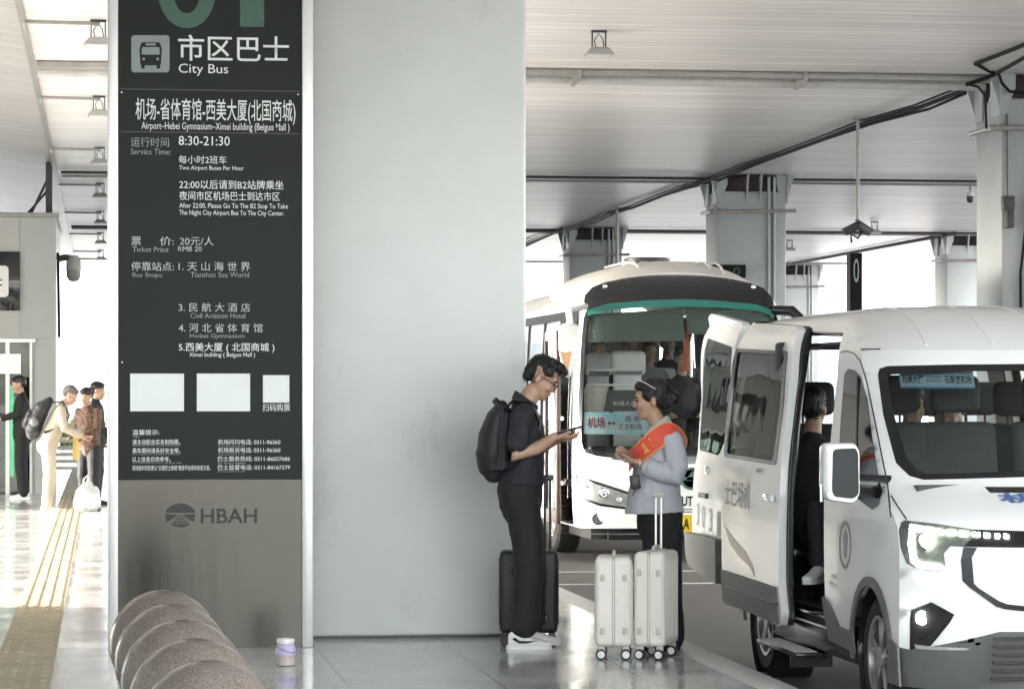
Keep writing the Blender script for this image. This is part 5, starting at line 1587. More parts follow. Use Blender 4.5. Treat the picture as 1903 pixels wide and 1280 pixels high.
hair_cap(P, M, man, M_hair, [(-0.018, 0, 0.056, 0.092, 0.074, 0.074), (-0.060, 0, 0.02, 0.054, 0.070, 0.070), (0.045, 0.0, 0.100, 0.058, 0.060, 0.036), (0.082, 0, 0.098, 0.036, 0.050, 0.026), (0.0, 0, 0.100, 0.074, 0.060, 0.034), (-0.072, 0, -0.03, 0.030, 0.056, 0.036), (0.005, 0.056, 0.05, 0.048, 0.022, 0.036), (0.005, -0.056, 0.05, 0.048, 0.022, 0.036)], wr=0.011, flow=(0.5, 0, 0.1), msy=0.35)
b = MB()
for sy in (-1, 1):
    ring = [P(0.100 + 0.004 * math.cos(2 * PI * k / 16), sy * 0.034 + 0.025 * math.cos(2 * PI * k / 16), 0.0 + 0.019 * math.sin(2 * PI * k / 16)) for k in range(17)]
    b.tube(ring, 0.0028, 6)
    b.tube([P(0.096, sy * 0.058, 0.008), P(0.05, sy * 0.075, 0.008), P(-0.01, sy * 0.082, 0.006)], 0.0028, 6)
b.tube([P(0.104, -0.011, 0.004), P(0.104, 0.011, 0.004)], 0.0025, 6)
b.build('glasses', M_black, man)
f = Fig()      # polo shirt
f.limb([mp(970, 902), mp(970, 880), mp(978, 850), mp(979, 815), mp(975, 785), mp(970, 758)], [(0.134, 0.182), (0.132, 0.178), (0.112, 0.166), (0.112, 0.182), (0.104, 0.19), (0.066, 0.115)], 20)
f.limb([mp(972, 772, -0.13), mp(968, 778, -0.175), mp(961, 826, -0.222)], [0.07, 0.07, 0.066])
f.limb([mp(976, 772, 0.13), mp(974, 778, 0.175), mp(972, 826, 0.215)], [0.07, 0.07, 0.066])
f.fuse('shirt', M_navy, man, 0.009, 3, 0.022, 0.10)
b = MB()
ring = lambda px, py, rx, ry, ti: [mp(px, py) + Vector((rx * math.cos(a), ry * math.sin(a), ti * math.cos(a))) for a in [2 * PI * k / 24 for k in range(24)]]
b.rings([ring(975, 754, 0.080, 0.090, -0.035), ring(978, 743, 0.070, 0.074, -0.045), ring(979, 742, 0.064, 0.068, -0.045), ring(976, 752, 0.066, 0.07, -0.03)], cap=False)
b.build('collar', M_navy, man)
f = Fig()      # trousers
f.limb([mp(969, 890), mp(966, 915), mp(968, 945)], [(0.128, 0.17), (0.138, 0.18), (0.125, 0.175)], 20)
f.limb([mp(948, 915, -0.07), mp(948, 916, 0.07)], [0.07, 0.07])
f.limb([mp(970, 935, -0.085), mp(980, 1010, -0.088), mp(984, 1060, -0.088), mp(978, 1120, -0.09), mp(974, 1158, -0.09)], [0.108, 0.096, 0.088, 0.086, 0.088])
f.limb([mp(970, 935, 0.085), mp(984, 1010, 0.088), mp(990, 1060, 0.088), mp(990, 1120, 0.09), mp(988, 1155, 0.09)], [0.108, 0.094, 0.086, 0.082, 0.082])
f.fuse('trousers', M_blkcl, man, 0.010, 3, 0.020, 0.12)
so1, Mx, k = shoe(man, mp(966, 1203, -0.09), R(-3), 0.262)
b = MB()
sw = [(-0.045, 0.066), (0.0, 0.040), (0.05, 0.042), (0.115, 0.058), (0.05, 0.055), (0.0, 0.056), (-0.03, 0.078)]
b.rings([[Mx @ Vector((x * k, yy * k, z * k)) for x, z in sw] for yy in (-0.049, -0.03)]); b.build('side_flash', M_blkcl, so1)
b = MB()
for q in range(4): b.tube([Mx @ Vector(((0.03 + q * 0.022) * k, -0.026 * k, (0.088 - q * 0.009) * k)), Mx @ Vector(((0.03 + q * 0.022) * k, 0.026 * k, (0.088 - q * 0.009) * k))], 0.005, 6)
b.build('laces', M_shoe, so1)
shoe(man, mp(984, 1200, 0.095), R(6), 0.262)
# phone
t = thing('phone', 'black phone held by the man in black', 'phone', tuple(BASE[man] @ ph0), -YAW)
Mx = Matrix.Rotation(R(-14), 4, 'Y') @ Matrix.Rotation(R(6), 4, 'Z')
b = MB(); b.box(-0.078, 0.082, -0.038, 0.038, -0.006, 0.006, 0.005, 2, M=Mx); b.build('phone_body', M_phone, t)
b = MB(); b.box(-0.07, 0.076, -0.034, 0.034, 0.0062, 0.0068, M=Mx); b.build('screen', M_bmask, t)
# backpack
c = BASE[man] @ mp(930, 880, 0.0)
t = thing('backpack', 'plain black backpack worn by the man in black', 'backpack', tuple(c), -YAW)
def kp(px, py, y=0.0): return mp(px, py, y) - mp(930, 880, 0.0)
f = Fig()
f.limb([kp(918, 876), kp(914, 850), kp(917, 810), kp(925, 775), kp(934, 756)], [(0.075, 0.13), (0.094, 0.15), (0.088, 0.15), (0.066, 0.14), (0.035, 0.10)], 20)
f.limb([kp(935, 876), kp(938, 830), kp(942, 770)], [(0.055, 0.13), (0.06, 0.145), (0.04, 0.13)], 18)
f.limb([kp(902, 872), kp(900, 845), kp(906, 822)], [(0.045, 0.11), (0.055, 0.12), (0.045, 0.11)], 16)
f.fuse('pack', mat('pack_nylon', (0.016, 0.016, 0.018), 0.6, var=0.3, scale=12, bump=0.15), t, 0.009, 3, 0.018, 0.11)
for sy in (-1, 1):
    b = MB(); b.tube([kp(938, 762, sy * 0.09), kp(955, 746, sy * 0.105), kp(985, 750, sy * 0.12), kp(1003, 785, sy * 0.125), kp(992, 835, sy * 0.15), kp(955, 868, sy * 0.165), kp(940, 872, sy * 0.13)], [(0.026, 0.008)] * 7, 8); b.build('strap', M_black, t)
b = MB(); b.tube([kp(925, 758, -0.02), kp(918, 748, -0.02), kp(922, 744, 0), kp(930, 752, 0.02)], 0.012, 6); b.build('grab_loop', M_black, t)

# ---- woman with the sash
wb = onZ(1222, 1206, 0.0)
woman = thing('person', 'woman in pale blue uniform shirt with a red sash holding a tablet, black trousers', 'person', (wb.x, wb.y, 0), -YAW)
sw_ = (wb - Vector((0, 0, HC))).length / F * 1.0
sw_ = (wb.y * CS + wb.x * SN) / F
def wp(px, py, y=0.0): return Vector(((px - 1222) * sw_, y, (1206 - py) * sw_))
f = Fig()
P, M = head_shape(f, wp(1209, 743), 1.0, R(8), -1)
f.limb([wp(1224, 792), wp(1213, 768)], [0.054, 0.050])
f.limb([wp(1226, 945), wp(1228, 890), wp(1232, 830), wp(1230, 797)], [(0.09, 0.12), (0.10, 0.125), (0.09, 0.14), (0.06, 0.11)])
for sy in (-1, 1):
    f.limb([wp(1230, 950, sy * 0.08), wp(1232, 1070, sy * 0.08), wp(1240, 1185, sy * 0.085)], [0.075, 0.05, 0.035])
f.limb([wp(1246, 818, -0.155), wp(1256, 884, -0.21), wp(1215, 872, -0.20), wp(1184, 857, -0.145)], [0.05, 0.044, 0.036, 0.025])
f.limb([wp(1232, 818, 0.155), wp(1226, 880, 0.20), wp(1200, 868, 0.16), wp(1176, 850, 0.075)], [0.048, 0.042, 0.035, 0.025])
hand(f, wp(1184, 857, -0.145), V3(-0.97, 0.22, 0.10), V3(0.02, 0.1, 1.0), V3(-0.2, -0.95, 0.1), (0.25, 0.4, 0.35), 0.92)
hand(f, wp(1176, 849, 0.07), V3(-0.70, -0.30, 0.62), V3(-0.55, -0.5, -0.65), V3(-0.4, -0.6, 0.2), (1.0, 1.2, 0.8), 0.92, (1, 1))
f.fuse('body', M_skin2, woman, 0.0055, 3)
eyes(P, M, woman)
hair_cap(P, M, woman, M_hair, [(-0.025, 0, 0.062, 0.100, 0.082, 0.078), (-0.055, 0, 0.015, 0.066, 0.080, 0.075), (-0.080, 0, -0.02, 0.055, 0.06, 0.06), (-0.128, 0, -0.005, 0.048, 0.055, 0.052), (0.040, 0, 0.088, 0.048, 0.066, 0.034), (0.01, 0.058, 0.03, 0.04, 0.03, 0.05), (0.01, -0.058, 0.034, 0.04, 0.028, 0.045)], wr=0.004, flow=(-0.8, 0, -0.1), msy=0.12, lift=0.4)
b = MB()
for sy in (-1, 1): b.tube([P(0.058, sy * 0.055, 0.128), P(0.02, sy * 0.084, 0.105), P(-0.035, sy * 0.088, 0.06)], 0.003, 6)
b.tube([P(0.058, -0.055, 0.128), P(0.075, 0, 0.135), P(0.058, 0.055, 0.128)], 0.004, 6)
b.build('glasses', mat('pale_frame', (0.75, 0.74, 0.72), 0.25), woman)
f = Fig()      # shirt
f.limb([wp(1217, 952), wp(1216, 920), wp(1219, 885), wp(1222, 855), wp(1227, 825), wp(1231, 808), wp(1230, 790)], [(0.180, 0.20), (0.160, 0.182), (0.142, 0.172), (0.134, 0.168), (0.116, 0.172), (0.092, 0.165), (0.056, 0.085)], 22, None, False)
f.limb([wp(1203, 846, -0.05), wp(1203, 846, 0.05)], [0.066, 0.066])
f.limb([wp(1238, 812, -0.125), wp(1248, 822, -0.165), wp(1256, 866, -0.215), wp(1252, 884, -0.215), wp(1226, 876, -0.208), wp(1207, 868, -0.192)], [0.066, 0.07, 0.064, 0.062, 0.058, 0.054])
f.limb([wp(1230, 812, 0.125), wp(1232, 822, 0.165), wp(1228, 872, 0.205), wp(1208, 870, 0.175)], [0.066, 0.068, 0.06, 0.052])
f.fuse('shirt', M_blue, woman, 0.008, 2, 0.017, 0.07)
b = MB()
c0, c1 = wp(1206, 868.0, -0.192), wp(1199, 864.5, -0.180)
b.tube([c0, c1], [0.058, 0.057], 18); b.build('cuff', M_blue, woman)
b = MB()
wring = lambda px, py, rx, ry, ti: [wp(px, py) + Vector((rx * math.cos(a), ry * math.sin(a), ti * math.cos(a))) for a in [2 * PI * k / 24 for k in range(24)]]
b.rings([wring(1222, 803, 0.092, 0.098, 0.050), wring(1221, 787, 0.070, 0.074, 0.045), wring(1220, 785, 0.064, 0.068, 0.045), wring(1222, 797, 0.07, 0.074, 0.05)], cap=False)
b.build('collar', M_blue, woman)
# sash: over the far... near shoulder, down across the chest
def sash_pts():
    out = []
    for (px, py, y, w) in ((1258, 850, 0.06, 0.062), (1258, 832, -0.06, 0.066), (1252, 812, -0.145, 0.07), (1240, 803, -0.172, 0.07), (1222, 813, -0.166, 0.068), (1205, 828, -0.150, 0.062), (1192, 841, -0.115, 0.058), (1182, 850, -0.05, 0.055), (1178, 858, 0.03, 0.058)):
        out.append((wp(px, py, y), w))
    return out
def band(mb, pts, ups, w0=1.0, off=0.0, th=0.004, lo=-0.5, hi=0.5):
    n = len(pts)
    cen = wp(1226, 850, 0)
    ringsv = []
    for i, ((p, w), u) in enumerate(zip(pts, ups)):
        u = Vector(u).normalized()
        o_ = (p - cen); o_.z *= 0.35; o_.normalize()
        a, b2 = p + u * w * 2 * lo * w0, p + u * w * 2 * hi * w0
        ringsv.append([a + o_ * off, b2 + o_ * off, b2 + o_ * (off + th), a + o_ * (off + th)])
    mb.rings(ringsv)
def refine(pts, ups, k=4):
    P_, U_ = [], []
    n = len(pts)
    def cr(a, b2, c, d, t): return 0.5 * ((2 * b2) + (c - a) * t + (2 * a - 5 * b2 + 4 * c - d) * t * t + (3 * b2 - a - 3 * c + d) * t ** 3)
    for i in range(n - 1):
        g = [pts[max(0, i - 1)], pts[i], pts[i + 1], pts[min(n - 1, i + 2)]]
        for q in range(k):
            t = q / k
            P_.append((cr(g[0][0], g[1][0], g[2][0], g[3][0], t), g[1][1] * (1 - t) + g[2][1] * t)); U_.append(Vector(ups[i]) * (1 - t) + Vector(ups[i + 1]) * t)
    P_.append(pts[-1]); U_.append(Vector(ups[-1]))
    return P_, U_
sp_ = sash_pts()
su_ = [(0.35, 0, 0.6), (0.45, 0.15, 0.75), (0.15, 0.45, 0.75), (-0.30, 0.40, 0.8), (-0.50, 0.2, 0.8), (-0.5, 0.1, 0.85), (-0.4, 0.1, 0.9), (-0.2, 0.1, 1), (0, 0, 1)]
sp2, su2 = refine(sp_, su_)
b = MB(); band(b, sp2, su2, off=0.024, th=0.006, lo=-0.42, hi=0.42); sa = b.build('sash', M_sash, woman, ang=60)
b = MB(); band(b, sp2, su2, off=0.0245, th=0.0065, lo=-0.47, hi=-0.415); b.build('sash_trim', M_gold2, sa, ang=60)
b = MB(); band(b, sp2, su2, off=0.0245, th=0.0065, lo=0.415, hi=0.46); b.build('sash_trim', M_gold2, sa, ang=60)
b = MB()
cen_ = wp(1226, 850, 0)
(p1, w1), u1 = sp2[22], su2[22].normalized()
(p2, w2) = sp2[17]
dn = (p2 - p1).normalized(); o_ = (p1 - cen_); o_.z *= 0.35; o_.normalize()
text_in(b, '志', p1 + o_ * 0.034 - u1 * 0.035, dn * 0.075, u1 * 0.07, 0.03)
b.build('sash_lettering', M_gold2, sa, smooth=False)
f = Fig()      # trousers
f.limb([wp(1226, 935), wp(1226, 965), wp(1226, 990)], [(0.135, 0.165), (0.140, 0.170), (0.132, 0.165)], 20, None, False)
f.limb([wp(1224, 980, -0.08), wp(1226, 1080, -0.084), wp(1234, 1185, -0.086)], [0.112, 0.094, 0.092])
f.limb([wp(1236, 980, 0.08), wp(1240, 1080, 0.084), wp(1246, 1185, 0.086)], [0.112, 0.094, 0.090])
f.fuse('trousers', M_blkcl, woman, 0.010, 3, 0.018, 0.12)
for sy in (-1, 1):
    o, _, _ = shoe(woman, wp(1240, 1206, sy * 0.086), PI + R(4 * sy), 0.235, M_blkcl)
b = MB(); b.tube([wp(1187, 859, -0.150) + Vector((0, 0.028 * math.cos(a), 0.028 * math.sin(a))) for a in [2 * PI * k / 16 for k in range(17)]], 0.005, 6); b.build('bracelet', mat('bracelet', (0.6, 0.5, 0.3), 0.3, metal=0.5), woman)
# tablet, pen, badge
c = wp(1152, 853, -0.10)
t = thing('tablet', 'thin grey tablet lying on the open hand of the woman with the sash', 'tablet', tuple(BASE[woman] @ c), -YAW)
Mx = Matrix.Rotation(R(4), 4, 'Y')
b = MB(); b.box(-0.05, 0.085, -0.075, 0.09, -0.004, 0.004, 0.003, 2, M=Mx); b.build('case', mat('tablet_grey', (0.25, 0.26, 0.28), 0.3), t)
b = MB(); b.box(-0.045, 0.08, -0.07, 0.085, 0.0042, 0.005, M=Mx); b.build('screen', M_bmask, t)
c = wp(1178, 893, -0.17)
t = thing('badge_holder', 'black card holder hanging from the lanyard at the waist of the woman in the sash', 'badge', tuple(BASE[woman] @ c), -YAW)
Mx = Matrix.Rotation(R(-8), 4, 'Y')
b = MB(); b.box(-0.030, 0.030, -0.012, 0.012, -0.045, 0.04, 0.008, 2, M=Mx); b.build('holder', M_black, t)
b = MB(); b.tube([V3(0, 0, 0.035), V3(0.004, 0.0, 0.075), V3(-0.02, 0.01, 0.1)], 0.008, 6); b.build('cord', M_black, t); b = MB(); b.tube([V3(0.002, 0, -0.04), V3(-0.015, 0.0, -0.085)], 0.004, 6); b.build('cord', M_black, t)

# ---- simple seated or standing figures further off
def bust(label, head, look=1, scale=1.0, hair=M_hair, shirt=M_blkcl, group=None, seat_z=None, yaw=None, skinm=M_skin, cap=None, bald=False):
    """person seated upright: head = world point of the head centre; look = +1 faces +x of its own frame"""
    t = thing('person', label, 'person', (head.x, head.y, head.z - 0.72), yaw if yaw is not None else -PI / 2, group)
    f = Fig(); P, M = head_shape(f, V3(0, 0, 0.72), scale, R(4), look)
    f.limb([V3(-0.03, 0, 0.50), V3(-0.01, 0, 0.64)], [0.055, 0.052])
    f.limb([V3(-0.03, 0, 0.0), V3(-0.03, 0, 0.25), V3(-0.03, 0, 0.50)], [(0.12, 0.16), (0.11, 0.16), (0.06, 0.12)])
    for sy in (-1, 1):
        f.limb([V3(-0.03, sy * 0.17, 0.46), V3(0.03, sy * 0.22, 0.2), V3(0.25, sy * 0.12, 0.10)], [0.048, 0.042, 0.03])
        hand(f, V3(0.25, sy * 0.12, 0.10), V3(1, -sy * 0.3, -0.1), V3(0, 0, -1), V3(0.2, -sy, 0), s=0.95)
        f.limb([V3(0, sy * 0.09, 0.02), V3(0.42, sy * 0.11, 0.05), V3(0.46, sy * 0.11, -0.38)], [0.075, 0.055, 0.04])
    f.fuse('body', skinm, t, 0.010, 3)
    f = Fig()
    f.limb([V3(-0.03, 0, 0.02), V3(-0.03, 0, 0.25), V3(-0.03, 0, 0.42), V3(-0.03, 0, 0.55)], [(0.14, 0.18), (0.13, 0.18), (0.115, 0.185), (0.06, 0.08)], 18)
    for sy in (-1, 1): f.limb([V3(-0.03, sy * 0.15, 0.46), V3(0.03, sy * 0.22, 0.2), V3(0.15, sy * 0.17, 0.14)], [0.066, 0.058, 0.05])
    f.fuse('shirt', shirt, t, 0.012, 3, 0.02, 0.1)
    f = Fig()
    for sy in (-1, 1): f.limb([V3(-0.02, sy * 0.08, 0.02), V3(0.42, sy * 0.11, 0.05), V3(0.46, sy * 0.11, -0.33)], [0.10, 0.075, 0.06])
    f.fuse('trousers', M_blkcl, t, 0.012, 3)
    hair_cap(P, M, t, hair, [(-0.02, 0, 0.06, 0.10, 0.082, 0.078), (-0.06, 0, 0.015, 0.06, 0.076, 0.075), (0.03, 0, 0.095, 0.05, 0.06, 0.03)], vox=0.008)
    return t
# ------------------------------------------------------------------ luggage
M_cream = mat('cream_shell', (0.77, 0.735, 0.68), 0.42, var=0.025, scale=6, bump=0.12, bscale=220)
M_creamd = mat('cream_trim', (0.52, 0.49, 0.44), 0.5, var=0.04)
M_blackc = mat('black_shell', (0.020, 0.020, 0.023), 0.45, var=0.2, bump=0.2, bscale=160)
def suitcase(label, loc, rotz, D, Wd, H, shell, trim, tyre, hub, handle=0.0, hx=0.0, ribs=6, front='narrow'):
    """D across the picture, Wd in depth"""
    t = thing('suitcase', label, 'suitcase', loc, rotz)
    z0 = 0.075
    b = MB(); b.box(-D / 2, D / 2, -Wd / 2, Wd / 2, z0, z0 + H, 0.034, 5)
    # pressed ribs on both broad faces
    for sx in (-1, 1):
        for k in range(ribs):
            yy = -Wd * 0.34 + k * Wd * 0.68 / (ribs - 1)
            b.box(sx * D / 2 - 0.004, sx * D / 2 + 0.004, yy - 0.009, yy + 0.009, z0 + 0.05, z0 + H - 0.05, 0.003, 1)
    if ribs > 5:
        for sy in (-1, 1):
            for k in range(5):
                xx = D * 0.05 + k * D * 0.085
                b.box(xx - 0.003, xx + 0.003, sy * Wd / 2 - 0.003, sy * Wd / 2 + 0.003, z0 + 0.045, z0 + H - 0.045, 0.002, 1)
    sh = b.build('shell', shell, t)
    b = MB()
    for xx in (-0.006, 0.006):
        b.box(xx - 0.003, xx + 0.003, -Wd / 2 - 0.004, Wd / 2 + 0.004, z0 - 0.003, z0 + H + 0.004, 0.002, 1)
    b.build('zip', trim, t)
    b = MB()
    for sx in (-1, 1):
        for zz in (z0 + 0.09, z0 + H - 0.12):
            b.box(sx * D * 0.30 - 0.013, sx * D * 0.30 + 0.013, -Wd / 2 - 0.007, -Wd / 2 + 0.01, zz - 0.02, zz + 0.02, 0.006, 2)
    b.build('corner_guard', trim, t)
    b = MB(); b.tube([(0, -0.07, z0 + H), (0, -0.06, z0 + H + 0.022), (0, 0.06, z0 + H + 0.022), (0, 0.07, z0 + H)], 0.011, 8); b.build('carry_handle', trim, t)
    if handle:
        b = MB()
        for q in (-0.016, 0.016): b.tube([(hx + q, Wd * 0.36, z0 + H - 0.03), (hx + q, Wd * 0.36, z0 + H + handle)], 0.007, 8)
        b.build('telescopic_rods', M_alu if shell is M_cream else M_black, t)
        b = MB(); b.box(hx - 0.036, hx + 0.036, Wd * 0.36 - 0.014, Wd * 0.36 + 0.014, z0 + H + handle, z0 + H + handle + 0.035, 0.01); b.build('grip', trim if shell is M_cream else M_black, t)
    for sx in (-1, 1):
        for sy in (-1, 1):
            cx, cy = sx * (D / 2 - 0.035), sy * (Wd / 2 - 0.03)
            b = MB()
            for q in (-0.013, 0.013): b.lathe([(0.027, -0.0085), (0.031, -0.005), (0.031, 0.005), (0.027, 0.0085)], (cx, cy + q - 0.008, 0.031), 18, 'Y')
            wh = b.build('wheel', tyre, t)
            b = MB(); b.lathe([(0.021, cy - 0.0325), (0.020, cy - 0.034), (0.001, cy - 0.034)], (cx, 0, 0.031), 16, 'Y'); b.build('hub', hub, wh)
            b = MB(); b.box(cx - 0.02, cx + 0.02, cy - 0.006, cy + 0.022, 0.05, z0 + 0.004, 0.006); b.build('castor_fork', trim, wh)
    return t
p = onZ(1140, 1226, 0); kk = p.y / CS / F
suitcase('cream hard shell suitcase without raised handle, left of its twin', (p.x + 0.032, p.y + 0.165, 0), -YAW - R(3), 0.212, 0.33, 0.515, M_cream, M_creamd, M_black, M_white)
p = onZ(1218, 1227, 0)
suitcase('cream hard shell suitcase with a raised telescopic handle, in front of the woman', (p.x + 0.042, p.y + 0.195, 0), -YAW - R(17), 0.185, 0.36, 0.545, M_cream, M_creamd, M_black, M_white, handle=0.30, hx=-0.02)
c = BASE[man] @ mp(983, 1190, 0.235)
suitcase('black suitcase standing behind the legs of the man in black', (c.x, c.y, 0), -YAW, 0.355, 0.20, 0.50, M_blackc, M_black, M_black, M_dark, handle=0.42, hx=0.115, ribs=5)

# ------------------------------------------------------------------ granite ball bollards
def granite():
    m = bpy.data.materials.new('bollard_granite'); m.use_nodes = True
    n, l = m.node_tree.nodes, m.node_tree.links
    b_ = n['Principled BSDF']; b_.inputs['Roughness'].default_value = 0.33
    tc = n.new('ShaderNodeTexCoord')
    v = n.new('ShaderNodeTexVoronoi'); v.inputs['Scale'].default_value = 190
    l.new(tc.outputs['Object'], v.inputs['Vector'])
    r = n.new('ShaderNodeValToRGB')
    cr = r.color_ramp
    cr.elements[0].position = 0.0; cr.elements[0].color = (0.24, 0.20, 0.172, 1)
    cr.elements[1].position = 1.0; cr.elements[1].color = (0.045, 0.036, 0.032, 1)
    e = cr.elements.new(0.45); e.color = (0.125, 0.102, 0.088, 1)
    e = cr.elements.new(0.7); e.color = (0.185, 0.145, 0.122, 1)
    l.new(v.outputs['Color'], r.inputs[0])
    nz = n.new('ShaderNodeTexNoise'); nz.inputs['Scale'].default_value = 4; nz.inputs['Detail'].default_value = 6
    l.new(tc.outputs['Object'], nz.inputs['Vector'])
    mr = n.new('ShaderNodeMapRange'); mr.inputs['To Min'].default_value = 0.7; mr.inputs['To Max'].default_value = 1.25; l.new(nz.outputs['Fac'], mr.inputs[0])
    mx = n.new('ShaderNodeMixRGB'); mx.blend_type = 'MULTIPLY'; mx.inputs[0].default_value = 1
    l.new(r.outputs[0], mx.inputs[1]); l.new(mr.outputs[0], mx.inputs[2]); l.new(mx.outputs[0], b_.inputs['Base Color'])
    r2 = n.new('ShaderNodeMapRange'); r2.inputs['To Min'].default_value = 0.10; r2.inputs['To Max'].default_value = 0.34; l.new(nz.outputs['Fac'], r2.inputs[0]); l.new(r2.outputs[0], b_.inputs['Roughness'])
    return m
M_gran = granite()
sp1 = W(306, 1197, 14.35)
bol = None
labs = ['granite ball bollard nearest the steel base of the totem, farthest of its row', 'granite ball bollard second from the totem in its row', 'granite ball bollard in the middle of its row of five',
        'granite ball bollard fourth from the totem in its row', 'granite ball bollard cut by the bottom edge, farthest from the totem']
for k in range(5):
    loc = (0.292 + 0.022 * k, sp1.y - 0.955 * k, 0)
    if bol is None:
        t = thing('ball_bollard', labs[0], 'bollard', loc, 0, 'granite ball bollards in a row beside the totem')
        b = MB(); vs = b.ball((0, 0, 0.315), 0.262, n=56); b.build('ball', M_gran, t, ang=60)
        b = MB(); b.lathe([(0.19, 0), (0.19, 0.045), (0.175, 0.065), (0.15, 0.075)], (0, 0, 0), 36); b.build('base_ring', M_gran, t)
        bol = t
    else:
        dup(bol, labs[k], loc, R(37 * k))

# ------------------------------------------------------------------ forgotten cup beside the totem
p = onZ(531, 1236, 0)
k = p.y / CS / F
t = thing('drinking_cup', 'lilac lidded drinking cup standing on the floor by the totem base', 'cup', (p.x, p.y, 0))
b = MB(); b.lathe([(0.001, 0.002), (15 * k, 0.002), (17 * k, 0.006), (18 * k, 20 * k), (18.5 * k, 21 * k)], (0, 0, 0), 24, cap=False); b.build('cup_base', mat('cup_clear', (0.45, 0.38, 0.36), 0.15, var=0.2), t)
b = MB(); b.lathe([(18.5 * k, 20 * k), (19.5 * k, 22 * k), (19 * k, 30 * k), (16 * k, 38 * k), (15 * k, 40 * k)], (0, 0, 0), 24); b.build('cup_body', mat('lilac_plastic', (0.46, 0.40, 0.60), 0.35, var=0.05), t)
b = MB(); b.lathe([(14.5 * k, 40 * k), (16 * k, 41 * k), (16.5 * k, 48 * k), (15.5 * k, 50 * k), (9 * k, 50 * k), (8 * k, 46 * k), (0.001, 46 * k)], (0, 0, 0), 24); b.build('lid', mat('lid_white', (0.68, 0.66, 0.70), 0.3), t)
b = MB(); b.tube([(-19 * k, -3 * k, 36 * k), (-5 * k, -20 * k, 30 * k), (12 * k, -17 * k, 25 * k), (21 * k, -4 * k, 26 * k), (22 * k, 2 * k, 31 * k)], 0.005, 6); b.build('strap', mat('strap_violet', (0.28, 0.24, 0.42), 0.4), t)

# ------------------------------------------------------------------ ceiling floodlights
def floodlight(label, x, y, group, conduit=None):
    t = thing('floodlight', label, 'ceiling light', (x, y, ZC), 0, group)
    b = MB()
    b.box(-0.075, 0.075, -0.03, 0.03, -0.02, -0.002)
    for sx in (-1, 1): b.box(sx * 0.066 - 0.006, sx * 0.066 + 0.006, -0.012, 0.012, -0.19, -0.01)
    b.build('bracket', M_dark, t)
    b = MB()
    b.rings([[Vector((sx * w_, sy * d_, z)) for sx, sy in ((-1, -1), (1, -1), (1, 1), (-1, 1))] for z, w_, d_ in ((-0.165, 0.075, 0.06), (-0.175, 0.085, 0.08), (-0.225, 0.125, 0.12), (-0.238, 0.132, 0.125), (-0.243, 0.132, 0.125))])
    hd_ = b.build('lamp_head', mat('lamp_grey', (0.42, 0.41, 0.40), 0.4, metal=0.3, var=0.1), t, smooth=False)
    b = MB(); b.box(-0.115, 0.115, -0.11, 0.11, -0.2455, -0.2435); b.build('lamp_glass', M_white, hd_, smooth=False)
    b = MB(); b.tube([(-0.03, 0, -0.165), (-0.045, 0, -0.10), (0.0, 0.0, -0.03), (0.04, 0, -0.09), (0.05, 0, -0.165)], 0.005, 6); b.build('flex', M_cable, t)
    if conduit is not None:
        b = MB(); b.tube([(0.0, 0.0, -0.03), (0.0, -0.02, -0.045), (-0.08, -0.02, -0.035), (conduit - x + 0.04, -0.02, -0.03), (conduit - x, -0.02, -0.03), (conduit - x - 0.012, 0.05, -0.03), (conduit - x - 0.012, 0.6, -0.03)], 0.018, 6); b.build('conduit', M_pipe, t)
    return t
p = onZ(1113, 57, ZC); floodlight('floodlight hanging nearest on the ceiling right of the pale pillar', p.x, p.y, 'floodlights over the bus lanes')
p = onZ(1625, 412, ZC); floodlight('small far floodlight just right of the twin security cameras', p.x, p.y, 'floodlights over the bus lanes')
p = onZ(1467, 446, ZC); floodlight('farthest floodlight, left of the twin security cameras, above the coach mirror', p.x, p.y, 'floodlights over the bus lanes')
nl = ['nearest', 'second', 'third', 'fourth', 'fifth', 'sixth', 'farthest']
for k, zz in enumerate((27.8, 34.9, 42.2, 49.4, 57, 64.6, 72.6)):
    q = W(183, 300, zz)
    floodlight('%s floodlight with its conduit in the row along the left ceiling' % nl[k], -0.04, q.y, 'floodlights in a row over the walkway', XE + 0.02)

# ------------------------------------------------------------------ security cameras
p = onZ(1594, 218, ZC); z1 = W(1594, 422, p.y / (CS - (1594 - CX) / F * SN)).z
t = thing('security_camera', 'twin black security cameras at the foot of a long ceiling pole', 'camera', (p.x, p.y, ZC))
b = MB(); b.tube([(0, 0, 0), (0, 0, z1 - ZC)], 0.022, 8); b.lathe([(0.07, -0.004), (0.07, -0.02), (0.03, -0.04)], (0, 0, 0), 12); b.build('pole', M_pipe, t)
for s in (-1, 1):
    Mx = Matrix.Translation((s * 0.07, 0, z1 - ZC - 0.02)) @ Matrix.Rotation(s * R(28), 4, 'Y') @ Matrix.Rotation(R(s * 20), 4, 'Z')
    b = MB(); b.box(-0.11, 0.11, -0.05, 0.05, -0.045, 0.045, 0.01, 2, M=Mx); b.box(-0.13, 0.13, -0.06, 0.06, 0.04, 0.055, 0.004, 1, M=Mx)
    b.build('camera_box', M_dark, t)
b = MB(); b.tube([(0, 0, z1 - ZC), (0.05, 0, z1 - ZC - 0.08), (0.0, 0, z1 - ZC - 0.14), (-0.09, 0, z1 - ZC - 0.09), (-0.08, 0, z1 - ZC - 0.2)], 0.014, 6); b.build('cable', M_cable, t)
p = onZ(1147, 383, ZC)
t = thing('ceiling_pole', 'thin pale pole dropping from the ceiling behind the coach roof', 'pole', (p.x, p.y, ZC))
b = MB(); b.tube([(0, 0, -0.002), (0, 0, -1.45)], 0.03, 8); b.build('tube', M_pipe, t)
b = MB(); b.box(-0.1, 0.1, -0.06, 0.06, -1.6, -1.45, 0.02); b.build('camera_box', M_dark, t)
p = onZ(1803, 338, ZC)
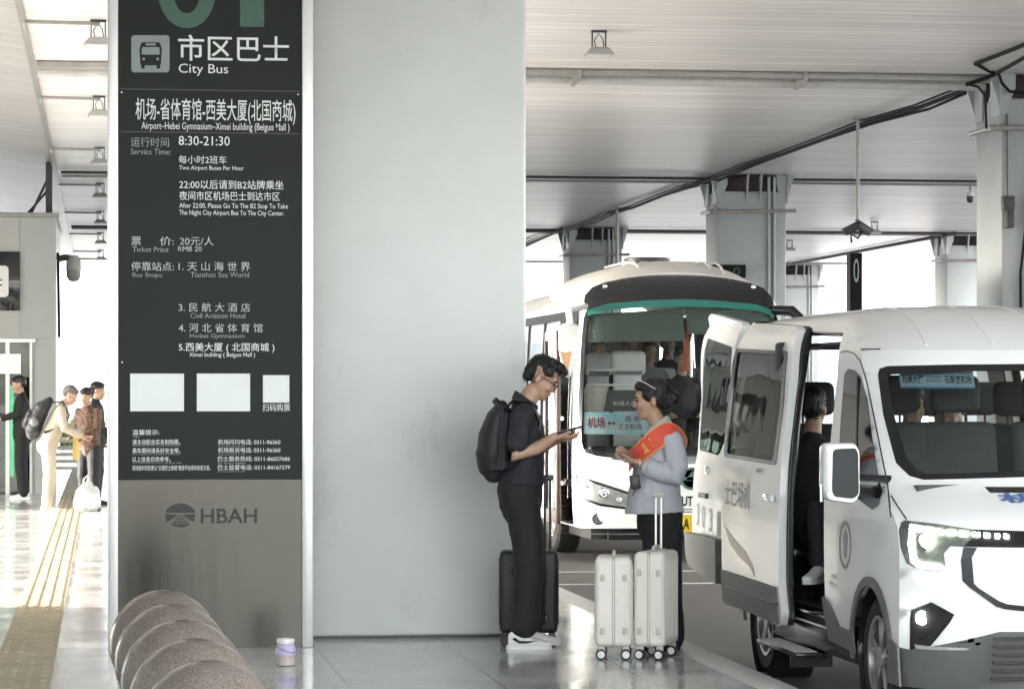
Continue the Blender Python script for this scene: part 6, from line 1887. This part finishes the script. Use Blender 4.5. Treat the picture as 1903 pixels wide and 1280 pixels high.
t = thing('dome_camera', 'white and black dome camera hanging under the pipe beside the right hand column', 'camera', (p.x, p.y, ZC))
b = MB(); b.tube([(0, 0, -0.02), (0, 0, -0.16)], 0.018, 8); b.build('stem', M_pipe, t)
b = MB(); b.lathe([(0.02, -0.15), (0.045, -0.165), (0.06, -0.2), (0.062, -0.24)], (0, 0, 0), 18); b.build('camera_cap', M_white, t)
b = MB(); b.lathe([(0.06, -0.24), (0.06, -0.3), (0.048, -0.335), (0.02, -0.35), (0.001, -0.352)], (0, 0, 0), 18); b.build('camera_dome', M_black, t)

# ------------------------------------------------------------------ kiosk on the left with glass door
ZB = 45.0
def kb(px, py, Z=ZB): return W(px, py, Z)
KY = onY(60, 930, kb(60, 930).y).y
kx1 = onY(104, 930, KY).x
t = thing('kiosk', 'pale grey panelled kiosk with a glass door and black sign band on the left', 'kiosk', (kx1 - 2.4, KY + 2, 0))
KI = t
ktop = onY(60, 404, KY).z
M_kp = mat('kiosk_panel', (0.40, 0.40, 0.385), 0.4, var=0.04, scale=1.2)
M_kp2 = mat('kiosk_panel_green', (0.37, 0.395, 0.385), 0.35, var=0.04, scale=1.2)
dxl, dxr = onY(-60, 700, KY).x, onY(60, 700, KY).x
dzt = onY(30, 636, KY).z
pxm = onY(37, 500, KY).x
b = MB()
b.box(kx1 - 4.8, pxm - 0.004, KY, KY + 0.1, dzt + 0.06, ktop); b.box(kx1 - 4.8, dxl, KY, KY + 0.1, 0, dzt + 0.056)
b.build('front_panel', M_kp, t, world=True, smooth=False)
b = MB(); b.box(pxm, kx1, KY, KY + 0.1, dzt + 0.06, ktop); b.box(dxr, kx1, KY, KY + 0.1, 0, dzt + 0.056); b.build('corner_panel', M_kp2, t, world=True, smooth=False)
b = MB(); b.box(kx1 - 0.08, kx1 - 0.002, KY + 0.102, KY + 4.5, 0, ktop - 0.002); b.box(kx1 - 4.8, kx1 - 4.7, KY + 0.102, KY + 4.5, 0, ktop - 0.002); b.box(kx1 - 4.7, kx1 - 0.09, KY + 4.4, KY + 4.5, 0, ktop - 0.01); b.build('side_wall', M_kp2, t, world=True, smooth=False)
b = MB(); b.box(kx1 - 4.85, kx1 + 0.05, KY - 0.06, KY + 4.6, ktop, ktop + 0.07, 0.01); b.build('roof', M_pipe, t, world=True, smooth=False)
a, c = onY(-70, 577, KY), onY(37, 468, KY)
b = MB(); b.box(a.x, c.x, KY - 0.05, KY - 0.002, a.z, c.z, 0.005); sg = b.build('sign_band', M_bmask, t, world=True)
a, c = onY(-40, 552, KY), onY(16, 494, KY)
b = MB()
pts = rrect(c.x - a.x, c.z - a.z, 0.06, 4, (a.x + c.x) / 2, (a.z + c.z) / 2)
b.prism([(x, KY - 0.056, z) for x, z in pts], (0, 0.005, 0)); pg = b.build('pictogram_plate', M_white, sg, world=True, smooth=False)
b = MB()
for py in (521, 530): 
    q, r_ = onY(-2, py + 2, KY), onY(4, py - 2, KY); b.box(q.x, r_.x, KY - 0.062, KY - 0.0575, q.z, r_.z)
b.build('pictogram', M_bmask, pg, world=True, smooth=False)
b = MB()
b.box(dxl, dxr + 0.05, KY - 0.03, KY + 0.06, dzt, dzt + 0.055); b.box(dxr - 0.04, dxr + 0.0, KY - 0.03, KY + 0.06, 0, dzt - 0.002); b.box(onY(14, 700, KY).x - 0.03, onY(14, 700, KY).x + 0.03, KY - 0.02, KY + 0.05, 0, dzt - 0.002)
b.build('door_frame', M_alu, t, world=True)
b = MB(); b.box(dxl, dxr - 0.045, KY + 0.02, KY + 0.03, 0.02, dzt - 0.004); b.build('door_glass', glass('kiosk_glass', (0.6, 0.7, 0.66), 0.35), t, world=True)
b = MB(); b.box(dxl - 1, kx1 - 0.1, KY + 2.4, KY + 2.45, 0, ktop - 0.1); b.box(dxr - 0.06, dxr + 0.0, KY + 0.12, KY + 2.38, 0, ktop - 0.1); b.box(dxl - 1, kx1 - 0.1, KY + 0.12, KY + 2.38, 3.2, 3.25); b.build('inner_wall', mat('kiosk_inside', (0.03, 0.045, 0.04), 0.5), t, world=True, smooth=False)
a, c = onY(-40, 694, KY + 1.2), onY(38, 658, KY + 1.2)
b = MB(); b.box(a.x, c.x, KY + 1.2, KY + 1.26, a.z, c.z); b.build('light_panel', mat('light_panel', (0.9, 0.9, 0.85), 0.4, emit=(1, 0.99, 0.93), estr=0.5), t, world=True)
a, c = onY(18, 885, KY + 0.6), onY(26, 715, KY + 0.6)
b = MB(); b.tube([((a.x + c.x) / 2, KY + 0.6, a.z), ((a.x + c.x) / 2, KY + 0.6, c.z)], 0.03, 8); b.build('green_tube', mat('green_tube', (0.1, 0.7, 0.35), 0.4, emit=(0.02, 0.75, 0.28), estr=0.25), t, world=True)
# mast on the kiosk roof
q = onY(90, 404, KY)
t = thing('roof_mast', 'dark upright mast with two slanting stays standing on the kiosk roof', 'mast', (q.x, KY + 0.5, ktop + 0.07))
zt_ = onY(90, 296, KY).z
b = MB(); b.box(-0.05, 0.05, -0.06, 0.06, 0, zt_ - ktop - 0.07); b.build('post', M_dark, t, smooth=False)
for q in (0.5, 0.7):
    b = MB(); b.tube([(-0.02, 0, (zt_ - ktop) * q - 0.07), (-0.34 + (q - 0.5) * 0.3, 0, 0.0)], 0.02, 6); b.build('stay', M_dark, t)
q = onY(110, 482, KY + 0.6)
t = thing('dome_camera', 'large grey dome camera on a wall arm at the corner of the kiosk', 'camera', (kx1, KY + 0.6, q.z))
k = ZB / F
b = MB(); b.tube([(0.0, 0, 0.0), (0.12, 0, 0.03), (0.22, 0, 0.02)], 0.05, 8); b.build('arm', M_dark, t)
b = MB(); b.lathe([(0.001, 0.07), (0.07, 0.06), (0.11, -0.02), (0.115, -0.16)], (0.26, 0, 0), 20); b.build('camera_cap', mat('camera_grey', (0.33, 0.34, 0.33), 0.4), t)
b = MB(); b.lathe([(0.112, -0.16), (0.11, -0.26), (0.07, -0.33), (0.001, -0.345)], (0.26, 0, 0), 20); b.build('camera_dome', mat('camera_dome_grey', (0.22, 0.23, 0.225), 0.3), t)
b = MB(); b.tube([(0.02, -0.02, 0.1), (0.03, -0.02, -0.5), (0.04, -0.02, -1.2)], 0.02, 6); b.build('cable', M_cable, t)

# ------------------------------------------------------------------ walkers on the left
def stander(label, px, py, ht, yaw, top, legs, shoem, hair, pose=0.0, near=None, far=None, skinm=M_skin, top_mat2=None, wr=0.02, headpitch=8):
    """standing person facing +x of its own frame; pose = forward bend in degrees; near/far = wrist points (x, y, z)"""
    p = onZ(px, py, 0)
    t = thing('person', label, 'person', (p.x, p.y, 0), yaw)
    k = ht / 1.75
    a = R(pose)
    def tp(x, y, z):        # torso points bend about the hip
        z0 = 0.92
        return Vector((x * math.cos(a) + (z - z0) * math.sin(a), y, z0 + (z - z0) * math.cos(a) - x * math.sin(a))) * k
    f = Fig(); P, M = head_shape(f, tp(0.03, 0, 1.60), k, R(headpitch + pose * 0.8), 1)
    f.limb([tp(-0.01, 0, 1.40), tp(0.01, 0, 1.53)], [0.055 * k, 0.05 * k])
    f.limb([tp(0, 0, 0.9), tp(0, 0, 1.2), tp(0, 0, 1.42)], [(0.10, 0.13), (0.10, 0.14), (0.06, 0.10)])
    n_ = near or (0.22, -0.2, 0.95); r_ = far or (0.22, 0.2, 0.95)
    for sy, wv in ((-1, n_), (1, r_)):
        sh = tp(-0.01, sy * 0.17, 1.38); w_ = Vector(wv) * k
        el = (sh + w_) / 2 + Vector((-0.10, sy * 0.05, -0.06)) * k
        f.limb([sh, el, w_], [0.045 * k, 0.038 * k, 0.026 * k], 10)
        d = (w_ - el).normalized()
        hand(f, w_, d, V3(0, 0, 1) if d.z < 0.5 else V3(0, -sy, 0), V3(0, -sy, 0.2), s=0.95 * k)
    for sy in (-1, 1): f.limb([V3(0, sy * 0.085, 0.92) * k, V3(0.02, sy * 0.09, 0.48) * k, V3(-0.02, sy * 0.09, 0.08) * k], [0.07, 0.05, 0.035], 10)
    f.fuse('body', skinm, t, 0.011, 3)
    f = Fig()
    f.limb([tp(0, 0, 0.86), tp(0, 0, 0.98), tp(0, 0, 1.2), tp(0, 0, 1.36), tp(-0.005, 0, 1.47)], [(0.135 * k, 0.175 * k), (0.13 * k, 0.17 * k), (0.125 * k, 0.18 * k), (0.105 * k, 0.185 * k), (0.06 * k, 0.075 * k)], 18)
    for sy, wv in ((-1, n_), (1, r_)):
        sh = tp(-0.01, sy * 0.16, 1.38); w_ = Vector(wv) * k
        el = (sh + w_) / 2 + Vector((-0.10, sy * 0.05, -0.06)) * k
        f.limb([sh, el, el + (w_ - el) * 0.8], [0.07 * k, 0.058 * k, 0.045 * k], 10)
    f.fuse('jacket', top, t, 0.012, 3, wr, 0.09)
    f = Fig()
    f.limb([V3(0, 0, 0.94) * k, V3(0, 0, 0.85) * k], [(0.125 * k, 0.17 * k), (0.12 * k, 0.165 * k)], 18)
    for sy in (-1, 1): f.limb([V3(0, sy * 0.085, 0.87) * k, V3(0.02, sy * 0.09, 0.48) * k, V3(-0.015, sy * 0.09, 0.09) * k], [0.105 * k, 0.085 * k, 0.075 * k], 12)
    f.fuse('trousers', legs, t, 0.012, 3, 0.018, 0.1)
    for sy in (-1, 1): shoe(t, V3(-0.02, sy * 0.09, 0) * k, R(-6 * sy), 0.27 * k, shoem)
    hair_cap(P, M, t, hair, [(-0.02, 0, 0.06, 0.100, 0.081, 0.076), (-0.06, 0, 0.02, 0.058, 0.076, 0.065), (0.035, 0, 0.095, 0.05, 0.06, 0.028)], vox=0.008)
    return t, tp, P
M_beige = mat('beige_cloth', (0.46, 0.40, 0.31), 0.8, var=0.12, scale=10, bump=0.2, bscale=25)
M_patt = mat('patterned_jacket', (0.12, 0.075, 0.055), 0.8, var=1.0, scale=26)
M_dsuit = mat('charcoal_cloth', (0.022, 0.022, 0.026), 0.8, var=0.2)
tA, tpA, _ = stander('man in black holding a phone in front of the kiosk glass door', 42, 927, 1.80, PI - YAW + R(12), M_blkcl, M_blkcl, M_shoe, M_hair, 2, (0.32, -0.10, 1.12), (0.32, 0.10, 1.12))
q = BASE[tA] @ V3(0.44, 0.0, 1.18)
t = thing('phone', 'small phone in the hands of the man in front of the kiosk', 'phone', tuple(q), PI - YAW)
b = MB(); b.box(-0.07, 0.07, -0.036, 0.036, -0.005, 0.005, 0.004, M=Matrix.Rotation(R(-35), 4, 'Y')); b.build('phone_body', mat('phone_grey', (0.16, 0.17, 0.18), 0.3), t)
tB, tpB, _ = stander('man in beige jacket and trousers bending forward, dark backpack on his back', 90, 950, 1.70, -YAW + R(8), M_beige, M_beige, M_shoe, M_hairg, 22, (0.46, -0.14, 0.98), (0.48, 0.12, 1.0), headpitch=14)
c0 = tpB(-0.24, 0, 1.2)
c = BASE[tB] @ c0
t = thing('backpack', 'dark grey backpack with side pocket worn by the bending man in beige', 'backpack', tuple(c), -YAW + R(8))
f = Fig()
def tb(x, y, z): return tpB(x, y, z) - c0
f.limb([tb(-0.24, 0, 0.96), tb(-0.27, 0, 1.12), tb(-0.25, 0, 1.3), tb(-0.19, 0, 1.44)], [(0.10, 0.13), (0.12, 0.155), (0.105, 0.15), (0.05, 0.10)], 18)
f.limb([tb(-0.37, 0, 1.02), tb(-0.37, 0, 1.2)], [(0.05, 0.11), (0.045, 0.11)], 14)
f.fuse('pack', mat('pack_grey', (0.03, 0.03, 0.033), 0.6, var=0.4, scale=14), t, 0.01, 3, 0.02, 0.1)
b = MB(); b.ball(tb(-0.27, -0.15, 1.1), 0.055, 0.03, 0.055, 12); b.build('side_pocket', mat('pocket_grey', (0.20, 0.20, 0.21), 0.5), t)
for sy in (-1, 1):
    b = MB(); b.tube([tb(-0.18, sy * 0.09, 1.42), tb(-0.02, sy * 0.11, 1.49), tb(0.12, sy * 0.12, 1.36), tb(0.12, sy * 0.13, 1.2), tb(-0.10, sy * 0.17, 1.02)], [(0.026, 0.01)] * 5, 8); b.build('strap', M_black, t)
tC, tpC, _ = stander('woman in brown patterned jacket and dark trousers holding a small box', 166, 947, 1.62, -PI / 2 - R(35), M_patt, M_dsuit, M_blkcl, M_hair, 4, (0.30, -0.12, 1.03), (0.30, 0.10, 1.0), skinm=M_skin2)
q = BASE[tC] @ V3(0.40, 0.0, 1.02)
t = thing('card_reader', 'grey hand held device with a yellow strip held by the woman in the patterned jacket', 'device', tuple(q), -PI / 2 - R(35))
b = MB(); b.box(-0.06, 0.06, -0.12, 0.12, -0.05, 0.05, 0.012); b.build('device_body', mat('device_grey', (0.24, 0.26, 0.26), 0.4), t)
b = MB(); b.box(-0.01, 0.03, 0.04, 0.11, -0.36, -0.04, 0.006); b.build('yellow_strip', mat('yellow_strip', (0.62, 0.44, 0.12), 0.6), t)
tD, _, _ = stander('dark haired person half hidden behind the woman in the patterned jacket', 178, 938, 1.70, -YAW, M_dsuit, M_dsuit, M_blkcl, M_hair, 0)
# white shopping bag on the floor
p = onZ(163, 950, 0)
t = thing('shopping_bag', 'bulging white plastic bag on the floor before the woman in the patterned jacket', 'bag', (p.x, p.y, 0))
k = p.y / F
f = Fig()
f.limb([V3(-6 * k, 0, 0.09), V3(-4 * k, 0, 0.24), V3(0, 0, 0.33)], [(21 * k, 0.15), (19 * k, 0.14), (10 * k, 0.08)], 16)
f.limb([V3(9 * k, -0.02, 0.10), V3(9 * k, 0, 0.24)], [(16 * k, 0.14), (13 * k, 0.12)], 16)
f.fuse('bag_body', mat('bag_white', (0.62, 0.64, 0.64), 0.35, var=0.12, scale=12), t, 0.010, 2, 0.05, 0.07)
b = MB()
for s in (-1, 1): b.tube([(s * 6 * k - 3 * k, s * 0.03, 0.3), (s * 5 * k - 2 * k, s * 0.03, 0.42), (0, s * 0.02, 0.47), (s * 2 * k, s * 0.03, 0.34)], 0.014, 6)
b.build('bag_handles', MATS['bag_white'], t)

# ------------------------------------------------------------------ passengers
def inbus(px, py, y): return onY(px, py, BY + y)
GB = 'passengers seated in the coach'
for px, py, y, lb, hm, sm in ((1112, 648, 2.75, 'coach passenger behind the grey seat at the left of its windscreen', M_hair, M_dsuit),
                          (1169, 640, 2.5, 'coach passenger behind the large headrest with the pale cover', M_hair, M_blkcl),
                          (1207, 652, 2.35, 'coach passenger leaning beside the large pale headrest', M_hair, mat('grey_cloth', (0.25, 0.26, 0.28), 0.8)),
                          (1240, 640, 3.6, 'coach passenger farther back in the middle of the aisle', M_hair, M_navy),
                          (1268, 668, 1.5, 'coach driver in dark clothes at the wheel', M_hair, M_dsuit)):
    bust(lb, inbus(px, py, y), hair=hm, shirt=sm, group=GB)
def invan(px, py, y): return onY(px, py, VY + y)
GV = 'passengers seated in the van'
for px, py, y, lb in ((1694, 757, 2.62, 'van passenger whose head shows above the front seat at the left of the windscreen'),
                      (1764, 774, 2.62, 'van passenger whose head shows above the middle headrest through the windscreen')):
    bust(lb, invan(px, py, y), shirt=M_dsuit, group=GV)
hd_ = W(1512, 760, 17.7)
t = bust('van passenger in dark clothes sitting by the open sliding door', hd_, shirt=M_dsuit, group=GV, yaw=R(62))
sp_ = W(1518, 1082, 17.1)
Mi = BASE[t].inverted()
a0, a1 = Mi @ Vector((sp_.x + 0.02, sp_.y + 0.1, sp_.z + 0.42)), Mi @ Vector((sp_.x + 0.015, sp_.y + 0.02, sp_.z + 0.09))
f = Fig(); f.limb([Mi @ Vector((hd_.x, hd_.y - 0.05, hd_.z - 0.72)), a0, a1], [0.08, 0.065, 0.05]); f.fuse('trouser_leg', M_dsuit, t, 0.012, 2)
d_ = (Mi.to_3x3() @ Vector((-0.55, -0.8, 0))).normalized()
shoe(t, Mi @ Vector((sp_.x + 0.01, sp_.y, sp_.z)), math.atan2(d_.y, d_.x), 0.27, M_shoe)

# ------------------------------------------------------------------ far things
q1, q2 = W(1580, 470, 62), W(1603, 470, 62)
t = thing('totem_sign', 'far black bus totem standing beyond the van roof', 'sign', (q1.x, q1.y, ROAD))
b = MB(); b.box(0, q2.x - q1.x, 0, 0.3, 0, q1.z - ROAD); b.build('sign_panel', mat('matte_black', (0.008, 0.008, 0.009), 0.6, spec=0.1), t, smooth=False)
b = MB(); text_in(b, '0', Vector((0.07, -0.004, q1.z - ROAD - 0.62)), (0.12, 0, 0), (0, 0, 0.5), 0.0); b.build('stop_number', M_inkd, t, smooth=False)
ys_ = row1[1].y - 0.8 - 0.16
a, c = onY(1326, 516, ys_), onY(1386, 492, ys_)
t = thing('sign_board', 'dark sign board with faint green lettering in front of the column behind the coach', 'sign', (a.x, a.y, a.z))
b = MB(); b.box(0, c.x - a.x, 0, 0.12, 0, c.z - a.z, 0.005); b.build('board', MATS['matte_black'], t)
b = MB(); text_in(b, '0', Vector(((c.x - a.x) * 0.6, -0.004, 0.04)), (0.12, 0, 0), (0, 0, 0.12)); b.build('lettering', M_inkg, t, smooth=False)
M_shed = mat('shed_white', (0.55, 0.54, 0.55), 0.6, var=0.03)
for (x0, x1, y0, zz, lb) in ((1747, 1783, 512, 84, 'low pale cabin beyond the far columns'), (1784, 1832, 498, 78, 'taller white cabin beside the far columns')):
    a, c = W(x0, 600, zz), W(x1, y0, zz)
    t = thing('cabin', lb, 'cabin', (a.x, a.y, ROAD - 0.12))
    b = MB(); b.box(0, c.x - a.x, 0, 3, 0, c.z - ROAD + 0.12); b.build('wall', M_shed, t, smooth=False)
    b = MB(); b.box(-0.06, c.x - a.x + 0.06, -0.06, 3.06, c.z - ROAD + 0.121, c.z - ROAD + 0.2); b.build('roof', M_pipe, t, smooth=False)
    b = MB(); b.box(0.15, 0.55, -0.02, -0.002, 1.0, 1.8); b.build('window', M_dglass, t, smooth=False)
M_fac = mat('facade_pale', (0.42, 0.44, 0.46), 0.6, var=0.05)
def building(lb, x, y, w, d, h, nx, nz, m=M_fac):
    t = thing('building', lb, 'building', (x, y, ROAD - 0.12))
    b = MB(); b.box(0, w, 0, d, 0, h); b.build('wall', m, t, smooth=False)
    b = MB(); b.box(-0.3, w + 0.3, -0.3, d + 0.3, h + 0.001, h + 0.6); b.build('roof', M_pipe, t, smooth=False)
    for i in range(nx):
        for j in range(nz):
            cw_, ch = w / nx, h / nz
            b = MB(); b.box(i * cw_ + cw_ * 0.2, i * cw_ + cw_ * 0.8, -0.05, -0.004, j * ch + ch * 0.25, j * ch + ch * 0.8); b.build('window', mat('far_window', (0.24, 0.27, 0.29), 0.3), t, smooth=False)
q = W(100, 730, 170)
building('pale office building seen through the gap on the left', q.x - 14, q.y, 19, 12, 16, 6, 4)
building('long pale terminal block beyond the far right end of the roof', 40, 190, 70, 20, 11, 14, 2)
def hedge_thing(lb, x0, x1, y, h):
    t = thing('hedge', lb, 'hedge', ((x0 + x1) / 2, y, ROAD - 0.12))
    b = MB()
    rnd = random.Random(5)
    for k in range(5200):
        c = Vector((rnd.uniform(x0, x1) - (x0 + x1) / 2, rnd.gauss(0, 0.35), h * rnd.random() ** 0.7 * (0.8 + 0.2 * math.sin(rnd.random() * 9))))
        s = rnd.uniform(0.06, 0.13)
        u = Vector((rnd.gauss(0, 1), rnd.gauss(0, 1), rnd.gauss(0, 1))).normalized(); v = u.orthogonal().normalized()
        b.poly([c + u * s, c + v * s * 0.5, c - u * s, c - v * s * 0.5])
    b.build('foliage', mat('hedge_leaf', (0.07, 0.13, 0.035), 0.6, var=0.5, scale=3), t, smooth=False, fixn=False)
    b = MB()
    for k in range(8): b.tube([((k - 3.5) * (x1 - x0) / 8, 0, 0), ((k - 3.5) * (x1 - x0) / 8 + 0.1, 0, h * 0.7)], 0.03, 6)
    b.build('stems', mat('hedge_stem', (0.08, 0.055, 0.04), 0.8), t)
q = W(140, 845, 88)
hedge_thing('clipped green hedge in the sunlight beyond the walkway', q.x - 3, q.x + 4, q.y, 1.1)
p = onZ(128, 938, 0)
t = thing('bench', 'low slatted bench behind the man in beige', 'bench', (p.x, p.y + 2.5, 0))
b = MB()
for k in range(5): b.box(-0.35, 0.35, k * 0.12, k * 0.12 + 0.08, 0.42, 0.45)
b.build('seat', M_pipe, t, smooth=False)
b = MB()
for k in range(4): b.box(-0.35, 0.35, 0.6, 0.63, 0.5 + k * 0.1, 0.55 + k * 0.1)
b.build('backrest', M_pipe, t, smooth=False)
for sx in (-0.3, 0.3):
    b = MB(); b.box(sx - 0.03, sx + 0.03, 0.02, 0.6, 0, 0.418); b.build('leg', M_dark, t, smooth=False)
